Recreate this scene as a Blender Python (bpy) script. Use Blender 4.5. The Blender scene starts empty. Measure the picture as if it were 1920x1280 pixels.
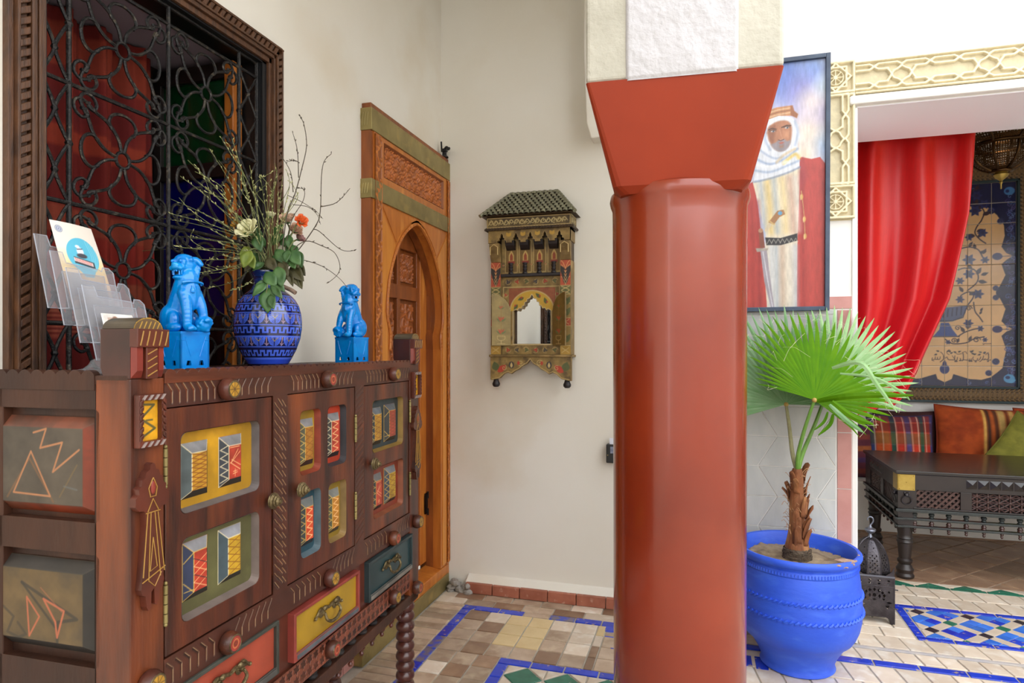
import bpy, bmesh, math, random
import numpy as np
from mathutils import Vector, Matrix, noise as mnoise
from mathutils.geometry import tessellate_polygon
PI = math.pi; R = math.radians
random.seed(7); rng = np.random.default_rng(7)
SC = bpy.context.scene; COL = SC.collection

# ------------------------------------------------------------------ camera, world, light, exposure
cam_d = bpy.data.cameras.new('camera'); cam = bpy.data.objects.new('camera', cam_d); COL.objects.link(cam)
cam.location = (0, 0, 1.3); cam.rotation_euler = (R(90), 0, R(16.6))
cam_d.sensor_width = 36; cam_d.lens = 22.5; cam_d.shift_y = 15/1920; cam_d.clip_start = .02
SC.camera = cam
SC.view_settings.view_transform = 'Standard'; SC.view_settings.look = 'None'
SC.view_settings.exposure = 0.26; SC.view_settings.gamma = 1; SC.view_settings.use_curve_mapping = False
W = bpy.data.worlds.new('world'); SC.world = W; W.use_nodes = True
wn = W.node_tree; wbg = wn.nodes['Background']
wtc = wn.nodes.new('ShaderNodeTexCoord'); wsep = wn.nodes.new('ShaderNodeSeparateXYZ'); wr = wn.nodes.new('ShaderNodeValToRGB')
wn.links.new(wtc.outputs['Generated'], wsep.inputs[0]); wn.links.new(wsep.outputs['Z'], wr.inputs[0])
wr.color_ramp.elements[0].color = (.97, .98, 1.0, 1); wr.color_ramp.elements[1].color = (.9, .95, 1.0, 1)
wn.links.new(wr.outputs[0], wbg.inputs['Color']); wbg.inputs['Strength'].default_value = 3.4

def area(name, loc, rot, size, size_y, power, col=(1, 1, 1)):
    l = bpy.data.lights.new(name, 'AREA'); l.shape = 'RECTANGLE'; l.size = size; l.size_y = size_y; l.energy = power; l.color = col
    o = bpy.data.objects.new(name, l); COL.objects.link(o); o.location = loc; o.rotation_euler = rot
    return o
#LIGHTS

# ------------------------------------------------------------------ colour and materials
def lin(c):
    c = np.asarray(c, float)
    return np.where(c <= .04045, c/12.92, ((c+.055)/1.055)**2.4)
def rgb(*c): return tuple(x/255 for x in c)
def L4(c): return tuple(float(x) for x in lin(c)) + (1.0,)
_m = {}
def mat(name, c, rough=.6, metal=0, c2=None, scale=8, mix=.5, stretch=(1, 1, 1), bump=0, bscale=None, coat=0, rnd=0, spec=None, detail=4, contrast=(.3, .7), c3=None, c3scale=3, c3th=(.55, .7)):
    """c, c2, c3 are sRGB 0-255; noise mixes them; rnd varies brightness from object to object"""
    if name in _m: return _m[name]
    m = bpy.data.materials.new(name); m.use_nodes = True; nt = m.node_tree; N = nt.nodes; K = nt.links
    b = N['Principled BSDF']; b.inputs['Roughness'].default_value = rough; b.inputs['Metallic'].default_value = metal
    if coat: b.inputs['Coat Weight'].default_value = coat; b.inputs['Coat Roughness'].default_value = .12
    if spec is not None: b.inputs['Specular IOR Level'].default_value = spec
    c = rgb(*c)
    tc = N.new('ShaderNodeTexCoord'); mp = N.new('ShaderNodeMapping'); mp.inputs['Scale'].default_value = stretch
    oi = N.new('ShaderNodeObjectInfo'); vm = N.new('ShaderNodeVectorMath'); vm.operation = 'ADD'
    K.new(tc.outputs['Object'], mp.inputs['Vector'])
    vs = N.new('ShaderNodeVectorMath'); vs.operation = 'SCALE'; vs.inputs['Scale'].default_value = 13.0
    cx = N.new('ShaderNodeCombineXYZ'); K.new(oi.outputs['Random'], cx.inputs[0]); K.new(oi.outputs['Random'], cx.inputs[1])
    K.new(cx.outputs[0], vs.inputs[0]); K.new(mp.outputs[0], vm.inputs[0]); K.new(vs.outputs[0], vm.inputs[1])
    P = vm.outputs[0]
    def ntex(sc, det=detail):
        n = N.new('ShaderNodeTexNoise'); n.inputs['Scale'].default_value = sc; n.inputs['Detail'].default_value = det; K.new(P, n.inputs['Vector']); return n.outputs[0]
    def ramp(src, a, bb):
        r = N.new('ShaderNodeMapRange'); r.inputs[1].default_value = a; r.inputs[2].default_value = bb; K.new(src, r.inputs[0]); return r.outputs[0]
    def mixc(f, A, B):
        x = N.new('ShaderNodeMix'); x.data_type = 'RGBA'
        if isinstance(f, float): x.inputs[0].default_value = f
        else: K.new(f, x.inputs[0])
        for i, s in ((6, A), (7, B)):
            if isinstance(s, tuple): x.inputs[i].default_value = s
            else: K.new(s, x.inputs[i])
        return x.outputs[2]
    cur = L4(c)
    if c2 is not None: cur = mixc(ramp(ntex(scale), *contrast), L4(c), L4(rgb(*c2)))
    if c3 is not None: cur = mixc(ramp(ntex(c3scale, 6), *c3th), cur, L4(rgb(*c3)))
    if rnd:
        h = N.new('ShaderNodeHueSaturation'); K.new(ramp2(N, K, oi.outputs['Random'], 1-rnd, 1+rnd), h.inputs['Value'])
        if isinstance(cur, tuple): h.inputs['Color'].default_value = cur
        else: K.new(cur, h.inputs['Color'])
        cur = h.outputs[0]
    if isinstance(cur, tuple): b.inputs['Base Color'].default_value = cur
    else: K.new(cur, b.inputs['Base Color'])
    if bump:
        bp = N.new('ShaderNodeBump'); bp.inputs['Strength'].default_value = bump; bp.inputs['Distance'].default_value = .01
        K.new(ntex(bscale or scale*3, 6), bp.inputs['Height']); K.new(bp.outputs[0], b.inputs['Normal'])
    _m[name] = m
    return m
def ramp2(N, K, src, a, b):
    r = N.new('ShaderNodeMapRange'); r.inputs[3].default_value = a; r.inputs[4].default_value = b; K.new(src, r.inputs[0]); return r.outputs[0]
def vmat(name, rough=.55, metal=0, coat=0, noise=.15, nscale=40, bump=0, bscale=60, spec=None):
    """material whose colour is the mesh's own painted colour attribute"""
    if name in _m: return _m[name]
    m = bpy.data.materials.new(name); m.use_nodes = True; nt = m.node_tree; N = nt.nodes; K = nt.links
    b = N['Principled BSDF']; b.inputs['Roughness'].default_value = rough; b.inputs['Metallic'].default_value = metal
    if coat: b.inputs['Coat Weight'].default_value = coat; b.inputs['Coat Roughness'].default_value = .1
    if spec is not None: b.inputs['Specular IOR Level'].default_value = spec
    a = N.new('ShaderNodeAttribute'); a.attribute_name = 'Col'
    tc = N.new('ShaderNodeTexCoord'); n = N.new('ShaderNodeTexNoise'); n.inputs['Scale'].default_value = nscale; n.inputs['Detail'].default_value = 5
    K.new(tc.outputs['Object'], n.inputs['Vector'])
    h = N.new('ShaderNodeHueSaturation'); K.new(ramp2(N, K, n.outputs[0], 1-noise, 1+noise), h.inputs['Value']); K.new(a.outputs['Color'], h.inputs['Color'])
    K.new(h.outputs[0], b.inputs['Base Color'])
    if bump:
        n2 = N.new('ShaderNodeTexNoise'); n2.inputs['Scale'].default_value = bscale; n2.inputs['Detail'].default_value = 5; K.new(tc.outputs['Object'], n2.inputs['Vector'])
        bp = N.new('ShaderNodeBump'); bp.inputs['Strength'].default_value = bump; bp.inputs['Distance'].default_value = .005
        K.new(n2.outputs[0], bp.inputs['Height']); K.new(bp.outputs[0], b.inputs['Normal'])
    _m[name] = m
    return m
def glassy(name, c, rough=.1, trans=1.0, alpha=1.0, ior=1.45):
    if name in _m: return _m[name]
    m = bpy.data.materials.new(name); m.use_nodes = True; b = m.node_tree.nodes['Principled BSDF']
    b.inputs['Base Color'].default_value = L4(rgb(*c)); b.inputs['Roughness'].default_value = rough
    b.inputs['Transmission Weight'].default_value = trans; b.inputs['Alpha'].default_value = alpha; b.inputs['IOR'].default_value = ior
    _m[name] = m
    return m

# ------------------------------------------------------------------ objects
def link(name, data, parent=None, loc=None, rot=None):
    o = bpy.data.objects.new(name, data); COL.objects.link(o)
    if parent: o.parent = parent
    if loc: o.location = loc
    if rot: o.rotation_euler = rot
    return o
def tag(o, label, cat, group=None):
    o['label'] = label; o['category'] = cat
    if group: o['group'] = group
    return o
def thing(name, label, cat, loc=(0, 0, 0), rotz=0, group=None):
    return tag(link(name, None, None, loc, (0, 0, rotz)), label, cat, group)
def struct(o): o['kind'] = 'structure'; return o
def stuff(o): o['kind'] = 'stuff'; return o
def sroot(name): return struct(link(name, None))

class MB:
    def __init__(s): s.v = []; s.f = []; s.m = []; s.s = []; s.M = None
    def add(s, vs, fs, mi=0, smooth=False):
        n = len(s.v)
        if s.M is not None: vs = [tuple(s.M @ Vector(p)) for p in vs]
        s.v += [tuple(p) for p in vs]
        for f in fs: s.f.append([i+n for i in f]); s.m.append(mi); s.s.append(smooth)
        return s
    def box(s, x0, x1, y0, y1, z0, z1, mi=0):
        vs = [(x, y, z) for x in (x0, x1) for y in (y0, y1) for z in (z0, z1)]
        return s.add(vs, [(0, 1, 3, 2), (4, 6, 7, 5), (0, 4, 5, 1), (2, 3, 7, 6), (0, 2, 6, 4), (1, 5, 7, 3)], mi)
    def cbox(s, c, d, mi=0): return s.box(c[0]-d[0]/2, c[0]+d[0]/2, c[1]-d[1]/2, c[1]+d[1]/2, c[2]-d[2]/2, c[2]+d[2]/2, mi)
    @staticmethod
    def ax(a, b, c, axis): return (a, b, c) if axis == 'z' else (a, c, b) if axis == 'y' else (c, a, b)
    def frustum(s, p0, p1, c0, c1, axis='z', mi=0, smooth=False):
        n = len(p0); vs = [s.ax(a, b, c0, axis) for a, b in p0]+[s.ax(a, b, c1, axis) for a, b in p1]
        fs = [tuple(range(n)), tuple(range(n, 2*n))]+[(i, (i+1) % n, n+(i+1) % n, n+i) for i in range(n)]
        s.add(vs, fs[:2], mi); n0 = len(s.v)-2*n
        for f in fs[2:]: s.f.append([i+n0 for i in f]); s.m.append(mi); s.s.append(smooth)
        return s
    def prism(s, p, c0, c1, axis='z', mi=0, smooth=False): return s.frustum(p, p, c0, c1, axis, mi, smooth)
    def plate(s, outer, holes, c0, c1, axis='z', mi=0):
        loops = [outer]+list(holes); flat = [p for l in loops for p in l]
        tri = tessellate_polygon([[Vector((a, b, 0)) for a, b in l] for l in loops])
        n = len(flat); vs = [s.ax(a, b, c0, axis) for a, b in flat]+[s.ax(a, b, c1, axis) for a, b in flat]
        fs = [tuple(t) for t in tri]+[tuple(i+n for i in t) for t in tri]
        k = 0
        for l in loops:
            q = len(l); fs += [(k+i, k+(i+1) % q, n+k+(i+1) % q, n+k+i) for i in range(q)]; k += q
        return s.add(vs, fs, mi)
    def ring(s, loop0, loop1, c0, c1, axis='z', mi=0):
        n = len(loop0); return s.add([s.ax(a, b, c0, axis) for a, b in loop0]+[s.ax(a, b, c1, axis) for a, b in loop1], [(i, (i+1) % n, n+(i+1) % n, n+i) for i in range(n)], mi)
    def tube(s, pts, r, seg=8, mi=0, closed=False, smooth=True, flat=1.0):
        P = [Vector(p) for p in pts]; n = len(P); rr = r if isinstance(r, (list, tuple)) else [r]*n
        vs = []; prev = None
        for i in range(n):
            a = P[i-1] if (i or closed) else P[i]; b = P[(i+1) % n] if (i < n-1 or closed) else P[i]
            t = (b-a)
            if t.length < 1e-9: t = Vector((0, 0, 1))
            t.normalize()
            if prev is None: u = t.orthogonal().normalized()
            else:
                u = prev-t*prev.dot(t)
                u = u.normalized() if u.length > 1e-6 else t.orthogonal().normalized()
            prev = u; w = t.cross(u)
            for k in range(seg):
                an = 2*PI*k/seg; vs.append(P[i]+u*math.cos(an)*rr[i]+w*math.sin(an)*rr[i]*flat)
        fs = []
        for i in range(n if closed else n-1):
            j = (i+1) % n
            for k in range(seg): fs.append((i*seg+k, i*seg+(k+1) % seg, j*seg+(k+1) % seg, j*seg+k))
        s.add(vs, fs, mi, smooth)
        if not closed:
            n0 = len(s.v)-len(vs)
            for base in (0, (n-1)*seg): s.f.append([n0+base+k for k in range(seg)]); s.m.append(mi); s.s.append(False)
        return s
    def lathe(s, prof, seg=24, c=(0, 0, 0), axis='z', mi=0, smooth=True, cap=True):
        vs = []; fs = []; n = len(prof)
        for r, z in prof:
            for k in range(seg):
                a = 2*PI*k/seg; x, y = r*math.cos(a), r*math.sin(a)
                p = (x, y, z) if axis == 'z' else (z, x, y) if axis == 'x' else (y, z, x)
                vs.append((p[0]+c[0], p[1]+c[1], p[2]+c[2]))
        for i in range(n-1):
            for k in range(seg): fs.append((i*seg+k, i*seg+(k+1) % seg, (i+1)*seg+(k+1) % seg, (i+1)*seg+k))
        s.add(vs, fs, mi, smooth)
        if cap:
            n0 = len(s.v)-len(vs)
            for b, (r, z) in ((0, prof[0]), ((n-1)*seg, prof[-1])):
                if r > 1e-5: s.f.append([n0+b+k for k in range(seg)]); s.m.append(mi); s.s.append(False)
        return s
    def ball(s, c, r, seg=12, rings=8, mi=0):
        if not isinstance(r, (tuple, list)): r = (r, r, r)
        vs = [(c[0], c[1], c[2]-r[2])]
        for i in range(1, rings):
            t = -PI/2+PI*i/rings
            for k in range(seg): a = 2*PI*k/seg; vs.append((c[0]+r[0]*math.cos(t)*math.cos(a), c[1]+r[1]*math.cos(t)*math.sin(a), c[2]+r[2]*math.sin(t)))
        vs.append((c[0], c[1], c[2]+r[2])); fs = [(0, 1+(k+1) % seg, 1+k) for k in range(seg)]
        for i in range(rings-2):
            for k in range(seg): fs.append((1+i*seg+k, 1+i*seg+(k+1) % seg, 1+(i+1)*seg+(k+1) % seg, 1+(i+1)*seg+k))
        t = len(vs)-1; b = 1+(rings-2)*seg; fs += [(t, b+k, b+(k+1) % seg) for k in range(seg)]
        return s.add(vs, fs, mi, True)
    def mesh(s, name, mats, sharp=38):
        me = bpy.data.meshes.new(name); me.from_pydata(s.v, [], s.f)
        for m in (mats if isinstance(mats, (list, tuple)) else [mats]): me.materials.append(m)
        me.polygons.foreach_set('material_index', s.m); me.polygons.foreach_set('use_smooth', s.s)
        bm = bmesh.new(); bm.from_mesh(me); bmesh.ops.recalc_face_normals(bm, faces=bm.faces); bm.to_mesh(me); bm.free()
        if any(s.s): me.set_sharp_from_angle(angle=R(sharp))
        return me
    def build(s, name, mats, parent=None, bevel=0, loc=None, rot=None, sharp=38, seg=2):
        o = link(name, s.mesh(name, mats, sharp), parent, loc, rot)
        if bevel:
            b = o.modifiers.new('bevel', 'BEVEL'); b.width = bevel; b.segments = seg; b.limit_method = 'ANGLE'; b.angle_limit = R(40)
        return o
def kids(o): return [c for c in bpy.data.objects if c.parent == o]
def dup(o, loc=None, rot=None, label=None, parent=None):
    c = o.copy(); COL.objects.link(c)
    if parent: c.parent = parent
    if loc is not None: c.location = loc
    if rot is not None: c.rotation_euler = rot
    if label: c['label'] = label
    for ch in list(o.children): dup(ch, parent=c)
    return c
def rrect(a0, a1, b0, b1, r, n=5):
    out = []
    for cx, cy, s in ((a1-r, b1-r, 0), (a0+r, b1-r, 90), (a0+r, b0+r, 180), (a1-r, b0+r, 270)):
        for i in range(n+1): t = R(s+90*i/n); out.append((cx+r*math.cos(t), cy+r*math.sin(t)))
    return out
def rect(a0, a1, b0, b1): return [(a0, b0), (a1, b0), (a1, b1), (a0, b1)]
def circ(cx, cy, r, n=24, ry=None): return [(cx+r*math.cos(2*PI*i/n), cy+(ry or r)*math.sin(2*PI*i/n)) for i in range(n)]
def cr(pts, n=6, closed=False):
    """Catmull-Rom through points"""
    P = [np.array(p, float) for p in pts]; m = len(P); out = []
    for i in range(m if closed else m-1):
        p0, p1, p2, p3 = (P[(i-1) % m], P[i], P[(i+1) % m], P[(i+2) % m]) if closed else (P[max(i-1, 0)], P[i], P[i+1], P[min(i+2, m-1)])
        for k in range(n):
            t = k/n; out.append(tuple(.5*((2*p1)+(-p0+p2)*t+(2*p0-5*p1+4*p2-p3)*t*t+(-p0+3*p1-3*p2+p3)*t**3)))
    if not closed: out.append(tuple(P[-1]))
    return out
def clip(poly, a, b, c):
    """keep the part of a convex polygon with a*x+b*y<=c"""
    out = []
    for i in range(len(poly)):
        p, q = poly[i], poly[(i+1) % len(poly)]; dp, dq = a*p[0]+b*p[1]-c, a*q[0]+b*q[1]-c
        if dp <= 0: out.append(p)
        if dp*dq < 0: t = dp/(dp-dq); out.append((p[0]+(q[0]-p[0])*t, p[1]+(q[1]-p[1])*t))
    return out
def clip_rect(poly, x0, x1, y0, y1):
    for a, b, c in ((1, 0, x1), (-1, 0, -x0), (0, 1, y1), (0, -1, -y0)):
        if poly: poly = clip(poly, a, b, c)
    return poly
def parea(p): return abs(sum(p[i][0]*p[(i+1) % len(p)][1]-p[(i+1) % len(p)][0]*p[i][1] for i in range(len(p))))/2
def inset(poly, d):
    """inset a convex polygon"""
    n = len(poly); ar = sum(poly[i][0]*poly[(i+1) % n][1]-poly[(i+1) % n][0]*poly[i][1] for i in range(n))
    P = poly if ar > 0 else poly[::-1]; out = list(P)
    for i in range(n):
        p, q = P[i], P[(i+1) % n]; dx, dy = q[0]-p[0], q[1]-p[1]; l = math.hypot(dx, dy)
        if l < 1e-9: continue
        nx, ny = dy/l, -dx/l; out = clip(out, nx, ny, nx*p[0]+ny*p[1]-d)
        if len(out) < 3: return []
    return out

# ------------------------------------------------------------------ painted / carved surfaces: a grid mesh with its own colours and heights
def vnoise(X, Y, f, seed=0, oct=4):
    o = np.zeros_like(X); a = 1.0; t = 0
    r = np.random.default_rng(seed)
    for k in range(oct):
        G = r.random((64, 64)); x, y = X*f+r.random()*40, Y*f+r.random()*40
        xi, yi = np.floor(x).astype(int), np.floor(y).astype(int); u, v = x-xi, y-yi; u = u*u*(3-2*u); v = v*v*(3-2*v)
        g = lambda i, j: G[i % 64, j % 64]
        o += a*((g(xi, yi)*(1-u)+g(xi+1, yi)*u)*(1-v)+(g(xi, yi+1)*(1-u)+g(xi+1, yi+1)*u)*v); t += a; a *= .5; f *= 2
    return o/t
class Canvas:
    def __init__(s, x0, x1, y0, y1, step, bg=(255, 255, 255)):
        s.nx = max(2, int(round((x1-x0)/step))+1); s.ny = max(2, int(round((y1-y0)/step))+1)
        s.xs = np.linspace(x0, x1, s.nx); s.ys = np.linspace(y0, y1, s.ny); s.step = step
        s.X, s.Y = np.meshgrid(s.xs, s.ys); s.C = np.zeros((s.ny, s.nx, 3)); s.C[:] = rgb(*bg); s.H = np.zeros((s.ny, s.nx))
    def win(s, x0, x1, y0, y1):
        i0, i1 = np.searchsorted(s.xs, [x0, x1]); j0, j1 = np.searchsorted(s.ys, [y0, y1])
        return slice(max(j0-1, 0), min(j1+1, s.ny)), slice(max(i0-1, 0), min(i1+1, s.nx))
    def put(s, sl, m, col=None, h=None, add=None):
        if col is not None: s.C[sl] = s.C[sl]*(1-m[..., None])+np.array(rgb(*col))*m[..., None]
        if h is not None: s.H[sl] = s.H[sl]*(1-m)+h*m
        if add is not None: s.H[sl] += add*m
    def dist(s, pts, X, Y, closed):
        d = np.full(X.shape, 1e9); n = len(pts)
        for i in range(n if closed else n-1):
            (ax, ay), (bx, by) = pts[i], pts[(i+1) % n]; dx, dy = bx-ax, by-ay; l = dx*dx+dy*dy+1e-12
            t = np.clip(((X-ax)*dx+(Y-ay)*dy)/l, 0, 1); d = np.minimum(d, (X-ax-t*dx)**2+(Y-ay-t*dy)**2)
        return np.sqrt(d)
    def poly(s, pts, col=None, soft=None, h=None, add=None, a=1.0):
        soft = soft or s.step*.7; px = [p[0] for p in pts]; py = [p[1] for p in pts]
        sl = s.win(min(px)-soft*2, max(px)+soft*2, min(py)-soft*2, max(py)+soft*2); X, Y = s.X[sl], s.Y[sl]
        if not X.size: return s
        ins = np.zeros(X.shape, bool); n = len(pts)
        for i in range(n):
            (ax, ay), (bx, by) = pts[i], pts[(i+1) % n]
            if ay == by: continue
            ins ^= ((ay > Y) != (by > Y)) & (X < (bx-ax)*(Y-ay)/(by-ay)+ax)
        d = s.dist(pts, X, Y, True); m = np.clip(.5+np.where(ins, d, -d)/(2*soft), 0, 1)*a
        s.put(sl, m, col, h, add); return s
    def ell(s, cx, cy, rx, ry=None, col=None, soft=None, rot=0, h=None, add=None, a=1.0, dome=None):
        ry = ry or rx; soft = soft or s.step*.7; r = max(rx, ry)+soft*2; sl = s.win(cx-r, cx+r, cy-r, cy+r); X, Y = s.X[sl]-cx, s.Y[sl]-cy
        if not X.size: return s
        c, q = math.cos(rot), math.sin(rot); x, y = X*c+Y*q, -X*q+Y*c; k = np.sqrt((x/rx)**2+(y/ry)**2); m = np.clip(.5+(1-k)*min(rx, ry)/(2*soft), 0, 1)*a
        if dome: s.H[sl] += dome*np.sqrt(np.clip(1-k*k, 0, 1))
        s.put(sl, m, col, h, add); return s
    def line(s, pts, w, col=None, h=None, add=None, soft=None, a=1.0, closed=False, rd=False):
        soft = soft or s.step*.6; px = [p[0] for p in pts]; py = [p[1] for p in pts]; r = w/2+soft*2
        sl = s.win(min(px)-r, max(px)+r, min(py)-r, max(py)+r); X, Y = s.X[sl], s.Y[sl]
        if not X.size: return s
        d = s.dist(pts, X, Y, closed); m = np.clip(.5+(w/2-d)/(2*soft), 0, 1)*a
        if rd: s.H[sl] = np.maximum(s.H[sl], (h or 0)*np.sqrt(np.clip(1-(d/(w/2))**2, 0, 1))); h = None
        s.put(sl, m, col, h, add); return s
    def spiral(s, cx, cy, r, turns, a0, w, col=None, sgn=1, **k):
        n = int(18*turns)+2; return s.line([(cx+r*(1-.8*t/n)*math.cos(a0+sgn*2*PI*turns*t/n), cy+r*(1-.8*t/n)*math.sin(a0+sgn*2*PI*turns*t/n)) for t in range(n+1)], w, col, **k)
    def leaf(s, x, y, l, w, ang, col=None, vein=None, **k):
        c, q = math.cos(ang), math.sin(ang); f = lambda u, v: (x+u*c-v*q, y+u*q+v*c)
        s.poly([f(l*t, w*math.sin(PI*t**.8)) for t in np.linspace(0, 1, 9)]+[f(l*t, -w*math.sin(PI*t**.8)) for t in np.linspace(1, 0, 9)[1:-1]], col, **k)
        if vein: s.line([f(0, 0), f(l*.85, 0)], s.step*1.2, vein)
        return s
    def mottle(s, amt, f, seed=1, stretch=(1, 1)):
        n = vnoise(s.X*stretch[0], s.Y*stretch[1], f, seed)-.5; s.C *= (1+amt*2*n)[..., None]; return s
    def tint(s, col, amt, f, seed=2, th=.5, stretch=(1, 1)):
        n = np.clip((vnoise(s.X*stretch[0], s.Y*stretch[1], f, seed)-th)*5, 0, 1)*amt; s.C = s.C*(1-n[..., None])+np.array(rgb(*col))*n[..., None]; return s
    def build(s, name, m, fn, parent=None, smooth=True, back=0, mask=None, uvw=False):
        """fn(x, y, h) -> world/local arrays"""
        x, y, z = fn(s.X, s.Y, s.H); n = s.nx*s.ny
        co = np.stack([np.broadcast_to(q, s.X.shape) for q in (x, y, z)], -1).reshape(-1, 3).astype(np.float32)
        idx = np.arange(n).reshape(s.ny, s.nx); q = np.stack([idx[:-1, :-1], idx[:-1, 1:], idx[1:, 1:], idx[1:, :-1]], -1).reshape(-1, 4)
        if mask is not None:
            mk = mask[:-1, :-1] & mask[1:, 1:] & mask[:-1, 1:] & mask[1:, :-1]; q = q[mk.reshape(-1)]
        me = bpy.data.meshes.new(name); me.vertices.add(n); me.vertices.foreach_set('co', co.ravel())
        me.loops.add(q.size); me.loops.foreach_set('vertex_index', q.ravel().astype(np.int32)); me.polygons.add(len(q))
        me.polygons.foreach_set('loop_start', np.arange(0, q.size, 4, dtype=np.int32)); me.polygons.foreach_set('loop_total', np.full(len(q), 4, np.int32))
        me.polygons.foreach_set('use_smooth', np.full(len(q), smooth)); me.update(calc_edges=True); me.validate()
        at = me.color_attributes.new('Col', 'FLOAT_COLOR', 'POINT')
        at.data.foreach_set('color', np.concatenate([lin(np.clip(s.C, 0, 1)), np.ones((s.ny, s.nx, 1))], -1).reshape(-1).astype(np.float32))
        me.materials.append(m)
        return link(name, me, parent)
# ------------------------------------------------------------------ materials of the setting
PLASTER = mat('plaster_cream', (236, 232, 222), .85, c2=(230, 224, 210), scale=1.6, bump=.12, bscale=9, c3=(222, 210, 188), c3scale=1.2, c3th=(.55, .75))
PLASTER_W = mat('plaster_white', (236, 233, 228), .85, c2=(226, 222, 216), scale=3, bump=.12, bscale=14)
PLASTER_R = mat('plaster_rough', (208, 205, 208), .85, c2=(196, 193, 194), scale=6, bump=.55, bscale=55)
PLASTER_C = mat('plaster_cream_rough', (204, 199, 184), .85, c2=(184, 179, 164), scale=7, bump=.5, bscale=45)
GROUT = mat('grout', (192, 184, 170), .9, c2=(166, 156, 142), scale=14, bump=.3)
TADELAKT = mat("red_tadelakt", (138, 45, 15), .27, c2=(112, 32, 9), scale=2.2, coat=.5, c3=(150, 56, 24), c3scale=1.6, c3th=(.5, .8), contrast=(.3, .75))
BEJ = mat('beige_tile', (192, 170, 148), .42, c2=(158, 132, 108), scale=9, rnd=.22, bump=.18, bscale=30, c3=(198, 178, 152), c3scale=16, c3th=(.5, .7))
BEJ_L = mat('pale_beige_tile', (222, 206, 186), .45, c2=(206, 186, 164), scale=9, rnd=.12, bump=.15, bscale=30, c3=(230, 220, 206), c3scale=16, c3th=(.5, .7))
BEJ_Y = mat('cream_tile', (222, 198, 150), .4, c2=(210, 184, 134), scale=12, rnd=.07, bump=.15)
BROWN_T = mat('brown_tile', (152, 120, 96), .35, c2=(130, 100, 78), scale=7, rnd=.2, bump=.12, c3=(176, 146, 118), c3scale=9, c3th=(.5, .75))
BLUE_T = mat('cobalt_tile', (40, 72, 205), .22, c2=(24, 50, 180), scale=14, rnd=.12, c3=(170, 150, 135), c3scale=34, c3th=(.62, .68))
BLUE_W = mat('worn_cobalt_tile', (52, 78, 190), .3, c2=(120, 110, 120), scale=26, rnd=.1, contrast=(.42, .55))
BLUE_S = mat('sky_blue_tile', (66, 128, 222), .22, c2=(48, 104, 205), scale=20, rnd=.18)
GREEN_T = mat('green_tile', (42, 116, 92), .25, c2=(30, 98, 76), scale=20, rnd=.12, c3=(170, 160, 145), c3scale=30, c3th=(.66, .7))
BLACK_T = mat('black_tile', (52, 46, 56), .25, rnd=.15)
WHITE_T = mat('white_tile', (214, 198, 178), .35, c2=(200, 180, 160), scale=16, rnd=.08)
TERRA = mat('terracotta_tile', (176, 108, 84), .5, c2=(150, 84, 62), scale=12, rnd=.1, bump=.15, c3=(206, 170, 150), c3scale=22, c3th=(.6, .75))
PINK = mat('pink_tile', (192, 138, 130), .45, c2=(178, 122, 114), scale=10, rnd=.06, bump=.1)
DADO = mat('grey_marble_tile', (198, 198, 194), .35, c2=(184, 186, 184), scale=7, rnd=.04, bump=.08, stretch=(3, 3, 1))
STUCCO = mat('carved_stucco', (228, 212, 168), .8, c2=(214, 196, 150), scale=12, bump=.35, bscale=60)
STUCCO_D = mat('stucco_ground', (206, 190, 158), .9, c2=(190, 172, 140), scale=20, bump=.6, bscale=70)

# ------------------------------------------------------------------ walls, ceiling, floor
XL = -1.386; YB = 3.28; YP = 3.155
wl = struct(MB().plate([(-3, 0), (2.5, 0), (2.5, 2.03), (3.24, 2.03), (3.24, 0), (3.45, 0), (3.45, 3.6), (-3, 3.6)], [rect(1.05, 1.775, .95, 2.25)], XL, XL-.1, 'x').build('wall_left', PLASTER))
MB().plate(rect(-3, 3.7, 0, 3.6), [], XL-.6, XL-.66, 'x').build('outer_panel', PLASTER, wl)  # unseen panel, added to block the leak behind the door notch
wb = struct(MB().box(XL-.1, -.1, YB, YB+.17, 0, 3.6).build('wall_back', PLASTER))
MB().prism([(-.575, 2.8), (-.562, 2.44), (-.54, 2.36), (-.1, 2.36), (-.1, 3.6), (-.575, 3.6)], YB-.09, YB+.01, 'y').build('corbel', PLASTER, wb, .006)
m = MB(); m.prism([(-.1, 0), (.655, 0), (.655, 2.375), (3.2, 2.375), (3.2, 0), (5.3, 0), (5.3, 5.2), (-.1, 5.2)], YP, 3.685, 'y'); m.M = None
m2 = MB().plate([(-.1, 0), (.655, 0), (.655, 2.375), (3.2, 2.375), (3.2, 0), (5.3, 0), (5.3, 5.2), (-.1, 5.2)], [], YP, 3.685, 'y')
wp = struct(m2.build('wall_front', PLASTER_W))
MB().box(.634, .657, YP-.006, YP+.02, 0, 2.37).build('corner_bead', PLASTER_W, wp, .003)
MB().box(.62, 3.2, YP-.03, YP+.02, 2.378, 2.418).build('lintel_moulding', PLASTER_W, wp, .01)
struct(MB().box(5.2, 5.35, -4.5, YP, 0, 2.8).build('wall_right', PLASTER_W))  # unseen courtyard wall, kept low so more sky light reaches the gallery
struct(MB().box(-1.5, 5.3, -4.65, -4.5, 0, 2.8).build('wall_rear', PLASTER_W))  # unseen too, lowered for the same sky light
struct(MB().box(-1.5, .16, -3, YB, 3.6, 3.75).build('ceiling', PLASTER))
struct(MB().box(-.3, .16, -3, YP, 3.1, 3.6).build('light_block_beam', PLASTER))  # unseen beam over the column line, added to block light
MB().box(.657, 3.2, YP+.002, 3.685, 2.371, 2.3752).build('soffit', mat('soffit_bounce_lit', (246, 243, 250), .8), wp)  # separate paler panel; light bounced off the floor is put into its colour
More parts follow.
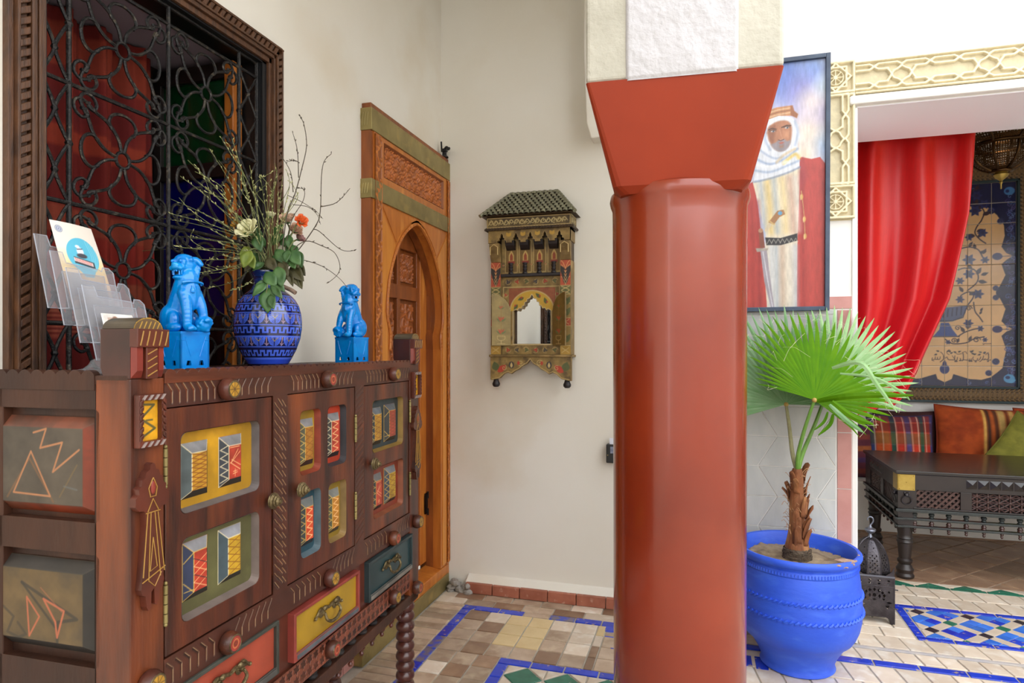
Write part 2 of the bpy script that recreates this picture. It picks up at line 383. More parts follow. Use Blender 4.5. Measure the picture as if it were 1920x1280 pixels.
# alcove shell
al = sroot('wall_alcove')
MB().box(.2, 3.5, 5.6, 5.75, 0, 3.1).build('back_wall', PLASTER_W, al); MB().box(.1, .25, 3.685, 5.75, 0, 3.1).build('left_wall', PLASTER_W, al)
MB().box(3.4, 3.55, 3.685, 5.75, 0, 3.1).build('right_wall', PLASTER_W, al); MB().box(.1, 3.55, 3.685, 5.75, 3.0, 3.1).build('alcove_ceiling', PLASTER_W, al)
bench = struct(MB().box(.25, 3.4, 5.1, 5.6, -.02, .36).build('trim_2', PLASTER_W, None, .01))
MB().box(.25, 3.4, 5.09, 5.11, .0, .012).build('bench_skirting', BROWN_T, bench)

# floor: slab of grout and tiles, each its own piece
fl = struct(MB().box(-2, 5.4, -4.6, 5.75, -.12, -.005).build('floor', GROUT))
def tile(poly, m, name='floor_tile', par=None, top=0.0, gap=.003):
    q = inset(poly, gap+random.random()*.0012)
    if len(q) < 3 or parea(q) < 1.2e-4: return None
    q2 = inset(q, .0018)
    if len(q2) != len(q): q2 = q
    t = top+random.uniform(-.0012, .0008)
    vs = [(a, b, -.007) for a, b in q]+[(a, b, t-.0015) for a, b in q]+[(a, b, t) for a, b in q2]; n = len(q)
    fs = [tuple(range(2*n, 3*n))]+[(k*n+i, k*n+(i+1) % n, (k+1)*n+(i+1) % n, (k+1)*n+i) for k in (0, 1) for i in range(n)]
    return MB().add(vs, fs).build(name, m, par or fl)
def rows(x0, x1, y0, y1, dx, dy, m, name='floor_tile', off=0, jit=.004, sk=0):
    y = y0; k = 0
    while y < y1-.005:
        x = x0-(off*(k % 2))*dx
        while x < x1-.005:
            p = clip_rect([(x+sk*y, y), (x+dx+sk*y, y), (x+dx+sk*(y+dy), y+dy), (x+sk*(y+dy), y+dy)] if not sk else [(x, y), (x+dx, y), (x+dx+sk*dy, y+dy), (x+sk*dy, y+dy)], x0, x1, y0, y1)
            if len(p) > 2: tile(p, m(x, y) if callable(m) else m, name)
            x += dx
        y += dy; k += 1
# gallery, left band of bejmat across the wall foot
rows(-1.33, -1.165, 1.75, 3.065, .165, .056, BEJ, 'bejmat_tile')
rows(-1.33, -.1, 3.065, 3.215, .155, .075, lambda x, y: random.choice([BEJ, BEJ, BROWN_T, BEJ_L]), 'bejmat_tile', .5)
y = 1.7
while y < 3.0: tile(rect(-1.165, -1.113, y, min(y+.125, 3.012)), BLUE_T if y > 2.85 or random.random() < .25 else BLUE_W, 'blue_border_tile'); y += .125
tile([(-1.165, 3.012), (-1.113, 3.012), (-1.09, 3.065), (-1.165, 3.065)], BLUE_T, 'blue_border_tile')
x = -1.1; k = 0
while x < -.46: tile(rect(x, x+.128, 3.012, 3.065), [BLUE_T, BLUE_T, BEJ, BLUE_W, BLUE_T][k % 5], 'blue_border_tile'); x += .128; k += 1
tile(rect(-.46, -.36, 2.96, 3.065), BLUE_T, 'blue_border_tile'); tile(rect(-.43, -.36, 2.86, 2.955), BLUE_T, 'blue_border_tile')
tile([(-.42, 2.855), (-.36, 2.855), (-.33, 2.74), (-.36, 2.74)], BLUE_T, 'blue_border_tile')
cream = {(2, 3), (3, 3), (2, 2), (3, 2), (2, 1), (3, 1), (6, 3)}
def gm(x, y):
    i, j = int(round((x+1.113)/.107)), int(round((y-2.58)/.108))
    if (i, j) in cream: return BEJ_Y
    return random.choice([BEJ, BEJ, BROWN_T, BEJ_L])
rows(-1.113, -.43, 2.58, 3.012, .107, .108, gm)
rows(-1.113, -.82, 1.75, 2.58, .0977, .104, gm)
rows(-.43, .0, 2.58, 2.95, .107, .108, BEJ)
x = -.82; k = 0
while x < .4: tile(rect(x, x+.14, 2.53, 2.58), BLUE_T, 'blue_border_tile'); x += .14
y = 2.53
while y > 1.9: tile(rect(-.82, -.768, y-.11, y), BLUE_T, 'blue_border_tile'); y -= .11
p = .165
for i in range(-1, 6):
    for j in range(0, 4):
        cx, cy = -.768+p*(i+.5), 2.53-p*(j+.5)
        d = clip_rect([(cx-p/2, cy), (cx, cy-p/2), (cx+p/2, cy), (cx, cy+p/2)], -.768, .15, 1.9, 2.53)
        if len(d) > 2: tile(d, GREEN_T, 'green_star_tile')
        for sx, sy in ((1, 1), (-1, 1), (1, -1), (-1, -1)):
            d = clip_rect([(cx, cy+sy*p/2), (cx+sx*p/2, cy+sy*p/2), (cx+sx*p/2, cy)], -.768, .15, 1.9, 2.53)
            if len(d) > 2: tile(d, BEJ_L, 'corner_tile')
# courtyard side
rows(.02, 1.75, 3.012, 3.112, .078, .1, BEJ_L, 'bejmat_tile', sk=-.15)
x = .0
while x < 1.7: tile(rect(x, x+.17, 2.957, 3.008), BLUE_T, 'blue_border_tile'); x += .17
rows(.02, 1.6, 2.65, 2.953, .1, .15, BEJ_L, 'bejmat_tile', .5, sk=-.15)
tile([(.13, 2.80), (.2, 2.80), (.2, 2.9), (.15, 2.9)], BLUE_T, 'blue_border_tile'); tile([(.205, 2.78), (.26, 2.78), (.27, 2.9), (.205, 2.9)], BLUE_T, 'blue_border_tile')
tile(rect(.1, 2.0, 3.112, 3.142), mat('grey_threshold', (168, 164, 168), .7, c2=(190, 180, 170), scale=20), 'threshold_strip')
rows(.662, 1.75, 3.145, 3.272, .1, .127, BEJ_L, 'bejmat_tile', sk=-.15)
rows(.662, .922, 3.272, 3.7, .13, .107, BEJ_L, 'bejmat_tile', .5)
# mosaic field with its blue border
x = .925
while x < 1.9: tile(rect(x, x+.15, 3.272, 3.312), BLUE_T, 'blue_border_tile'); tile(rect(x, x+.15, 3.66, 3.7), BLUE_T, 'blue_border_tile'); x += .15
for k in range(3): tile(rect(.925, .968, 3.313+k*.1155, 3.313+(k+1)*.1155), BLUE_T, 'blue_border_tile')
def rot(p, a=R(45), c=(1.02, 3.44)): return [(c[0]+(x)*math.cos(a)-(y)*math.sin(a), c[1]+x*math.sin(a)+y*math.cos(a)) for x, y in p]
q = .152; b = .105; kk = 0
def mz(poly, m, nm='mosaic_tile'):
    d = clip_rect(rot(poly), .97, 1.85, 3.314, 3.658)
    if len(d) > 2: tile(d, m, nm, gap=.0018)
for i in range(-3, 7):
    for j in range(-6, 5):
        X0, Y0 = i*q, j*q
        for a in (0, 1):
            for c in (0, 1): mz(rect(X0+a*b/2, X0+(a+1)*b/2, Y0+c*b/2, Y0+(c+1)*b/2), random.choice([BLUE_S, BLUE_S, BLUE_S, BLUE_T]))
        mz(rect(X0+b, X0+q, Y0, Y0+b), WHITE_T); mz(rect(X0, X0+b, Y0+b, Y0+q), WHITE_T)
        mz(rect(X0+b, X0+q, Y0+b, Y0+q), GREEN_T if (i+j) % 2 else BLACK_T)
rows(.4, 2.1, 3.702, 3.995, .105, .146, BEJ_L, 'bejmat_tile', .5, sk=-.12)
x = .95
while x < 2.2:
    tile(rect(x, x+.17, 3.998, 4.03), GREEN_T, 'green_border_tile')
    tile([(x+.01, 4.031), (x+.165, 4.031), (x+.0875, 4.085)], GREEN_T, 'green_border_tile')
    tile([(x+.1725-.17, 4.031), (x+.01, 4.031), (x+.0875, 4.085), (x-.0825, 4.085)], BEJ_L, 'corner_tile'); x += .17
for i in range(-2, 12):
    for j in range(-7, 8):
        q5 = .165; a = R(45)
        d = clip_rect(rot(rect(i*q5, (i+1)*q5, j*q5, (j+1)*q5), a, (1.0, 4.3)), .3, 2.25, 4.088, 5.09)
        if len(d) > 2 and parea(d) > .002 and sum(t[0] for t in d)/len(d) > .75: tile(d, BROWN_T, 'alcove_tile')

# skirtings
bb = sroot('baseboard_back')
for k in range(8):
    x0 = -1.215+k*.15
    if x0 > -.1: break
    MB().box(x0, x0+.146, 3.206, 3.23, .001, .053+random.uniform(-.002, .002)).build('skirting_tile', TERRA, bb, .003)
MB().prism([(3.228, 0), (3.285, 0), (3.285, .085), (3.27, .074), (3.228, .056)], -1.225, -.1, 'x').build('plaster_ledge', PLASTER, bb, .004)
m = MB()
for k in range(26): m.ball((random.uniform(-1.33, -1.2), random.uniform(3.2, 3.28), random.uniform(0, .06)*random.random()), (random.uniform(.012, .03), random.uniform(.012, .03), random.uniform(.01, .035)), 7, 5)
m.build('broken_plaster', mat('crumbled_plaster', (172, 166, 158), .95, c2=(140, 132, 122), scale=40, bump=.8, bscale=90), bb)
bl = sroot('baseboard_left')
for k in range(12): MB().box(XL-.003, XL+.014, .55+k*.155, .55+k*.155+.151, .001, .09).build('skirting_tile', PINK, bl, .003)
MB().box(XL-.003, XL+.01, .5, 2.41, .09, .14).build('plaster_ledge', PLASTER_W, bl, .004)

# ------------------------------------------------------------------ column
AX, AY = -.073, 2.065
co = thing('column', 'round glossy red tadelakt column with a flared square capital under a white pier', 'column', (AX, AY, 0), R(4))
co['kind'] = 'structure'
MB().lathe([(.2, 0), (.2, .4), (.201, 1.0), (.203, 1.70), (.2035, 1.735), (.209, 1.748), (.212, 1.762), (.209, 1.779), (.19, 1.79)], 72).build('shaft', TADELAKT, co)
m = MB(); n = 9
def sq(h, r=.012): return rrect(-h, h, -h, h, r, 3)
m.frustum(sq(.192, .025), sq(.262, .01), 1.772, 2.05, 'z', 0); m.frustum(sq(.172, .03), sq(.192, .025), 1.752, 1.772, 'z', 0)
m.build('capital', mat('red_tadelakt_capital', (156, 52, 18), .4, c2=(136, 42, 13), scale=2.5, contrast=(.3, .75), spec=.3), co)
pr = MB().box(-.262, .262, -.262, .262, 2.05, 3.2).build('pier', PLASTER_C, co, .012, seg=3)
c = Canvas(-.151, .147, 2.045, 3.15, .004, (208, 205, 208)); c.H += (vnoise(c.X, c.Y, 26, 4)-.5)*.006
low = np.clip((2.1-c.Y)/.055, 0, 1); c.H -= low*.008*(vnoise(c.X, c.Y, 40, 9)); c.H = np.where(c.Y < 2.052, -.008, c.H)
edge = np.minimum(c.X+.151, .147-c.X); c.H -= np.clip((.006-edge)/.006, 0, 1)*.01
c.build('raised_render', PLASTER_R, lambda x, y, h: (x, -.272-h, y), pr)
MB().prism([(-.262, 2.06), (-.266, 2.3), (-.3, 2.55), (-.38, 2.8), (-.38, 3.2), (-.25, 3.2), (-.25, 2.06)], -.2, .25, 'y').build('arch_haunch', PLASTER, co, .01)

# ------------------------------------------------------------------ carved stucco frieze
fz = sroot('trim_3')
YF = YP-.004
def strap_v(x0, x1, z0, z1):
    c = Canvas(x0, x1, z0, z1, .0022, (206, 190, 158)); return c
HI = (228, 214, 178); hh = .015
def star(c, cx, cy, r, w):
    for k in range(2):
        a0 = R(45*k); c.line([(cx+r*math.cos(a0+i*PI/2+PI/4), cy+r*math.sin(a0+i*PI/2+PI/4)) for i in range(4)], w, HI, h=hh, closed=True)
    for i in range(8): a = i*PI/4; c.line([(cx, cy), (cx+r*.5*math.cos(a), cy+r*.5*math.sin(a))], w*.6, HI, h=hh*.9)
    c.ell(cx, cy, r*.52, r*.52, None, add=0); c.line(circ(cx, cy, r*.52, 20), w*.6, HI, h=hh*.9, closed=True)
VM = vmat('painted_stucco', .85, noise=.06, nscale=50, bump=.3, bscale=90)
def fr(c, x0, x1, z0, z1, w=.012): c.line(rect(x0+w/2, x1-w/2, z0+w/2, z1-w/2), w, HI, h=hh+.002, closed=True)
def straps(c, a0, a1, mid, f, first):
    p = .1075; n = first; k = -1
    while n < a1+p:
        n += p; k += 1
        if n < a0-p: continue
        st0, st1 = (k % 3 == 0), (k % 3 == 2)          # a star sits on every third crossing
        for s in (-1, 1):
            c.line([f(n, s*.0405), f(n+.017, s*.052), f(n+.090, s*.052), f(n+p, s*.0405)], .0105, HI, h=hh)
            i0, i1 = (n+.052 if st0 else n+.017), (n+.055 if st1 else n+.090)
            q = ([] if st0 else [f(n, s*.0405)])+[f(i0, s*.028), f(i1, s*.028)]+([] if st1 else [f(n+p, s*.0405)])
            c.line(q, .0105, HI, h=hh)
            if st0:
                for d in (-1, 1): c.line([f(n+d*.056, s*.028), f(n+d*.046, s*.014), f(n+d*.030, -s*.016), f(n+d*.016, -s*.022), f(n, -s*.034)], .010, HI, h=hh)
for z0, z1, kind in ((2.435, 2.58, 's'), (2.03, 2.435, 'm'), (1.88, 2.03, 's')):
    c = Canvas(.485, .645, z0, z1, .0022, (202, 190, 158)); fr(c, .485, .645, z0, z1); cx, cz = .565, (z0+z1)/2
    if kind == 's': star(c, cx, cz, .062, .010)
    else: straps(c, z0, z1, cz, lambda a, d: (cx+d, a), cz-.1075*4)
    c.mottle(.06, 60, 3); c.build('carved_panel', VM, lambda x, z, h: (x, YF-.0015-h, z), fz, smooth=True)
m = MB(); m.box(.485, .645, YF, YP+.02, 1.875, 2.582); m.build('backing', STUCCO, fz)
c = Canvas(.645, 3.05, 2.425, 2.568, .0024, (202, 190, 158))
for zz in (2.43, 2.563): c.line([(.6, zz), (3.1, zz)], .009, HI, h=hh+.002)
straps(c, .645, 3.05, 0, lambda a, d: (a, 2.4965+d), .645+.180-.1075*4)
c.mottle(.06, 60, 5); c.build('carved_panel', VM, lambda x, z, h: (x, YF-.0015-h, z), fz)
MB().box(.645, 3.05, YF, YP+.02, 2.42, 2.572).build('backing', STUCCO, fz)
# tiled dado beside the alcove
dd = sroot('wall_dado'); YD = YP-.004
def vt(poly, m, name, par, y1=YD-.004, gap=.0012):
    q = inset(poly, gap)
    if len(q) < 3 or parea(q) < 2e-4: return
    q2 = inset(q, .0015); q2 = q2 if len(q2) == len(q) else q
    MB().frustum(q, q2, YD+.004, y1, 'y').build(name, m, par)
s = .165; hgt = .138
for j in range(-1, 11):
    for i in range(-1, 5):
        cx = .408+(i-2)*s*3; cz = .766+(j-3)*2*hgt
        for ox, oz in ((0, 0), (1.5*s, hgt)):
            X, Z = cx+ox*1.0, cz+oz
            for up in (1, -1):
                pl = clip_rect([(X-s, Z), (X+s, Z), (X+s/2, Z+up*hgt), (X-s/2, Z+up*hgt)], -.1, .57, .0, 1.478)
                if len(pl) > 2: vt(pl, DADO, 'dado_tile', dd)
for z0, z1 in ((.0, .2), (.2, .44), (.44, .68), (.68, .93), (.93, 1.2), (1.2, 1.477)): vt(rect(.573, .634, z0, z1), PINK, 'border_tile', dd, YD-.005)
for k in range(5): vt(rect(-.1+k*.147, .047+k*.147, 1.48, 1.538), PINK, 'border_tile', dd, YD-.005)
MB().box(-.1, .634, YD, YP+.01, 0, 1.538).build('tile_bed', PLASTER_W, dd)
# ------------------------------------------------------------------ window with wrought iron grille
IRON = mat('wrought_iron', (46, 44, 42), .38, .55, c2=(30, 30, 32), scale=60, bump=.35, bscale=220, c3=(92, 84, 72), c3scale=50, c3th=(.58, .72))
WOOD_F = mat('dark_frame_wood', (98, 62, 36), .5, c2=(58, 36, 22), scale=22, stretch=(1, 6, .7), bump=.25, bscale=80)
WOOD_O = mat('orange_cedar', (196, 118, 44), .42, c2=(166, 90, 30), scale=10, stretch=(3, 3, .5), bump=.08, c3=(214, 140, 62), c3scale=5, coat=.1)
WOOD_O2 = mat('brown_cedar', (150, 82, 34), .42, c2=(116, 60, 24), scale=10, stretch=(3, 3, .5), bump=.1)
WOOD_OL = mat('pale_cedar', (214, 142, 60), .42, c2=(196, 120, 44), scale=10, stretch=(3, 3, .5), bump=.08)
BRASS = mat('aged_brass', (164, 148, 96), .45, .6, c2=(132, 118, 74), scale=9, c3=(172, 150, 92), c3scale=14, bump=.05)
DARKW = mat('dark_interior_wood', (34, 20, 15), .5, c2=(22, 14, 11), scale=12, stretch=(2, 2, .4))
w1 = sroot('window_1')
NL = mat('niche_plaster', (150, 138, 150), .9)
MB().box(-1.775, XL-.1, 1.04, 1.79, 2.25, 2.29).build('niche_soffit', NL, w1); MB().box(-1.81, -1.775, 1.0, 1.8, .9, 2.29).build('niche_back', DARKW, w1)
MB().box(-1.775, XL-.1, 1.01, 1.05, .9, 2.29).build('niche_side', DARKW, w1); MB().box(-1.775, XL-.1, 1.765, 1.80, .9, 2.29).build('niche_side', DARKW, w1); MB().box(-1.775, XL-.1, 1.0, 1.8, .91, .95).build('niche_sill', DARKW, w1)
IRB = mat('black_iron_liner', (24, 24, 26), .45, .3)
m = MB(); m.box(XL-.1, XL-.001, 1.7655, 1.776, .95, 2.251).box(XL-.1, XL-.001, 1.049, 1.056, .95, 2.251).box(XL-.1, XL-.001, 1.05, 1.775, 2.242, 2.251).box(XL-.1, XL-.001, 1.05, 1.775, .949, .958); m.box(XL-.01, XL+.008, 1.77, 1.795, .95, 2.252).box(XL-.01, XL+.008, 1.04, 1.053, .95, 2.252).box(XL-.01, XL+.008, 1.04, 1.795, 2.238, 2.252); m.build('iron_liner', IRB, w1)
# moulded wooden frame
y0, y1, z1 = .966, 1.866, 2.323; iy0, iy1, iz1 = 1.045, 1.79, 2.247; zb = .93
for nm, s in (('left', 0), ('right', 1)):
    m = MB()
    a, b = (y0, iy0) if s == 0 else (iy1, y1)
    out = a if s == 0 else b; d = 1 if s == 0 else -1
    for k, (u0, u1, xx) in enumerate(((0, .012, .016), (.012, .018, .028), (.04, .047, .03), (.047, .056, .024), (.056, .062, .028), (.062, .079, .018))):
        if u1*1.0 > b-a: u1 = b-a
        lo, hi = sorted((out+d*u0, out+d*u1)); m.box(XL-.01, XL+xx, lo, hi, zb, z1-(u0))
    st = m.build('frame_stile', WOOD_F, w1, .0015)
    r = MB(); lo, hi = sorted((out+d*.018, out+d*.04)); r.box(XL-.005, XL+.016, lo, hi, zb, z1-.02)
    for k in range(60):
        z = zb+.01+k*.0225
        if z > z1-.05: break
        r.prism([(lo, z), (hi, z+.014), (hi, z+.03), (lo, z+.016)], XL+.016, XL+.027, 'x')
    r.build('rope_carving', WOOD_F, st, .002)
m = MB()
for u0, u1, xx in ((0, .012, .016), (.012, .018, .03), (.04, .047, .03), (.047, .056, .024), (.056, .062, .028), (.062, .079, .018)): m.box(XL-.01, XL+xx, y0+u0, y1-u0, z1-u1, z1-u0)
st = m.build('frame_rail', WOOD_F, w1, .0015)
r = MB(); r.box(XL-.005, XL+.016, y0+.018, y1-.018, z1-.04, z1-.018)
for k in range(40):
    y = y0+.025+k*.0225
    if y > y1-.05: break
    r.prism([(y, z1-.04), (y+.014, z1-.018), (y+.03, z1-.018), (y+.016, z1-.04)], XL+.016, XL+.028, 'x')
r.build('rope_carving', WOOD_F, st, .002)
# grille
GX = -1.398; VB = (1.052, 1.12, 1.406, 1.683, 1.766); ZB = (1.085, 1.36, 1.637, 1.912, 2.187)
gr = tag(link('window_grille', None, None, (GX, 1.41, .96)), 'black wrought iron window grille of flower scrolls in a dark carved wooden frame', 'grille'); G0 = Vector((GX, 1.41, .96))
def gp(y, z, x=0): return (x, y-G0.y, z-G0.z)
for k, y in enumerate(VB): MB().tube([gp(y, .96), gp(y, 2.24)], .0068 if k in (0, 4) else .0058, 8).build('upright_bar', IRON, gr)
for z in ZB+(2.235,): MB().tube([gp(1.05, z), gp(1.77, z)], .0055, 8).build('cross_bar', IRON, gr)
def motif(hx, hz):
    m = MB(); r = .0042
    m.tube([(0, .02*math.cos(2*PI*k/16), .02*math.sin(2*PI*k/16)) for k in range(16)], r, 6, closed=True)
    for sy in (1, -1):
        for sz in (1, -1):
            f = lambda a, b: (0, sy*a*hx/.143, sz*b*hz/.1375)
            ends = {0: (.143, .096), 1: (.1, .1375)}
            for sw in (0, 1):
                # one stem of the leaf: from the ring bulging to one side, crossing at the tip and curling to a bar
                q = lambda a, b: f(a, b) if sw == 0 else (0, sy*b*hx/.143, sz*a*hz/.1375)
                P = [q(.019, .004), q(.052, .014), q(.082, .042), q(.098, .078), q(.112, .100), q(.117, .119), q(.105, .134), q(.085, .131), q(.074, .114), q(.082, .099), q(.096, .104), q(.094, .116)]
                m.tube(cr(P, 5), r, 6)
            m.ball(f(.1, .082), .007, 6, 4); m.ball(f(.082, .1), .006, 6, 4)
    for ax in (0, 1):
        for s in (1, -1):
            pts = [(-.056, .052), (-.046, .088), (-.024, .112), (0, .118), (.024, .112), (.046, .088), (.056, .052)]
            pts = [(-.031, .069), (-.040, .088), (-.028, .108), (0, .116), (.028, .108), (.040, .088), (.031, .069)]
            m.tube(cr([(0, a*hx/.143, s*b*hz/.1375) if ax == 0 else (0, s*b*hx/.143, a*hz/.1375) for a, b in pts], 4), r, 6)
    return m.mesh('flower_scroll', IRON)
cells = [(VB[1], VB[2]), (VB[2], VB[3])]
ms = [motif((b-a)/2-.003, .1345) for a, b in cells]
for i, (a, b) in enumerate(cells):
    for j in range(4): link('flower_scroll', ms[i], gr, gp((a+b)/2, (ZB[j]+ZB[j+1])/2))
for a, b in ((VB[0], VB[1]), (VB[3], VB[4])):
    for j in range(4):
        m = MB(); h = .1375
        for k in (0, 1):
            z0 = ZB[j]+k*h
            for s, o in ((1, a), (-1, b)): m.tube(cr([gp(o, z0), gp(o+s*.018, z0+.03), gp((a+b)/2-s*.001, z0+h/2), gp(o+s*.018, z0+h-.03), gp(o, z0+h)], 5), .0042, 6)
            m.ball(gp((a+b)/2, z0+h/2), .008, 6, 4); m.ball(gp(a, z0), .009, 6, 4); m.ball(gp(b, z0), .009, 6, 4)
        m.build('side_scroll', IRON, gr)
# open casement with coloured panes, standing along the right reveal
cs = tag(link('casement', None, None, (-1.45, 1.735, .96)), 'open casement with dark green and blue panes behind the iron grille', 'casement')
fw = MB().plate(rect(-.32, 0, 0, 1.27), [rect(-.29, -.03, .05, .40), rect(-.29, -.03, .45, .69+.21), rect(-.29, -.03, .95, 1.22)], -.018, .018, 'y').build('casement_frame', DARKW, cs, .002)
for z0, z1, c in ((.05, .4, (24, 14, 12)), (.45, .9, (6, 8, 84)), (.95, 1.22, (6, 52, 24))): MB().box(-.291, -.029, -.004, .004, z0-.001, z1+.001).build('pane', mat('pane_%d' % c[2], c, .12, coat=.3), cs)
MB().box(-.03, .004, -.022, .022, 0, 1.27).build('front_stile', WOOD_O, cs, .003)
# red curtain in the niche
c = Canvas(1.06, 1.655, .96, 2.24, .006, (128, 18, 10))
fold = np.sin((c.X-1.06)*2*PI/.12+.6*np.sin(c.Y*2.1))+.4*np.sin((c.X)*2*PI/.05+c.Y)
for z0, z1, col in ((1.86, 1.92, (190, 70, 36)), (1.95, 2.02, (120, 14, 12)), (1.62, 1.70, (186, 84, 52)), (1.40, 1.50, (190, 96, 60)), (1.5, 1.62, (176, 40, 20)), (1.76, 1.8, (130, 20, 14)), (2.08, 2.2, (176, 70, 40))): c.poly(rect(1.0, 1.7, z0, z1), col, a=.75)
for k in range(5):
    for q in range(7): c.line([(1.0, 1.42-q*.014-.0), (1.7, 1.42-q*.014)], .004, (206, 110, 80), a=.5)
for k in range(0, 5): c.poly(rect(1.09+k*.12, 1.13+k*.12, .9, 2.3), (190, 70, 34), a=.35, soft=.012)
c.C *= .8; c.H = .026*fold
ob = c.build('red_curtain', vmat('woven_cloth', .9, noise=.12, nscale=90), lambda y, z, h: (-1.70+h, y, z)); tag(ob, 'red and orange banded cloth hanging inside the window behind the grille', 'curtain')
ob.modifiers.new('thick', 'SOLIDIFY').thickness = .004

# ------------------------------------------------------------------ carved cedar doorway
DX = -1.335
d1 = sroot('door_1')
MB().box(XL-.3, XL-.34, 2.3, 3.6, 0, 2.3).build('dark_recess', DARKW, d1); MB().box(XL-.08, XL-.02, 3.178, 3.23, .06, 2.0).build('rebate', WOOD_O2, d1)
CV = vmat('carved_cedar', .45, noise=.14, nscale=30, coat=.08)
def carve_cedar(name, y0, y1, z0, z1, kind, x, depth=.007, par=None, base=(186, 108, 38), dk=(126, 64, 20), step=.0026):
    c = Canvas(y0, y1, z0, z1, step, base); X, Y = c.X, c.Y
    if kind == 'star':
        f = 2*PI/.052; s = sum(np.cos(f*(X*math.cos(a)+Y*math.sin(a))) for a in (0, PI/4, PI/2, 3*PI/4)); m = np.clip((np.abs(s-.35)-.5)*2.2, 0, 1)
    elif kind == 'vine':
        mid = (y0+y1)/2; w = (y1-y0)/2; ph = Y*2*PI/.09; v = mid+w*.45*np.sin(ph); m = 1-np.clip((.006-np.abs(X-v))/.003, 0, 1)
        lf = np.sin(ph*2+1)*np.cos((X-mid)/w*3.0+ph); m = np.minimum(m, np.clip(1-(lf-.25)*3, 0, 1)); m = np.where(np.abs(X-mid) > w*.86, 0, m)
    else:
        s = np.cos(2*PI*X/.03+2*np.sin(2*PI*Y/.08))*np.cos(2*PI*Y/.03+2*np.sin(2*PI*X/.07)); m = np.clip(.5-s*2.0, 0, 1)
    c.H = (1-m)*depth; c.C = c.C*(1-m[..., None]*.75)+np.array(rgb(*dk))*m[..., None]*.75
    c.mottle(.12, 12, 3, (2, .6))
    return c.build(name, CV, lambda y, z, h: (x+h, y, z), par or d1)
# jambs
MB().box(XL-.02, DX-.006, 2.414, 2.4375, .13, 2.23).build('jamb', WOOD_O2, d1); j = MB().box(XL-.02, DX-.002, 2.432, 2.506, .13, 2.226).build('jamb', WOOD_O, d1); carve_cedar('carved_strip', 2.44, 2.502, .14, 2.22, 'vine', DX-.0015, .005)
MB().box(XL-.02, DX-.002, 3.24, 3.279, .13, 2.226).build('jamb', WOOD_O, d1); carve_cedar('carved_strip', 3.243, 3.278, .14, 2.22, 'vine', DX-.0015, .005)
MB().box(XL-.02, DX-.008, 2.42, 3.28, 2.3, 2.345).build('head_board', WOOD_O2, d1, .003)
for z0, z1 in ((2.226, 2.32), (1.94, 2.022)):
    b = MB().box(XL-.015, DX+.002, 2.408, 3.279, z0, z1).build('brass_band', BRASS, d1, .002)
    for k in range(9): MB().ball((DX+.002, 2.46+k*.1, z1-.008), (.002, .003, .003), 6, 4).build('nail', BRASS, b)
    t = MB(); [t.tube([(XL-.005+.012*k, 2.4075, z0+.02), (XL+.002+.012*k, 2.407, z1-.02)], .0018, 5) for k in range(4)]; t.build('incised_lines', BRASS, b)
# head panel
p = MB().plate(rect(2.506, 3.24, 2.022, 2.226), [rect(2.53, 3.2, 2.055, 2.205)], XL, DX-.004, 'x').build('head_panel', WOOD_O, d1, .003)
MB().ring(rect(2.53, 3.2, 2.055, 2.205), rect(2.545, 3.185, 2.068, 2.193), DX-.004, DX-.024, 'x').build('panel_moulding', WOOD_O2, p)
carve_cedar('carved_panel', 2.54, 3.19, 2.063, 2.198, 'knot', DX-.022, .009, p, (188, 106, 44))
# arch board
arch = [(2.583, .13), (2.583, 1.30), (2.588, 1.37), (2.566, 1.42), (2.556, 1.48), (2.564, 1.553), (2.585, 1.637), (2.622, 1.713), (2.68, 1.797), (2.76, 1.865), (2.872, 1.912), (2.98, 1.868), (3.06, 1.80), (3.12, 1.72), (3.162, 1.637), (3.186, 1.553), (3.194, 1.48), (3.184, 1.42), (3.162, 1.37), (3.167, 1.3), (3.167, .13)]
ac = arch[:2]+cr(arch[1:20], 4)+arch[20:]
MB().plate([(2.506, .13)]+ac+[(3.24, .13), (3.24, 1.94), (2.506, 1.94)], [], XL, DX-.006, 'x').build('arch_board', WOOD_O, d1)
sp = [(2.515, 1.934)]+[(3.232, 1.934)]+[(3.2, 1.86)]+[p for p in cr(arch[7:14], 3)][::-1]+[(2.6, 1.80)]
for nm, pl, mm in (('spandrel_board', [(2.512, 1.93), (2.645, 1.79), (2.70, 1.85), (2.79, 1.905), (2.872, 1.934), (2.96, 1.905), (3.04, 1.85), (3.10, 1.79), (3.234, 1.93)], WOOD_O), ('side_board', [(2.508, .14), (2.560, .14), (2.560, 1.40), (2.535, 1.47), (2.555, 1.6), (2.635, 1.775), (2.508, 1.91)], WOOD_OL), ('side_board', [(3.238, .14), (3.19, .14), (3.19, 1.40), (3.212, 1.47), (3.195, 1.6), (3.11, 1.775), (3.238, 1.91)], WOOD_OL)):
    MB().plate(pl, [], DX-.006, DX-.0025, 'x').build(nm, mm, d1, .001)
rim = MB(); rp = [(DX-.004, a, b) for a, b in ac[1:-1]]; rim.tube(rp, .008, 6); a = MB(); rim.build('arch_moulding', WOOD_O, d1)
bd = MB(); last = None
for q in [(DX+.0, a, b) for a, b in ac[1:-1]]:
    if last is None or (Vector(q)-Vector(last)).length > .016: bd.ball((q[0], q[1], q[2]), (.005, .0075, .0075), 6, 4); last = q
bd.build('beading', WOOD_O, d1)
rev = MB(); n = len(ac); rev.add([(x, a, b) for x in (XL-.0005, XL-.04) for a, b in ac], [(i, i+1, n+i+1, n+i) for i in range(n-1)]); rev.build('arch_reveal', WOOD_O2, d1)
MB().prism([(XL-.05, .07), (DX-.004, .07), (DX-.004, .125), (XL-.05, .14)], 2.414, 3.279, 'y').build('sill', WOOD_O, d1, .003)
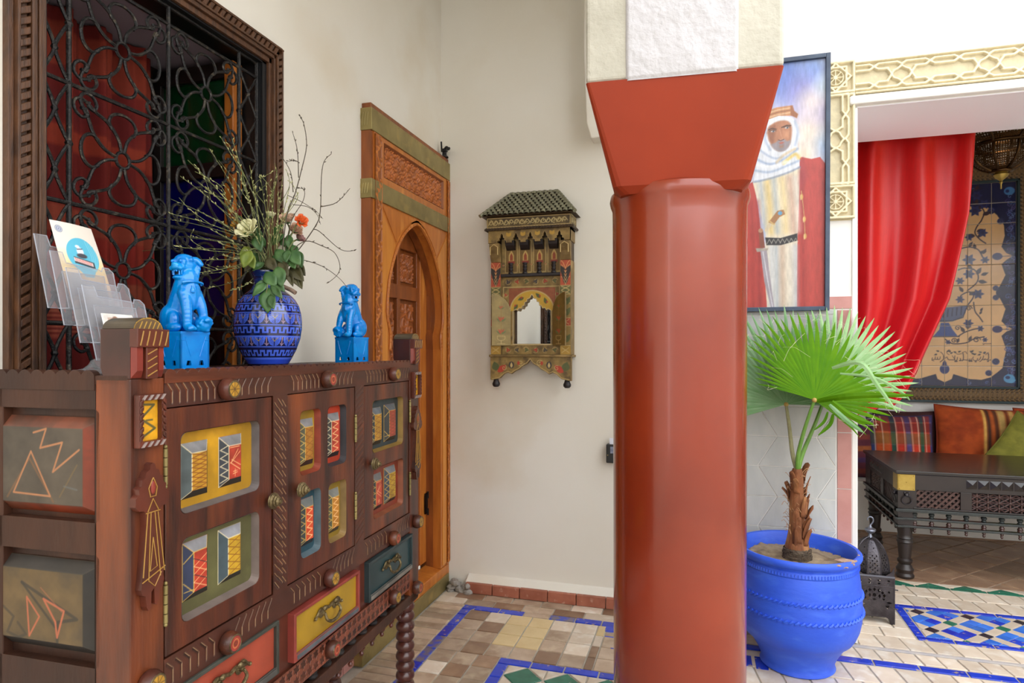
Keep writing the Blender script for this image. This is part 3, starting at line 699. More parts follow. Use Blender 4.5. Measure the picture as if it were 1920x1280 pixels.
kb = MB().box(XL, DX+.004, 2.33, 3.26, .002, .078).build('brass_kick', BRASS, d1, .002)
for k in range(10): MB().ball((DX+.004, 2.37+k*.095, .066), (.0015, .003, .003), 6, 4).build('nail', BRASS, kb)
# door leaf behind the arch, hinged on the far jamb
LX = XL-.045
lf = link('door_leaf', None, d1)
lb = MB().plate(rect(2.54, 3.16, .16, 2.0), [rect(2.62, 2.84, 1.62, 1.8), rect(2.87, 3.06, 1.62, 1.8), rect(2.62, 2.84, .95, 1.55), rect(2.87, 3.06, .95, 1.55), rect(2.62, 2.84, .3, .88), rect(2.87, 3.06, .3, .88)], LX-.035, LX, 'x').build('leaf_frame', WOOD_O2, lf, .004)
MB().box(LX-.034, LX-.024, 2.6, 3.08, .28, 1.82).build('leaf_back', WOOD_O2, lf)
for ya, yb in ((2.62, 2.84), (2.87, 3.06)):
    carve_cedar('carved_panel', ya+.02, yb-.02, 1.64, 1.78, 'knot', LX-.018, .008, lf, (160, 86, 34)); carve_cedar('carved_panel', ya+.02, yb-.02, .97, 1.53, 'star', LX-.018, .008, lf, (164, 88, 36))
    MB().frustum(rect(ya+.012, yb-.012, .32, .86), rect(ya+.04, yb-.04, .36, .82), LX-.024, LX-.008, 'x').build('raised_panel', WOOD_O2, lf)
MB().box(LX-.03, LX+.004, 3.095, 3.175, .16, 1.98).build('hanging_stile', WOOD_O, lf, .003)
hg = MB().box(XL-.04, XL-.034, 3.145, 3.2, .42, .53)
for dz in (.43, .52): hg.lathe([(.006, dz-.018), (.006, dz+.018)], 8, (XL-.03, 3.168, 0))
hg.box(XL-.032, XL-.03, 3.135, 3.195, .425, .525); hg.build('hinge', mat('black_hinge', (26, 24, 24), .4, .6), d1)
MB().box(XL-.32, XL-.03, 2.5, 3.3, .04, .066).build('threshold', mat('dark_stone', (44, 48, 62), .6), d1)
# small dark lamp fitting on the door head
t = thing('lamp_fitting', 'small dark metal lamp fitting on top of the carved doorway in the corner', 'fitting', (-1.35, 3.24, 2.345))
MB().lathe([(.022, 0), (.022, .006), (.012, .012), (.012, .03), (.018, .034), (.018, .046), (.006, .05)], 14).build('base', IRON, t)
MB().tube(cr([(0, 0, .045), (.02, -.02, .05), (.035, -.03, .035), (.045, -.045, .035)], 4), .007, 8).build('arm', IRON, t)
MB().tube([(-.012, -.01, .03), (-.014, -.012, .085)], .005, 6).build('spike', IRON, t)
# ------------------------------------------------------------------ painted and carved sideboard (local x = out of its front, y = along it, z = up)
CW = mat('sideboard_wood', (84, 40, 23), .4, c2=(44, 23, 16), scale=9, stretch=(3, .5, 3), bump=.1, bscale=60, c3=(124, 60, 30), c3scale=3.5, c3th=(.52, .75), coat=.08)
CWV = mat('sideboard_wood_upright', (90, 42, 24), .4, c2=(46, 24, 17), scale=9, stretch=(3, 3, .4), bump=.1, bscale=60, c3=(136, 68, 31), c3scale=3.5, c3th=(.5, .75), coat=.08)
CWD = mat('sideboard_wood_dark', (66, 38, 26), .5, c2=(44, 26, 19), scale=6, stretch=(2, 2, .5), bump=.1, bscale=60, c3=(82, 48, 31), c3scale=3.5, c3th=(.5, .75), coat=.03, spec=.35)
CWR = mat('sideboard_wood_red', (100, 46, 30), .38, c2=(64, 31, 22), scale=9, coat=.1)
BLK = mat('black_turned_wood', (48, 42, 40), .45, c2=(34, 30, 30), scale=20)
LEGW = mat('turned_leg_wood', (78, 36, 27), .3, c2=(68, 32, 24), scale=9, coat=.3)
BRONZE = mat('antique_bronze', (140, 124, 88), .4, .8, c2=(84, 70, 48), scale=70, bump=.3, bscale=200)
CVM = vmat('carved_sideboard', .42, noise=.16, nscale=26, coat=.1)
PNT = vmat('painted_panel', .48, noise=.12, nscale=45, coat=.06)
sb = thing('carved_sideboard', 'dark carved wooden sideboard with painted panels, knobs, drawers and turned legs under the grille window', 'sideboard', (-.9687, .89, 0), R(1.67))
WB = (70, 36, 24)
# carcass, side frame, posts
MB().box(-.362, -.035, .02, 1.255, .44, 1.235).build('carcass', CWD, sb)
MB().box(-.372, -.006, .0, 1.275, 1.236, 1.2535).build('top_board', CWD, sb, .002)
hs = [rrect(-.335, -.067, .988, 1.192, .012), rrect(-.335, -.067, .727, .93, .012), rrect(-.335, -.067, .50, .67, .012)]
MB().plate(rect(-.372, -.0765, .44, 1.236), hs, .0, .022, 'y').build('side_frame', CWD, sb, .003)
SPB = MB().box(-.36, -.06, .019, .024, .46, 1.2); SPB.build('side_backing', CWD, sb)
for (w0, w1), face, bev, dk, kind in (((.997, 1.176), (96, 84, 70), (140, 54, 24), (140, 78, 56), 0), ((.743, .912), (116, 92, 56), (46, 42, 40), (64, 58, 54), 1), ((.51, .66), (110, 60, 40), (60, 40, 30), (60, 40, 30), 2)):
    a0, a1 = -.332, -.073; c = Canvas(a0, a1, w0, w1, .0014, face); b = .034
    c.poly([(a0, w0), (a1, w0), (a1-b, w0+.018), (a0+b, w0+.018)], bev); c.poly([(a1, w0), (a1, w1), (a1-b, w1-.02), (a1-b, w0+.018)], bev)
    c.poly([(a0, w1), (a1, w1), (a1-b, w1-.02), (a0+b, w1-.02)], dk); c.poly([(a0, w0), (a0, w1), (a0+b, w1-.02), (a0+b, w0+.018)], bev)
    c.mottle(.2, 25, 3); c.tint((60, 52, 44), .4, 18, 5, .5)
    f = lambda px, py: (-.302+(px-0)/330*.229, w0+.0 + (py)*(w1-w0))
    if kind == 0:
        O = (206, 138, 92); T = [(-.270, 1.033), (-.228, 1.111), (-.182, 1.030)]
        c.line([(-.285, 1.024), (-.232, 1.098), (-.175, 1.02)], .004, (150, 100, 60), a=.6); c.line(T, .0034, O, closed=True); c.line([(-.222, 1.146), (-.192, 1.154), (-.206, 1.118), (-.154, 1.13), (-.176, 1.075), (-.115, 1.118)], .0036, O); c.line([(-.16, 1.03), (-.12, 1.09)], .003, (140, 110, 66), a=.6)
        c.line([(-.15, 1.05), (-.12, 1.045)], .003, (120, 130, 140), a=.5)
    if kind == 1:
        D = (60, 52, 42); O = (206, 112, 76)
        c.line([(-.25, .866), (-.12, .81), (-.165, .80), (-.166, .752)], .006, D, a=.8); c.line([(-.25, .866), (-.17, .79)], .005, D, a=.8); c.line([(-.3, .82), (-.27, .80), (-.285, .77), (-.25, .76)], .005, D, a=.6); c.line([(-.26, .79), (-.24, .77), (-.27, .757)], .005, D, a=.6)
        c.line([(-.238, .84), (-.208, .806), (-.232, .768)], .0036, O, closed=True); c.line([(-.198, .84), (-.15, .822), (-.166, .772), (-.17, .80)], .0042, O, closed=True); c.line([(-.205, .86), (-.155, .82)], .002, O, a=.6)
    c.C *= .86
    d = np.minimum(np.minimum((c.X-a0), (a1-c.X)) / b, np.minimum(c.Y-w0, w1-c.Y)/.019); c.H = np.clip(d, 0, 1)*.016
    c.build('side_panel', PNT, lambda v, w, h: (v, .017-h, w), sb, smooth=False)
for u0, v1, nm in ((0, 0, 'a'), (1.2, 0, 'b'), (0, -.2955, 'c'), (1.2, -.2955, 'd')):
    MB().box(v1-.0765, v1, u0, u0+.0765, .39, 1.247).build('corner_post', CWV if v1 == 0 else CWD, sb, .002)
# scalloped upper edges
def scal(a0, a1, n):
    p = (a1-a0)/n; out = []
    for k in range(n):
        for t in range(7): x = t/7; out.append((a0+(k+x)*p, 1.2545+.0085*math.sin(PI*x)**.7))
    return out+[(a1, 1.2545)]
MB().plate([(1.199, 1.236), (.0765, 1.236)]+scal(.0765, 1.199, 39)+[], [], -.012, .002, 'x').build('scalloped_edge', CW, sb, .001)
MB().plate([(-.078, 1.226), (-.372, 1.226)]+[(a, b-.0) for a, b in scal(-.372, -.078, 10)], [], -.002, .012, 'y').build('scalloped_edge', CWD, sb, .001)
# carved rails and stiles
GV = (224, 186, 134)
def rail(name, u0, u1, w0, w1, marks, v=.0, base=WB, step=.0017, par=sb):
    MB().box(v-.028, v-.0012, u0, u1, w0, w1).build(name, CW, par)
    c = Canvas(u0, u1, w0, w1, step, base); c.mottle(.22, 14, 3, (1, 3)); c.tint((62, 32, 26), .6, 6, 8, .5); c.tint((140, 74, 46), .5, 9, 11, .58)
    for p, wd in marks: c.line(p, wd*1.9, (40, 22, 18), add=-.002); c.line([(a+.0009, b+.0004) for a, b in p], wd*.95, GV)
    return c.build(name, CVM, lambda u, w, h: (v+h, u, w), par)
def chev(u0, u1, wt, wm, wb, direc, n):
    out = []
    for k in range(n):
        u = u0+(u1-u0)*(k+.5)/n
        out.append(([(u-direc*.008, wt), (u+direc*.006, wm)], .0022)); out.append(([(u+direc*.006, wm), (u+direc*.006, wb)], .0018))
    return out
mk = []
for a, b, cc in ((.08, .405, .24), (.475, .80, .635), (.862, 1.195, 1.045)):
    mk += chev(a, cc-.026, 1.238, 1.220, 1.198, 1, 7)+chev(cc+.028, b, 1.238, 1.218, 1.2, -1, 6)
rail('top_rail', .0765, 1.2, 1.19, 1.2365, mk)
mk = []
for a, b, cc in ((.08, .405, .24), (.475, .80, .645), (.862, 1.195, 1.045)):
    mk += chev(a, cc-.026, .704, .690, .664, 1, 6)+chev(cc+.028, b, .708, .688, .668, -1, 6)
rail('middle_rail', .0765, 1.2, .65, .716, mk)
mk = [([(.428+.0, 1.18-k*.0215), (.444, 1.163-k*.0215)], .0019) for k in range(21)]+[([(.414, 1.172-k*.0215), (.43, 1.154-k*.0215)], .0021) for k in range(21)]+[([(.444, 1.176-k*.0215), (.458, 1.160-k*.0215)], .0016) for k in range(21)]
rail('carved_stile', .409, .465, .716, 1.19, mk)
mk = [([(.808, 1.166-k*.0185), (.853, 1.19-k*.0185)], .0026) for k in range(25)]
rail('carved_stile', .803, .858, .716, 1.19, mk)
# doors
def block(par, u0, u1, w0, w1, v, top, left, face, pat, ln, lines):
    b = .017; h = .0135; c = Canvas(u0, u1, w0, w1, .0012, face); B = (30, 30, 32)
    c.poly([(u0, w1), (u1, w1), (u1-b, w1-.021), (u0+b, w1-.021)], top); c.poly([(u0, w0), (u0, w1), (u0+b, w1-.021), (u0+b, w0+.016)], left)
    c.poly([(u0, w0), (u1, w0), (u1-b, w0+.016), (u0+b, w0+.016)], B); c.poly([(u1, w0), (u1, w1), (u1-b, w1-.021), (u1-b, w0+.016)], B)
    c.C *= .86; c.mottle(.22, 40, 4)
    f0, f1, g0, g1 = u0+b, u1-b, w0+.016, w1-.021
    for a in (((u0, w1), (f0, g1)), ((u1, w1), (f1, g1)), ((u0, w0), (f0, g0)), ((f0, g1), (f0, g0)), ((f0, g1), (f1, g1)), ((u0, w0), (u0, w1))): c.line(list(a), .0013, ln)
    n = 5; L = (g1-g0)/n
    if lines == 'zig': c.line([(u0+(.003 if k % 2 else b-.002), w1-.02-k*(w1-w0-.03)/9) for k in range(10)], .0013, ln)
    if lines == 'ends': c.line([(f0, g1), (u0+.002, g1-.02)], .0013, ln); c.line([(f0, g0), (u0+.002, g0+.02)], .0013, ln); c.line([(f0, g0+.006), (u0+.003, g0+.002)], .0013, ln)
    D = (120, 64, 20) if pat < 2 else (232, 176, 120)
    if pat == 0:
        for s in (0, 1): c.line([(f0+(f1-f0)*((k+s) % 2), g0+k*L*.62) for k in range(9) if g0+k*L*.62 <= g1], .0016, D)
        for k in range(8): c.ell((f0+f1)/2, g0+(k+.5)*L*.62, .0012, None, D)
    if pat == 1:
        for k in range(5): c.line([(f0, g0+k*L), (f1, g0+(k+.9)*L), (f1, g0+(k+.1)*L), (f0, g0+(k+.9)*L)], .0015, D)
    if pat == 2:
        m_ = (f0+f1)/2
        c.line([(f0+.003, g1-.004), (f1-.006, g1-.004)], .0014, D); c.line([(f1-.01, g1-.01), (f0+.005, g1-.038), (f1-.004, g1-.016)], .0014, D); c.line([(f0+.004, g1-.036), (f1-.004, g1-.055)], .0016, D); c.line([(f0+.008, g1-.03), (f1-.002, g1-.046)], .0014, D)
        c.line([(m_, g0+.004), (m_, g0+.02)], .0014, D); c.line([(m_-.007, g0+.010), (m_+.007, g0+.012)], .0014, D); c.line([(m_-.006, g0+.015), (m_+.006, g0+.016)], .0014, D)
    if pat == 3:
        for k in range(4): c.line([(f0, g0+(k+.2)*L), (f1, g0+(k+1.3)*L)], .0013, D); c.line([(f1, g0+(k+.1)*L), (f0, g0+(k+1.2)*L)], .0014, (40, 34, 40) if k % 2 else D)
    if pat == 4: c.line([(f0+(f1-f0)*(.15+.7*(k % 2)), g0+k*L*.5) for k in range(11)], .002, (240, 190, 130))
    d = np.minimum(np.minimum(c.X-u0, u1-c.X)/b, np.minimum((c.Y-w0)/.016, (w1-c.Y)/.021)); c.H = np.clip(d, 0, 1)*h
    return c.build('raised_block', PNT, lambda u, w, hh_: (v+hh_, u, w), par, smooth=False)
GREY = (140, 138, 138); SL = (58, 64, 68); NV = (34, 44, 78); YL = (196, 148, 40); RD = (196, 66, 44); CRM = (232, 214, 170); OLV = (78, 76, 48); GLD = (214, 170, 70)
doors = [
 ((.079, .406), [((.119, .358, .978, 1.137), (204, 150, 28), (150, 140, 138), [(.137, .212, 1.001, 1.113, GREY, (74, 84, 84), (206, 150, 40), 0, CRM, ''), (.245, .318, 1.003, 1.112, GREY, (46, 50, 58), RD, 2, CRM, 'zig')]),
                 ((.122, .357, .765, .929), (104, 100, 60), (172, 150, 140), [(.142, .212, .797, .914, (158, 156, 158), NV, RD, 3, GLD, 'ends'), (.243, .316, .796, .913, (150, 150, 154), (58, 76, 84), (204, 160, 40), 1, CRM, '')])], (.392, .944)),
 ((.466, .802), [((.521, .618, .976, 1.142), (160, 124, 32), (196, 84, 58), [(.535, .605, .995, 1.118, GREY, OLV, (180, 120, 40), 1, GLD, 'zig')]),
                 ((.652, .753, .974, 1.142), (198, 62, 30), (78, 74, 78), [(.664, .738, .996, 1.120, GREY, (52, 48, 40), RD, 4, CRM, 'zig')]),
                 ((.525, .618, .762, .93), (40, 76, 88), (126, 150, 160), [(.537, .606, .785, .908, (120, 124, 120), (44, 50, 48), (212, 78, 40), 4, GLD, 'zig')]),
                 ((.657, .753, .762, .927), (156, 124, 34), (196, 158, 92), [(.668, .738, .782, .905, (136, 136, 128), OLV, (200, 130, 40), 4, GLD, 'zig')])], (.508, .946)),
 ((.859, 1.19), [((.915, 1.143, .973, 1.137), (48, 62, 66), (200, 156, 72), [(.925, 1.005, .992, 1.112, (110, 116, 120), (40, 46, 50), (200, 146, 44), 1, GLD, 'zig'), (1.03, 1.11, .992, 1.116, (96, 100, 104), (50, 50, 46), (176, 70, 56), 0, GLD, 'ends')]),
                 ((.922, 1.143, .761, .922), (150, 62, 38), (196, 112, 74), [(.932, 1.006, .782, .898, (120, 118, 116), (46, 50, 50), (200, 70, 46), 2, GLD, 'zig'), (1.03, 1.11, .784, .905, (130, 132, 136), (60, 66, 78), (200, 156, 40), 1, GLD, 'zig')])], (.905, .943))]
for (u0, u1), holes, kn in doors:
    hp = [rrect(h[0][0], h[0][1], h[0][2], h[0][3], .016, 4) for h in holes]
    dr = MB().plate(rect(u0+.0015, u1-.0015, .7185, 1.1875), hp, -.03, -.001, 'x').build('cupboard_door', CWV, sb, .0022)
    MB().box(-.034, -.031, u0, u1, .718, 1.188).build('door_back', CWD, dr)
    for (a, b, w0, w1), ground, rev, blocks in holes:
        rev = tuple(int(x*.74) for x in rev); ground = tuple(int(x*.88) for x in ground)
        o = rrect(a, b, w0, w1, .016, 4); i_ = rrect(a+.0015, b-.0045, w0+.007, w1-.0015, .013, 4)
        MB().ring(o, i_, -.0008, -.02, 'x').build('panel_bevel', mat('bevel_%d_%d_%d' % rev, rev, .5, c2=tuple(int(x*.8) for x in rev), scale=20), dr)
        MB().box(-.024, -.019, a, b, w0, w1).build('panel_ground', mat('ground_%d_%d_%d' % ground, ground, .48, c2=tuple(int(x*.84) for x in ground), scale=14, c3=tuple(int(min(255, x*1.12)) for x in ground), c3scale=9, bump=.1, coat=.05), dr)
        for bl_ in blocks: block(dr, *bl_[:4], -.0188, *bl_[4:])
    MB().lathe([(.004, 0), (.004, .010), (.019, .011), (.0175, .014), (.019, .016), (.014, .019), (.014, .022), (.010, .024), (.0105, .027), (.006, .030), (.005, .034), (.0, .035)], 20, (0, kn[0], kn[1]), 'x').build('knob', BRONZE, dr)
for u, w0, w1 in ((.078, 1.045, 1.114), (.078, .785, .857), (.803, 1.03, 1.1), (.803, .80, .87), (1.196, 1.045, 1.114), (1.196, .785, .857)):
    m = MB(); 
    for k in range(4): m.lathe([(.0042, w0+(w1-w0)*k/4+.0008), (.0042, w0+(w1-w0)*(k+1)/4-.0008)], 10, (.002, u, 0))
    m.ball((.002, u, w1+.003), .004, 8, 5); m.ball((.002, u, w0-.003), .004, 8, 5); m.build('hinge', BRASS, sb)
# bosses
def boss(u, w, col, star, v=0):
    m = MB().lathe([(.020, 0), (.0235, .004), (.0245, .012), (.022, .020), (.018, .026), (.0, .0262)], 24, (v, u, w), 'x'); o = m.build('boss', CWR if col else CW, sb)
    c = Canvas(-.0185, .0185, -.0185, .0185, .0011, (60, 50, 56)); c.ell(0, 0, .0155, None, (176, 130, 40) if star else (150, 52, 40)); c.mottle(.2, 90, 5)
    D = (80, 52, 24)
    if star:
        for k in range(8): a = k*PI/4; c.line([(0, 0), (.0145*math.cos(a), .0145*math.sin(a))], .0014, D)
    else: c.line(circ(0, 0, .009, 14), .0015, (200, 140, 80), closed=True); c.line(circ(0, 0, .004, 8), .0015, D, closed=True)
    c.H = .0004*np.ones_like(c.X); R2 = np.hypot(c.X, c.Y)
    c.build('inlay', PNT, lambda x, y, h: (v+.0263+h, u+x, w+y), o, mask=R2 < .0182)
    MB().tube([(v+.0262, u+.0178*math.cos(k*2*PI/24), w+.0178*math.sin(k*2*PI/24)) for k in range(24)], .0014, 6, closed=True).build('rim', BRONZE, o)
for u, w, cl, s in ((.240, 1.216, 1, 1), (.636, 1.219, 0, 0), (1.047, 1.218, 1, 1), (.243, .677, 0, 0), (.649, .674, 1, 1), (1.047, .67, 0, 0), (1.242, .675, 0, 1), (.656, .476, 0, 0), (1.05, .472, 1, 1), (1.238, .437, 0, 0), (.035, .695, 1, 1), (.25, .476, 1, 1), (.035, .437, 0, 0)): boss(u, w, cl, s, .0)
# lower front: board, drawers, handles
MB().box(-.03, -.008, .0765, 1.2, .50, .652).build('drawer_board', CWR, sb)
def drawer(u0, u1, w0, w1, face, rim, low, v1):
    m = MB().plate(rect(u0, u1, w0, w1), [rect(u0+.010, u1-.010, w0+.017, w1-.009)], -.1, v1, 'x'); d = m.build('drawer', mat('rim_%d_%d_%d' % rim, rim, .45, c2=tuple(int(x*.7) for x in rim), scale=12), sb, .002)
    MB().frustum(rect(u0+.010, u1-.010, w0+.003, w0+.018), rect(u0+.012, u1-.012, w0+.005, w0+.014), v1-.004, v1+.002, 'x').build('lower_lip', mat('lip_%d_%d_%d' % low, low, .45, c2=tuple(int(x*.6) for x in low), scale=10), d)
    MB().box(v1-.02, v1-.009, u0+.009, u1-.009, w0+.010, w1-.008).build('drawer_face', mat('face_%d_%d_%d' % face, face, .42, c2=tuple(int(x*.78) for x in face), scale=7, c3=tuple(int(x*.6) for x in face), c3scale=5, c3th=(.55, .8), coat=.1), d)
    u = (u0+u1)/2+.0; w = (w0+w1)/2+.012; h = MB(); x = v1-.009
    for s in (-1, 1):
        h.lathe([(.012, 0), (.013, .003), (.006, .006), (.005, .014)], 12, (x, u+s*.034, w), 'x')
        h.tube(cr([(x+.004, u+s*.02, w+.006), (x+.006, u+s*.042, w+.014), (x+.005, u+s*.056, w+.002), (x+.004, u+s*.066, w-.004)], 4), [.004]*13, 6); h.ball((x+.005, u+s*.066, w-.004), .005, 6, 4); h.ball((x+.01, u+s*.028, w+.012), (.006, .009, .007), 8, 5)
    h.tube(cr([(x+.005, u-.05, w+.002), (x+.006, u-.02, w+.010), (x+.006, u, w+.005), (x+.006, u+.02, w+.010), (x+.005, u+.05, w+.002)], 4), .0045, 6)
    h.build('handle_plate', BRONZE, d)
    MB().tube(cr([(x+.014, u-.034, w), (x+.02, u-.036, w-.014), (x+.022, u-.018, w-.026), (x+.023, u, w-.028), (x+.022, u+.018, w-.026), (x+.02, u+.036, w-.014), (x+.014, u+.034, w)], 5), [.0032+.0016*math.sin(PI*k/30) for k in range(31)], 8).build('bail_handle', BRONZE, d)
drawer(.085, .425, .522, .65, (172, 74, 52), (70, 72, 64), (110, 106, 100), .006)
drawer(.478, .812, .52, .642, (176, 136, 34), (146, 60, 50), (96, 100, 104), .012)
drawer(.875, 1.205, .518, .642, (42, 66, 68), (48, 62, 64), (152, 142, 130), .010)
# carved bottom rail with rosettes
MB().box(-.028, -.0012, .0765, 1.2, .445, .506).build('bottom_rail', CW, sb)
c = Canvas(.0765, 1.2, .445, .506, .0015, (112, 58, 40)); c.mottle(.25, 20, 3); p = .0305
for k in range(38):
    for q_ in range(2):
        cx, cy = .0765+(k+.5)*p*.97, .460+q_*p
        for a in range(6):
            an = a*PI/3+PI/6; tip = (cx+.0145*math.cos(an), cy+.0145*math.sin(an)); c.leaf(cx, cy, .0145, .0034, an, (84, 42, 30), add=-.003); c.line([(cx, cy), tip], .0009, (190, 132, 96))
c.build('rosette_carving', CVM, lambda u, w, h: (h, u, w), sb)
MB().box(-.05, .0, .0, 1.275, .386, .42).build('lower_rail', CWD, sb, .003); MB().box(-.372, -.0, .0, .05, .386, .42).build('lower_rail', CWD, sb, .003)
sp = MB().lathe([(.009, .0), (.016, .003), (.018, .008), (.012, .012), (.015, .015), (.0165, .019), (.009, .024), (.009, .027)], 14).mesh('spindle', BLK)
dp = MB().lathe([(.0, -.038), (.005, -.036), (.0075, -.029), (.004, -.023), (.010, -.018), (.0115, -.012), (.006, -.008), (.008, -.004), (.008, .0)], 12).mesh('drop', CWR)
for k in range(16):
    link('spindle', sp, sb, (-.02, .115+k*.0695, .419)); link('drop_finial', dp, sb, (-.02, .115+k*.0695, .388))
lg = MB(); prof = [(.024, .40), (.03, .388)]
z = .385
while z > .01: prof += [(.024, z), (.031, z-.007), (.0345, z-.0175), (.033, z-.026), (.027, z-.034)]; z -= .036
prof += [(.02, .0)]; prof = [(r, max(zz, 0)) for r, zz in prof]
lm = MB().lathe(prof, 24).mesh('turned_leg', LEGW)
for v, u in ((-.036, .04), (-.036, 1.238), (-.334, .04), (-.334, 1.238)): link('turned_leg', lm, sb, (v, u, 0))
# corner finials
def finial(u0, mirror=0):
    f = link('corner_finial', None, sb)
    v0, v1 = -.066, .0; a, b = u0, u0+.072
    MB().prism([(v0+.006, 1.247), (v1-.001, 1.247), (v1-.001, 1.337), (v0-.002, 1.337), (v0-.002, 1.268)], a+.001, b-.001, 'y').build('finial_block', mat('finial_wood', (78, 36, 25), .32, c2=(48, 24, 18), scale=9, coat=.15), f, .002)
    am = (a+b)/2; arc = [(am+.033*math.cos(t), 1.337+.021*math.sin(t)) for t in np.linspace(0, PI, 15)]
    MB().prism(arc, v0+.0, v1+.004, 'x').build('rounded_cap', mat('cap_wood', (84, 72, 52), .4, c2=(58, 46, 36), scale=16, coat=.1), f, .0015)
    c = Canvas(am-.034, am+.034, 1.336, 1.36, .0012, (98, 76, 50)); c.line(arc, .003, (212, 164, 40))
    for k in range(5): c.line([(am-.02+k*.01, 1.338), (am-.014+k*.01, 1.350)], .0018, (206, 160, 60))
    c.build('painted_cap_end', PNT, lambda u, w, h: (v1+.0045, u, w), f, mask=((c.X-am)/.033)**2+((c.Y-1.337)/.021)**2 < 1)
    tb = MB(); tb.box(-.002, .016, a-.0, b+.001, 1.304, 1.337); tb.box(-.002, .012, a+.024, a+.050, 1.247, 1.305); t = tb.build('tee_bar', CWR, f, .0015)
    g = MB()
    for k in range(5): g.tube(cr([(.0165, a+.006+k*.014, 1.307), (.0168, a+.009+k*.014, 1.318), (.0165, a+.013+k*.014, 1.333)], 3), .0013, 5)
    for k in range(4): g.tube([(.0125, a+.026, 1.252+k*.013), (.0125, a+.047, 1.262+k*.013)], .0012, 5)
    g.build('gold_lines', mat('gold_paint', (160, 118, 52), .45), t)
    for s0, s1 in ((a+.001, a+.024), (a+.050, b-.001)): MB().frustum(rect(s0, s1, 1.249, 1.304), rect(s0+.004, s1-.006, 1.262, 1.304), .0, .010, 'x').build('red_wedge', mat('red_wedge', (142, 54, 40), .4, c2=(112, 42, 32), scale=12), f)
finial(.0); finial(1.203)
# small rope framed pictures and hand shaped ornaments on the two front posts
def post_art(u0, rich):
    a, b, w0, w1 = u0+.006, u0+.066, 1.124, 1.219
    p = MB().plate(rect(a, b, w0, w1), [rect(a+.009, b-.008, w0+.011, w1-.011)], 0, .014, 'x').build('rope_frame', CWR, sb, .002)
    r = MB()
    for k in range(4):
        x = a+.004+k*.014; r.prism([(x, w1-.010), (x+.005, w1-.010), (x+.013, w1-.001), (x+.008, w1-.001)], .0135, .0165, 'x'); r.prism([(x, w0+.001), (x+.005, w0+.001), (x+.013, w0+.010), (x+.008, w0+.010)], .0135, .0165, 'x')
    r.build('pale_twist', mat('pale_twist', (150, 134, 128), .45), p)
    r = MB()
    for k in range(6):
        z = w0+.012+k*.0125; r.prism([(a+.0005, z), (a+.008, z+.006), (a+.008, z+.014), (a+.0005, z+.009)], .0135, .017, 'x'); r.prism([(b-.0075, z+.006), (b-.0005, z), (b-.0005, z+.009), (b-.0075, z+.014)], .0135, .017, 'x')
    r.build('rope_twist', CWR, p, .001)
    c = Canvas(a+.008, b-.007, w0+.010, w1-.010, .0012, (212, 152, 24)); m_ = (a+b)/2
    c.mottle(.2, 60, 4); G = (86, 80, 44)
    c.line([(a+.014, w1-.018), (b-.016, w1-.02), (a+.014, m_*0+(w0+w1)/2+.004), (b-.014, (w0+w1)/2-.016), (a+.014, w0+.016)], .0042, G); c.line([(m_-.004, (w0+w1)/2), (m_+.01, (w0+w1)/2)], .003, G)
    c.build('painted_zigzag', PNT, lambda u, w, h: (.003, u, w), p)
    f = lambda pts: [(u0+x, y) for x, y in pts]
    L = [(.036, 1.095), (.031, 1.092), (.029, 1.083), (.022, 1.080), (.019, 1.070), (.0125, 1.067), (.011, 1.056), (.005, 1.052), (.006, 1.042), (-.0015, 1.036), (-.002, 1.022), (.006, 1.013), (.014, 1.012), (.020, 1.008), (.0215, .98), (.013, .89), (.010, .872), (.013, .862), (.020, .858), (.022, .838), (.026, .830), (.032, .834), (.033, .862), (.0405, .868)]
    Rr = [(.081-x, y) for x, y in L[::-1][1:]]; Rr = [(x-.009, y+(.004 if y < .9 else 0)) for x, y in Rr]
    o = MB().plate(f(L+Rr), [], 0, .014, 'x').build('hand_ornament', CWR if rich else CW, sb, .003)
    g = MB(); V = .0146
    for ps in (((.024, 1.006), (.014, .893)), ((.031, 1.006), (.026, .885)), ((.040, 1.005), (.053, .885)), ((.047, 1.004), (.062, .892)), ((.020, 1.006), (.052, 1.006)), ((.012, .884), (.064, .9)), ((.026, .884), (.04, .87), (.055, .892)), ((.036, .96), (.029, .90), (.045, .905), (.036, .96)), ((.024, 1.008), (.036, 1.03), (.048, 1.008)), ((.036, 1.068), (.026, 1.05), (.03, 1.034), (.042, 1.034), (.045, 1.05), (.036, 1.068))):
        g.tube([(V, u0+x, y) for x, y in ps], .0011, 5)
    g.build('gold_lines', mat('gold_paint', (160, 118, 52), .45), o)
    MB().ball((.0145, u0+.036, 1.05), (.002, .006, .012), 10, 6).build('painted_eye', mat('red_wedge', (166, 58, 44), .4), o)
post_art(.0, 1); post_art(1.203, 0)
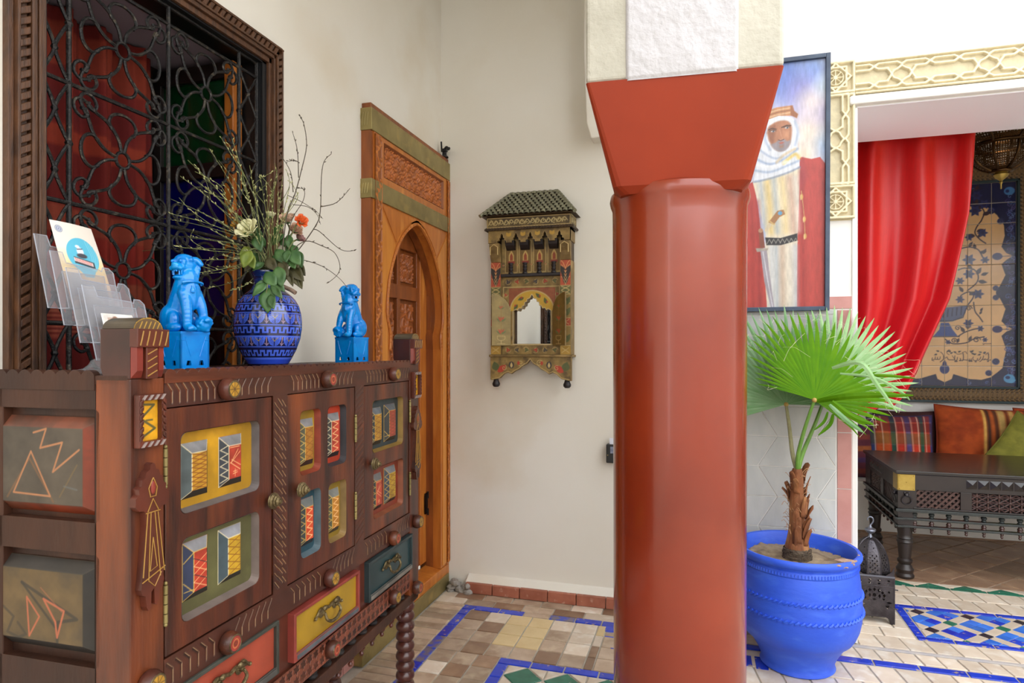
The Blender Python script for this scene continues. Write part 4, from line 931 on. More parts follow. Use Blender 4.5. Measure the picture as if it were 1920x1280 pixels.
# ------------------------------------------------------------------ things standing on the sideboard
SBM = Matrix.Translation((-.9687, .89, 0)) @ Matrix.Rotation(R(1.67), 4, 'Z')
def sbp(v, u, w): return tuple(SBM @ Vector((v, u, w)))
TOPZ = 1.2535
def ray_at(px, py, zc):
    """point seen along a direction of the room at a given distance from the viewpoint"""
    a, b = (px-960)/1200, (655-py)/1200; c_, s_ = math.cos(R(16.6)), math.sin(R(16.6))
    return Vector((zc*(-s_+a*c_), zc*(c_+a*s_), 1.3+zc*b))
def voxel(mb, name, m, parent, vox, it=4, fac=.5):
    t = mb.build('tmp', m); r = t.modifiers.new('r', 'REMESH'); r.mode = 'VOXEL'; r.voxel_size = vox; r.use_smooth_shade = True
    s_ = t.modifiers.new('s', 'SMOOTH'); s_.iterations = it; s_.factor = fac
    dg = bpy.context.evaluated_depsgraph_get(); me = bpy.data.meshes.new_from_object(t.evaluated_get(dg)); me.name = name
    me.polygons.foreach_set('use_smooth', [True]*len(me.polygons)); old = t.data; bpy.data.objects.remove(t); bpy.data.meshes.remove(old)
    me.materials.clear(); me.materials.append(m)
    return link(name, me, parent)
TURQ = mat('turquoise_glaze', (0, 142, 226), .16, c2=(0, 120, 212), scale=30, coat=.4, spec=.4, c3=(20, 168, 238), c3scale=14, c3th=(.6, .8))
TURQ_D = mat('dark_hollow', (6, 22, 40), .5)
def lion(loc, rz, head, label, s):
    g = thing('guardian_lion', label, 'figurine', loc, rz, None); z0 = .088
    pl = MB(); h = .039
    hole = lambda cx: [(cx-.007, .010), (cx+.007, .010), (cx+.0045, .021), (cx-.0045, .021)]
    for ax_, sg in (('x', 1), ('x', -1), ('y', 1), ('y', -1)):
        a, b = (h, h-.004); pl.plate(rect(-h, h, .0, z0-.004), [hole(-.017), hole(.017)], sg*a, sg*b, ax_)
        pl.tube([MB.ax(-.028, z0-.012, sg*(h+.0002), ax_), MB.ax(-.012, .03, sg*(h+.0002), ax_)], .0009, 5); pl.tube([MB.ax(.028, z0-.012, sg*(h+.0002), ax_), MB.ax(.012, .03, sg*(h+.0002), ax_)], .0009, 5)
        for e in (-1, 1): pl.tube([MB.ax(e*(h-.002), z0-.02, sg*(h+.0003), ax_), MB.ax(e*(h-.014), z0-.02, sg*(h+.0003), ax_), MB.ax(e*(h-.014), z0-.012, sg*(h+.0003), ax_)], .0009, 5)
    pl.box(-h-.001, h+.001, -h-.001, h+.001, z0-.006, z0); p_ = pl.build('plinth', TURQ, g)
    m = MB(); B = lambda x, y, z, r: m.ball((x, y, z0+z), r, 14, 10)
    for s_ in (1, -1):
        B(-.020, s_*.019, .032, (.030, .018, .033)); B(.004, s_*.029, .010, (.024, .011, .011)); B(-.002, s_*.026, .028, (.018, .012, .020))
        top = Vector((.022, s_*.016, .088)); bot = Vector((.038, s_*.021, .014))
        if s_ == -head: bot = Vector((.040, s_*.022, .034))
        for t in range(9): q = top.lerp(bot, t/8); B(q.x+.004*math.sin(t/8*PI), q.y, q.z, .0145-.0045*t/8)
        B(bot.x+.008, bot.y, bot.z-.006, (.014, .011, .009))
        for t in range(3): B(bot.x+.016, bot.y-.007+.007*t, bot.z-.008, .0048)
    B(.036, -head*.024, .018, .0195)
    for k in range(26):
        a, e = random.random()*2*PI, random.uniform(-1, 1); q = math.sqrt(1-e*e); B(.036+.019*q*math.cos(a), -head*.024+.019*q*math.sin(a), .018+.019*e, .0042)
    for t in range(9): k = t/8; B(-.014+.026*k, 0, .045+.075*k, (.031-.006*k, .031-.006*k, .034))
    B(.018, 0, .092, (.024, .027, .036)); B(.008, 0, .125, (.024, .025, .024)); B(.028, 0, .078, (.013, .016, .03))
    B(-.047, 0, .022, (.011, .014, .024)); B(-.050, .006, .036, (.008, .009, .016)); B(-.044, -.008, .014, .011)
    for k in range(9): B(-.046+.0042*k, 0, .052+.0098*k, .0062)
    # head, turned to the side
    hd = Matrix.Translation((.006, 0, z0+.152)) @ Matrix.Rotation(head*R(82), 4, 'Z'); m.M = hd; H = lambda x, y, z, r: m.ball((x, y, z), r, 14, 10)
    H(-.002, 0, .004, (.026, .025, .026)); H(.004, 0, .016, (.021, .021, .014)); H(-.012, 0, -.008, (.022, .026, .026))
    H(.020, 0, -.004, (.017, .019, .009)); H(.028, 0, .000, (.009, .012, .007)); H(.032, 0, .003, (.006, .009, .005)); H(.017, 0, -.027, (.016, .016, .006)); H(.004, 0, -.024, (.014, .020, .012))
    for s_ in (1, -1):
        H(.019, s_*.011, .011, (.008, .009, .0065)); H(.006, s_*.022, .015, (.006, .005, .005)); H(.028, s_*.012, -.006, .006)
        for t in range(5): k = t/4; H(-.008-.007*k, s_*(.022+.010*k), .016-.010*k*k, (.011-.004*k, .0045, .008-.003*k))
        H(.005, s_*.0165, -.016, (.010, .0045, .011)); H(.021, s_*.0155, .0055, .0042)
        for k in range(5): H(-.014+.002*k, s_*.024, -.004-.009*k, .0062)
    for k in range(7): H(-.024+.002*k, 0, .022-.009*k, .006)
    m.M = None
    b_ = voxel(m, 'body', TURQ, g, .0021, 3, .5)
    x = MB(); x.M = hd; x.box(-.004, .0235, -.0125, .0125, -.021, -.0105); x.M = None; x.build('mouth_hollow', TURQ_D, b_)
    x = MB(); x.M = hd
    for s_ in (1, -1):
        x.lathe([(.0026, -.022), (.0018, -.010)], 6, (.026, s_*.008, 0)); x.lathe([(.0015, -.021), (.0026, -.010)], 6, (.024, s_*.0125, 0)); x.tube([(.030, s_*.002, -.010), (.030, s_*.004, -.014)], .0022, 5)
        x.lathe([(.0022, -.022), (.0022, -.010)], 6, (.013, s_*.0145, 0)); x.ball((.0265, s_*.0112, .0105), .0042, 10, 7)
    x.M = None; x.build('teeth_and_eyes', TURQ, b_)
    y = MB(); y.lathe([(.0, -.002), (.005, 0), (.0062, .006), (.003, .012), (.0025, .016)], 10, (.040, head*.008, z0+.09)); y.tube([(.030+.008*math.cos(a), .027*math.sin(a), z0+.112+.004*math.cos(a)) for a in np.linspace(-2.0, 2.0, 14)], .0028, 6); y.build('bell_collar', TURQ, g)
    return g
lion(sbp(-.19, .335, TOPZ), R(-7), -1, 'turquoise glazed guardian lion beside the clear leaflet stand', 1)
lion(sbp(-.15, 1.055, TOPZ), R(-100), 1, 'turquoise glazed guardian lion near the carved doorway, right of the blue vase', -1)

# blue vase
vx, vy, vz = sbp(-.2, .667, TOPZ)
vs = thing('flower_vase', 'cobalt blue vase with bands of meander and leaf pattern on the sideboard', 'vase', (vx, vy, vz))
prof = np.array([(0, .052), (.004, .0545), (.02, .0635), (.045, .0765), (.075, .0875), (.105, .0922), (.125, .0922), (.15, .090), (.172, .084), (.19, .074), (.203, .062), (.212, .050), (.220, .043), (.232, .0395), (.25, .0395), (.258, .043), (.264, .047)])
zz = np.linspace(0, .264, 200); rr_ = np.interp(zz, prof[:, 0], prof[:, 1]); k_ = np.ones(9)/9; rr_ = np.convolve(np.pad(rr_, 4, mode='edge'), k_, 'valid')
c = Canvas(0, 1, 0, .264, .0014, (10, 18, 60)); NXV = 420
c.nx = NXV; c.xs = np.linspace(0, 1, NXV); c.X, c.Y = np.meshgrid(c.xs, c.ys); c.C = np.zeros((c.ny, NXV, 3)); c.C[:] = rgb(12, 20, 66); c.H = np.zeros((c.ny, NXV))
LB = (72, 102, 212); MBL = (34, 66, 184); DKB = (12, 14, 40)
def band(z0, z1, col):
    m_ = (c.Y >= z0) & (c.Y <= z1); c.C[m_] = rgb(*col)
band(0, .006, DKB); band(.006, .019, MBL); band(.019, .024, LB); band(.024, .027, DKB); band(.052, .055, LB); band(.081, .085, LB); band(.112, .115, LB); band(.146, .149, LB); band(.171, .174, LB); band(.195, .198, LB)
for z0, z1 in ((.029, .045), (.091, .108), (.154, .168)):
    n_ = 26; ph = (c.X*n_) % 1; t_ = (c.Y-z0)/(z1-z0); ins = (t_ > 0) & (t_ < 1)
    on = ((ph < .22) | ((ph > .5) & (ph < .72)) | ((ph < .72) & (t_ > .7)) | (((ph > .5) | (ph < .22)) & (t_ < .3) & (ph > .5))); c.C[ins & on] = rgb(*LB)
for z0, z1 in ((.056, .080), (.117, .144), (.176, .194)):
    n_ = 13; ph = np.abs(((c.X*n_) % 1)-.5)*2; t_ = (c.Y-z0)/(z1-z0); ins = (t_ > 0) & (t_ < 1)
    arc = np.sqrt(np.clip(1-(1-t_)**2, 0, 1))*.86
    lf = ins & (ph < arc) & (ph > .06); c.C[lf] = rgb(*LB); vn = lf & (((t_*6+ph*2.4) % 1) < .35) & (ph < arc*.75); c.C[vn] = rgb(20, 34, 110)
    gd = ins & (np.abs(t_-.55-ph*1.1) < .06) & (ph < .34); c.C[gd] = rgb(150, 130, 60); c.C[ins & (np.abs(ph-1) < .05)] = rgb(150, 120, 130)
    o2 = ins & (ph > arc+.1) & (np.abs(t_-.1-(1-ph)*.9) < .07); c.C[o2] = rgb(140, 120, 150)
m_ = c.Y > .205; c.C[m_] = rgb(30, 54, 120); m_ = (c.Y > .226) & (((c.Y*220) % 1) < .4); c.C[m_] = rgb(16, 26, 60)
c.mottle(.12, 9, 3); hgt_ = np.interp(c.Y, zz, rr_)
c.build('body', vmat('vase_glaze', .12, noise=.06, nscale=50, coat=.7), lambda a, z, h: (hgt_*np.cos(a*2*PI), hgt_*np.sin(a*2*PI), z), vs)
MB().lathe([(.0, .003), (.051, .003), (.0515, .0)], 30, cap=False).build('foot', mat('bare_clay', (150, 120, 92), .8), vs)
MB().lathe([(.047, .264), (.0465, .268), (.042, .268), (.0365, .255), (.0365, .235), (.04, .22), (.0, .215)], 32, cap=False).build('inner_lip', mat('vase_inner', (20, 32, 84), .2, coat=.5), vs)

# bouquet
LEAFG = mat('rose_leaf', (78, 112, 58), .45, c2=(50, 84, 44), scale=30, rnd=.22, bump=.1, bscale=80)
LEAFY = mat('yellowing_leaf', (136, 146, 52), .5, c2=(96, 116, 48), scale=22, rnd=.1)
LEAFD = mat('dry_leaf', (84, 78, 44), .6, c2=(60, 56, 32), scale=24, rnd=.15)
TWIG = mat('green_twig', (122, 126, 74), .6, c2=(92, 98, 58), scale=60, rnd=.2)
TWIGB = mat('brown_twig', (92, 80, 62), .7, c2=(66, 58, 46), scale=60)
BUD = mat('pale_bud', (198, 196, 140), .6, c2=(160, 160, 96), scale=80)
def leaf_mesh(l, w, fold=.25, droop=.3):
    n = 9; vsx = []; fs = []
    for i in range(n):
        t = i/(n-1); ww = w*math.sin(PI*min(1, t*.96+.02)**.85)*(1 if t < .97 else .4)
        z = -droop*l*t*t
        for j in (-1, -.5, 0, .5, 1): vsx.append((l*t, ww*j, z+abs(j)*ww*fold+.0012*math.sin(9*t+3*j)))
    for i in range(n-1):
        for j in range(4): fs.append((i*5+j, i*5+j+1, (i+1)*5+j+1, (i+1)*5+j))
    return MB().add(vsx, fs, 0, True)
def orient(d, up=(0, 0, 1)):
    x = Vector(d).normalized(); y = Vector(up).cross(x); y = y.normalized() if y.length > 1e-4 else x.orthogonal(); return Matrix((x, y, x.cross(y))).transposed().to_4x4()
mouth = Vector((vx, vy, vz+.25)); VZC = 1.83
def put_leaf(par, p, d, l, w, m, fold=.25, droop=.3, up=(0, 0, 1)):
    mb = leaf_mesh(l, w, fold, droop); o = mb.build('leaf', m, par); o.matrix_local = Matrix.Translation(par.matrix_local.inverted() @ Vector(p)) @ orient(d, up)
    s_ = o.modifiers.new('t', 'SOLIDIFY'); s_.thickness = .0006; return o
CR_, CF = Vector((math.cos(R(16.6)), math.sin(R(16.6)), 0)), Vector((-math.sin(R(16.6)), math.cos(R(16.6)), 0)); UP = Vector((0, 0, 1))
def rose(px, py, d, r, col, col2, label, opened=1.0, tilt=(0, 0, 1), flat=1.0):
    p = ray_at(px, py, VZC+d); g = thing('cut_rose', label, 'flower', tuple(p)); b = MB(); ax_ = Vector(tilt).normalized(); M = orient(ax_.orthogonal(), ax_)
    Mt = M
    for ring_, (n, rad, hh_, open_) in enumerate(((3, .35, .55, .1), (4, .55, .75, .35), (5, .85, .85, .7), (5, 1.0, .8, 1.0))):
        for k in range(n):
            a0 = 2*PI*k/n+ring_*.7; ww = 2*PI/n*.72; V = []; F = []; nu, nv = 6, 6
            for i in range(nu):
                for j in range(nv):
                    u = i/(nu-1); t = j/(nv-1)-.5; rad_ = r*rad*(.25+.75*u**.6)*(1+.12*opened*open_*u*u); an = a0+t*ww*(1-.25*u*u)
                    z = r*hh_*flat*(u*1.15-.35-.25*open_*opened*u**3+.05*math.sin(5*t+ring_)-.45*u*abs(t)**2)
                    V.append((rad_*math.cos(an), rad_*math.sin(an), z))
            for i in range(nu-1):
                for j in range(nv-1): F.append((i*nv+j, i*nv+j+1, (i+1)*nv+j+1, (i+1)*nv+j))
            b.add(V, F, 0, True)
    o = b.build('bloom', mat('petal_%d_%d_%d' % col, col, .6, c2=col2, scale=40), g); o.matrix_local = orient(ax_.orthogonal(), ax_); o.modifiers.new('t', 'SOLIDIFY').thickness = .0008
    cal = MB(); cal.lathe([(.0, -.5*r), (.35*r, -.42*r), (.42*r, -.25*r)], 8); co_ = cal.build('calyx', LEAFG, g); co_.matrix_local = o.matrix_local.copy()
    q = mouth+Vector((random.uniform(-.015, .015), random.uniform(-.015, .015), -.02)); base = -ax_*r*.4
    pts = cr([tuple(base), tuple(base-ax_*.03), tuple((q-p)*.6+Vector((0, 0, .01))), tuple(q-p)], 5); MB().tube(pts, .0022, 6).build('stem', TWIG, g)
    return g
bpy.context.view_layer.update()
LF = -CF
rs = [rose(466, 432, -.05, .031, (232, 226, 186), (212, 208, 150), 'cream white rose in the bouquet above the blue vase', 1, LF*.8+UP*.5-CR_*.2),
 rose(564, 415, -.02, .018, (226, 104, 40), (200, 78, 26), 'small orange rose at the right of the bouquet', 1.2, LF*.7+CR_*.6+UP*.2),
 rose(538, 412, .03, .024, (214, 176, 152), (190, 150, 120), 'dried peach rose beside the orange rose', .6, LF*.4+UP*.8),
 rose(553, 432, .02, .020, (196, 156, 128), (170, 130, 104), 'dried beige rose just under the orange rose', .6, LF*.5+CR_*.5+UP*.3),
 rose(561, 446, .04, .019, (170, 128, 122), (140, 98, 96), 'dusky pink dried rose, lowest on the right of the bouquet', .4, CR_*.7+UP*.5),
 rose(447, 402, .03, .020, (128, 30, 28), (92, 18, 20), 'wilted dark red rose at the left of the bouquet', .6, LF*.4-CR_*.4+UP*.6),
 rose(443, 421, .02, .014, (188, 140, 40), (150, 104, 30), 'small withered yellow rose under the dark red rose', .5, LF*.6-CR_*.3+UP*.4),
 rose(507, 404, .05, .015, (226, 220, 178), (200, 196, 146), 'narrow pale rosebud standing in the middle of the bouquet', .1, UP+CR_*.1)]
bpy.context.view_layer.update()
def branch(label, leaves, stem_pts, grp=None):
    p = ray_at(*stem_pts[0]); g = thing('leafy_branch', label, 'branch', tuple(p), 0, grp); bpy.context.view_layer.update()
    P = [tuple(ray_at(*q)-p) for q in stem_pts]; MB().tube(cr(P, 5), .0016, 6).build('stem', TWIG, g)
    for (px, py, d, ex, ey, wf, m, fold) in leaves:
        a, b = ray_at(px, py, VZC+d), ray_at(ex, ey, VZC+d-.02); put_leaf(g, a, b-a, (b-a).length, (b-a).length*wf, m, fold, .12, tuple(LF+UP*.3))
    return g
branch('green leafy rose branch hanging over the front of the blue vase', [(503, 540, -.12, 500, 585, .33, LEAFG, .2), (500, 530, -.12, 472, 553, .26, LEAFG, .2), (502, 528, -.11, 478, 533, .22, LEAFG, .25), (508, 532, -.12, 528, 558, .2, LEAFG, .3), (498, 510, -.11, 516, 535, .33, LEAFG, .2), (520, 500, -.10, 527, 536, .33, LEAFG, .2), (510, 520, -.1, 532, 545, .25, LEAFG, .3), (506, 552, -.125, 512, 578, .28, LEAFG, .2)], [(515, 505, 1.76), (503, 528, 1.71), (500, 545, 1.705), (492, 572, 1.71)])
branch('branch of broad yellow-green leaves at the left of the bouquet', [(470, 470, -.07, 455, 500, .36, LEAFY, .25), (466, 476, -.05, 475, 502, .3, LEAFY, .25), (480, 440, -.03, 488, 470, .3, LEAFG, .3), (452, 478, -.02, 437, 490, .25, LEAFD, .3), (476, 470, 0, 484, 500, .3, LEAFG, .3)], [(505, 508, 1.81), (485, 470, 1.79), (470, 468, 1.77), (462, 480, 1.77)])
branch('branch of grey-green rose leaves at the right of the bouquet', [(545, 470, -.05, 562, 495, .32, LEAFG, .2), (540, 468, -.05, 535, 490, .3, LEAFG, .2), (548, 460, -.03, 557, 478, .3, LEAFG, .2), (545, 485, -.04, 552, 502, .3, LEAFG, .2), (555, 470, .0, 565, 500, .3, LEAFG, .3), (540, 440, .0, 545, 468, .25, LEAFG, .3), (530, 445, .03, 538, 470, .25, LEAFG, .3), (525, 460, 0, 531, 480, .28, mat('pale_dry_leaf', (150, 146, 124), .6), .3)], [(515, 508, 1.82), (535, 480, 1.80), (545, 460, 1.80), (552, 450, 1.81)])
branch('drooping branch of brown withered leaves on the right of the vase mouth', [(545, 500, -.02, 568, 525, .3, LEAFD, .5), (552, 505, -.02, 565, 540, .25, LEAFD, .6), (540, 505, -.03, 548, 535, .2, LEAFD, .5), (555, 495, 0, 571, 515, .3, LEAFD, .4), (535, 510, -.02, 530, 530, .3, LEAFG, .4), (548, 515, -.02, 560, 536, .2, LEAFD, .6)], [(512, 510, 1.83), (535, 500, 1.82), (552, 500, 1.81), (562, 520, 1.81)])
branch('dark green leaves packed low in the middle of the bouquet', [(495+a, 492+b, d, 495+a+e, 492+b+f_, w_, mm, .3) for a, b, d, e, f_, w_, mm in ((0, 0, -.03, -22, 14, .3, LEAFG), (5, -8, -.04, 18, 22, .3, LEAFD), (-10, -14, .0, -26, -6, .28, LEAFG), (15, -10, -.02, 30, 8, .3, LEAFG), (2, -30, .0, -16, -26, .26, LEAFG), (12, -34, .02, 24, -20, .26, LEAFG), (22, -24, -.03, 22, 26, .28, LEAFG), (-18, -4, -.02, -20, 20, .3, LEAFD), (28, -2, -.04, 16, 26, .3, LEAFD), (-4, -44, .01, -14, -24, .25, LEAFG), (18, -52, .02, 16, -20, .25, LEAFG), (36, -30, .0, 26, 10, .3, LEAFG), (44, -14, -.02, 20, 22, .3, LEAFD), (-22, -26, -.01, -26, 10, .3, LEAFY))], [(505, 512, 1.83), (500, 480, 1.83), (506, 450, 1.83)])
MB_ = tag(MB().tube([tuple(ray_at(531, 537, 1.76)), tuple(ray_at(545, 543, 1.755)), tuple(ray_at(554, 549, 1.75))], .0058, 10).build('severed_branch', mat('cut_wood', (150, 126, 108), .8, c2=(110, 90, 76), scale=40), None), 'thick cut brown stem end sticking out over the vase shoulder', 'branch')
def twig(name, paths, label, m, r=.0011, buds=14, grp=None, seed=0):
    p = ray_at(*paths[0][0]); g = thing(name, label, 'twig', tuple(p), 0, grp); rnd = random.Random(seed); b = MB(); bd = MB()
    for k, P in enumerate(paths):
        q = cr([tuple(ray_at(*w)-p) for w in P], 5); n = len(q); b.tube(q, [r*(1.25-.6*i/(n-1))*(1 if k == 0 else .8) for i in range(n)], 5)
        for i in range(int(buds*(1 if k == 0 else .45))):
            t = rnd.uniform(.3, 1); j = min(int(t*(n-1)), n-2); a = Vector(q[j]).lerp(Vector(q[j+1]), rnd.random()); dd_ = (Vector(q[j+1])-Vector(q[j])).normalized()+Vector((rnd.uniform(-.8, .8), rnd.uniform(-.8, .8), rnd.uniform(-.3, .9)))
            dd_.normalize(); e = a+dd_*.008; bd.tube([tuple(a), tuple(a+dd_*.003), tuple(a+dd_*.0055), tuple(e)], [.0005, .0012, .0013, .0003], 5)
    b.build('twig_stem', m, g); stuff(bd.build('buds', BUD if m is TWIG else m, g))
    return g
C5 = lambda pts, z: [(420+a/2.56, 200+b/2.56, z) for a, b in pts]
twig('bare_branch', [C5([(290, 760), (355, 690), (440, 570), (462, 500), (468, 330), (482, 260), (515, 226)], 1.84), C5([(465, 480), (540, 460), (605, 392)], 1.84), C5([(430, 588), (460, 600), (560, 685), (630, 690)], 1.85)], 'tall bare branch forking in front of the white wall right of the bouquet', TWIGB, .0015, 12, seed=1)
twig('bare_branch', [C5([(270, 790), (300, 530), (340, 420), (370, 310), (396, 190), (385, 90), (367, 48)], 1.80), C5([(358, 340), (352, 210), (330, 125)], 1.80), C5([(332, 410), (318, 310), (265, 222)], 1.80), C5([(362, 270), (340, 258), (310, 262)], 1.80)], 'tallest bare branch rising from the bouquet with small buds', TWIGB, .0015, 14, seed=2)
twig('bare_branch', [C5([(280, 800), (330, 690), (395, 645), (470, 668), (530, 700), (556, 760), (545, 805), (500, 845)], 1.79)], 'thin bare branch curling back down like a hook beside the bouquet', TWIGB, .0012, 8, seed=3)
twig('bare_branch', [C5([(285, 800), (330, 740), (375, 735), (470, 765), (550, 820), (590, 866)], 1.83)], 'thin bare branch arching down to the head of the farther blue lion', TWIGB, .0012, 8, seed=4)
twig('bare_branch', [C5([(275, 790), (320, 560), (378, 455), (385, 400), (352, 390)], 1.82), C5([(305, 425), (370, 455), (440, 500), (475, 538)], 1.82), C5([(330, 470), (400, 480), (445, 515), (464, 565)], 1.82)], 'short bare branch with drooping tips above the orange rose', TWIGB, .0011, 10, seed=5)
ends = [(266, 470), (296, 408), (312, 442), (318, 372), (338, 330), (352, 300), (372, 342), (392, 278), (388, 352), (410, 300), (428, 270), (436, 262), (330, 462), (352, 486), (372, 515), (392, 540), (345, 515), (300, 440), (318, 400), (372, 395), (400, 380), (416, 340), (452, 330), (468, 310), (488, 330), (500, 352), (514, 340), (522, 358), (530, 330), (543, 350), (478, 352), (508, 366), (430, 395), (395, 430), (410, 455), (405, 500), (420, 478), (440, 570), (478, 560), (430, 545), (520, 318), (545, 375), (560, 360)]
rt = random.Random(5)
for k, (ex, ey) in enumerate(ends):
    sx, sy = 503+rt.uniform(-16, 18), 510; d0 = 1.83+rt.uniform(-.02, .02); d1_ = 1.83+rt.uniform(-.16, .04); dx, dy = ex-sx, ey-sy; ln = math.hypot(dx, dy)
    sag = .22*abs(dx)/200*ln*.25
    mid1 = (sx+dx*.22, min(sy+dy*.3-sag*.8-12, 495), d0*.75+d1_*.25); mid2 = (sx+dx*.62, sy+dy*.7-sag, d0*.4+d1_*.6)
    path = [(sx, sy, d0), mid1, mid2, (ex, ey, d1_)]; paths = [path]
    if k % 2 == 0: paths.append([(mid2[0], mid2[1], mid2[2]), (mid2[0]+dx*.16+rt.uniform(-18, 18), mid2[1]+dy*.12-14, d1_), (mid2[0]+dx*.3+rt.uniform(-30, 30), mid2[1]+dy*.22-26, d1_-.02)])
    lb, gp_ = ('thin green budding twig fanning left from the blue vase across the iron grille', 'twigs fanning left over the grille') if ex < 425 and ey < 500 else ('thin green budding twig standing upright above the roses in the blue vase', 'upright twigs above the roses') if ey < 420 else ('thin green budding twig sagging low past the rim of the blue vase', 'low sagging twigs at the vase rim')
    twig('broom_twig', paths, lb, TWIG, .0011, 13, gp_, 20+k)

# leaflet stand and leaflets
ACR = glassy('clear_acrylic', (200, 200, 206), .05, .0, .17, 1.49); ACE = glassy('acrylic_edge', (190, 192, 204), .12, .0, .5, 1.49)
hs_ = thing('leaflet_stand', 'clear acrylic leaflet stand of stepped pockets on the near end of the sideboard', 'leaflet stand', sbp(0, 0, TOPZ), R(1.67))
for k in range(4):
    vb = -.252+.035*k; lean = .036; w0 = .128-.034*k; w1 = w0+.146; u0, u1 = .053+.004*k, .188+.006*k
    def P(u, t, off=0): return (vb+off-lean*t, u, w0+(w1-w0)*t)
    m = MB(); top = [(u0, 1.0), (u0+.026, 1.0), (u0+.030, .86), (u1-.034, .82), (u1-.028, .80), (u1-.024, .86), (u1-.010, .86), (u1, .80)]
    out = [(u0, 0), (u1, 0)]+top[::-1]; n = len(out)
    m.add([P(u, t) for u, t in out]+[P(u, t, .0025) for u, t in out], [tuple(range(n)), tuple(range(n, 2*n))]+[(i, (i+1) % n, n+(i+1) % n, n+i) for i in range(n)])
    pk = m.build('back_plate', ACR, hs_)
    m = MB(); fo = .026; m.add([P(u, t, fo+o) for u, t in ((u0+.022, 0), (u1-.018, 0), (u1-.018, .5), (u0+.022, .5)) for o in (0, .0025)], [(0, 2, 4, 6), (1, 3, 5, 7), (0, 2, 3, 1), (2, 4, 5, 3), (4, 6, 7, 5), (6, 0, 1, 7)])
    m.build('pocket_front', ACR, pk)
    m = MB(); m.tube([P(u, t, .001) for u, t in out], .0013, 5, closed=True); m.tube([P(u, t, fo+.001) for u, t in ((u0+.022, 0), (u0+.022, .5), (u1-.018, .5), (u1-.018, 0))], .0012, 5, closed=True)
    for u in (u0+.022, u1-.018): m.tube([P(u, 0, 0), P(u, 0, fo)], .0012, 5)
    m.build('polished_edge', ACE, pk)
m = MB(); arcp = cr([(-.16, .026), (-.175, .012), (-.205, .006), (-.25, .004)], 5)
m.plate([(-.27, .0), (-.10, .0), (-.125, .03), (-.147, .03)]+arcp, [], .066, .07, 'y'); m.plate([(-.27, .0), (-.10, .0), (-.125, .03), (-.147, .03)]+arcp, [], .19, .194, 'y'); m.box(-.29, -.10, .05, .21, .0005, .004); m.build('stand_foot', ACR, hs_)
PAP = vmat('printed_paper', .45, noise=.03, nscale=20)
def leaflet(name, label, u0, width, w0, height, vb, lean, paint, curl=.006):
    c = Canvas(0, width, 0, height, .0011, (238, 230, 222)); paint(c); T = c.Y/height; S = c.X/width
    o = c.build(name, PAP, lambda x, y, h: (-lean*T+curl*np.sin(S*PI)*T-.012*T*T*S, x-.004*T*(1-S), y), None); o.location = sbp(vb, u0, w0); o.rotation_euler = (0, 0, R(1.67)); tag(o, label, 'leaflet'); o.modifiers.new('t', 'SOLIDIFY').thickness = .0012; return o
def p1_(c):
    Wd, Hh = c.xs[-1], c.ys[-1]
    t = np.clip(c.Y/Hh, 0, 1)[..., None]; top = np.array(rgb(236, 226, 214)); mid = np.array(rgb(246, 216, 150)); low = np.array(rgb(214, 150, 120)); bot = np.array(rgb(168, 162, 158))
    c.C = np.where(t > .55, mid+(top-mid)*np.clip((t-.55)/.2, 0, 1), np.where(t > .3, low+(mid-low)*(t-.3)/.25, bot+(low-bot)*np.clip((t-.15)/.15, 0, 1)))
    c.ell(.072, .075, .03, .02, (250, 214, 130), soft=.02, a=.6); c.ell(.03, .09, .012, .03, (150, 120, 100), soft=.012, a=.5)
    bx, by = .054, .146; c.ell(bx, by, .037, .037, (92, 186, 214)); c.poly([(bx-.026, by-.02), (bx+.026, by-.02), (bx+.012, by-.045), (bx-.008, by-.045)], (92, 186, 214))
    for k in range(4): c.line([(bx+.012+k*.006, by+.032-.003*k), (bx+.02+k*.005, by), (bx+.014+k*.003, by-.03)], .0014, (140, 214, 230))
    c.poly([(bx-.024, by-.004), (bx+.022, by-.012), (bx+.022, by-.026), (bx-.024, by-.018)], (60, 70, 78)); c.poly([(bx-.024, by-.006), (bx+.018, by-.0135), (bx+.018, by-.021), (bx-.024, by-.0135)], (244, 220, 214))
    for k in range(11): x = bx-.021+k*.0035; c.line([(x, by-.008-k*.0006), (x+.0003, by-.0125-k*.0006)], .0016, (206, 84, 80))
    c.ell(bx-.006, by+.008, .008, .009, (226, 228, 236)); c.ell(bx-.010, by+.018, .005, .003, (236, 236, 240)); c.ell(bx-.004, by-.001, .012, .005, (70, 70, 80)); c.line([(bx-.012, by+.012), (bx+.0, by+.014)], .002, (70, 80, 100))
    c.ell(.0135, Hh-.016, .0075, None, (112, 124, 150)); c.line(circ(.0135, Hh-.016, .0058, 14), .0012, (220, 220, 224), closed=True); c.ell(.0135, Hh-.016, .003, .0038, (214, 214, 224)); c.ell(.0135, Hh-.016, .0012, .0022, (96, 108, 140))
    for k in range(15): c.line([(.014+k*.0048, .052-.0003*k), (.0165+k*.0048, .056-.0003*k)], .0012, (232, 230, 230), a=.8)
    for k in range(9): c.line([(.03+k*.004, .034), (.0325+k*.004, .036)], .0009, (224, 222, 224), a=.7)
leaflet('balloon_leaflet', 'tall leaflet with a blue hot-air balloon over a sunset in the acrylic stand', .085, .1, TOPZ+.095, .212, -.214, .068, p1_)
def p2_(c):
    c.C[:] = rgb(240, 234, 226); Wd, Hh = c.xs[-1], c.ys[-1]; c.poly(rect(.012, Wd-.012, .02, Hh-.008), (206, 176, 158)); c.mottle(.15, 60, 4)
    c.ell(.03, .06, .012, .02, (150, 110, 90)); c.ell(.045, .045, .010, .02, (190, 150, 140)); c.line([(.0, 0), (.0, Hh)], .002, (250, 248, 244))
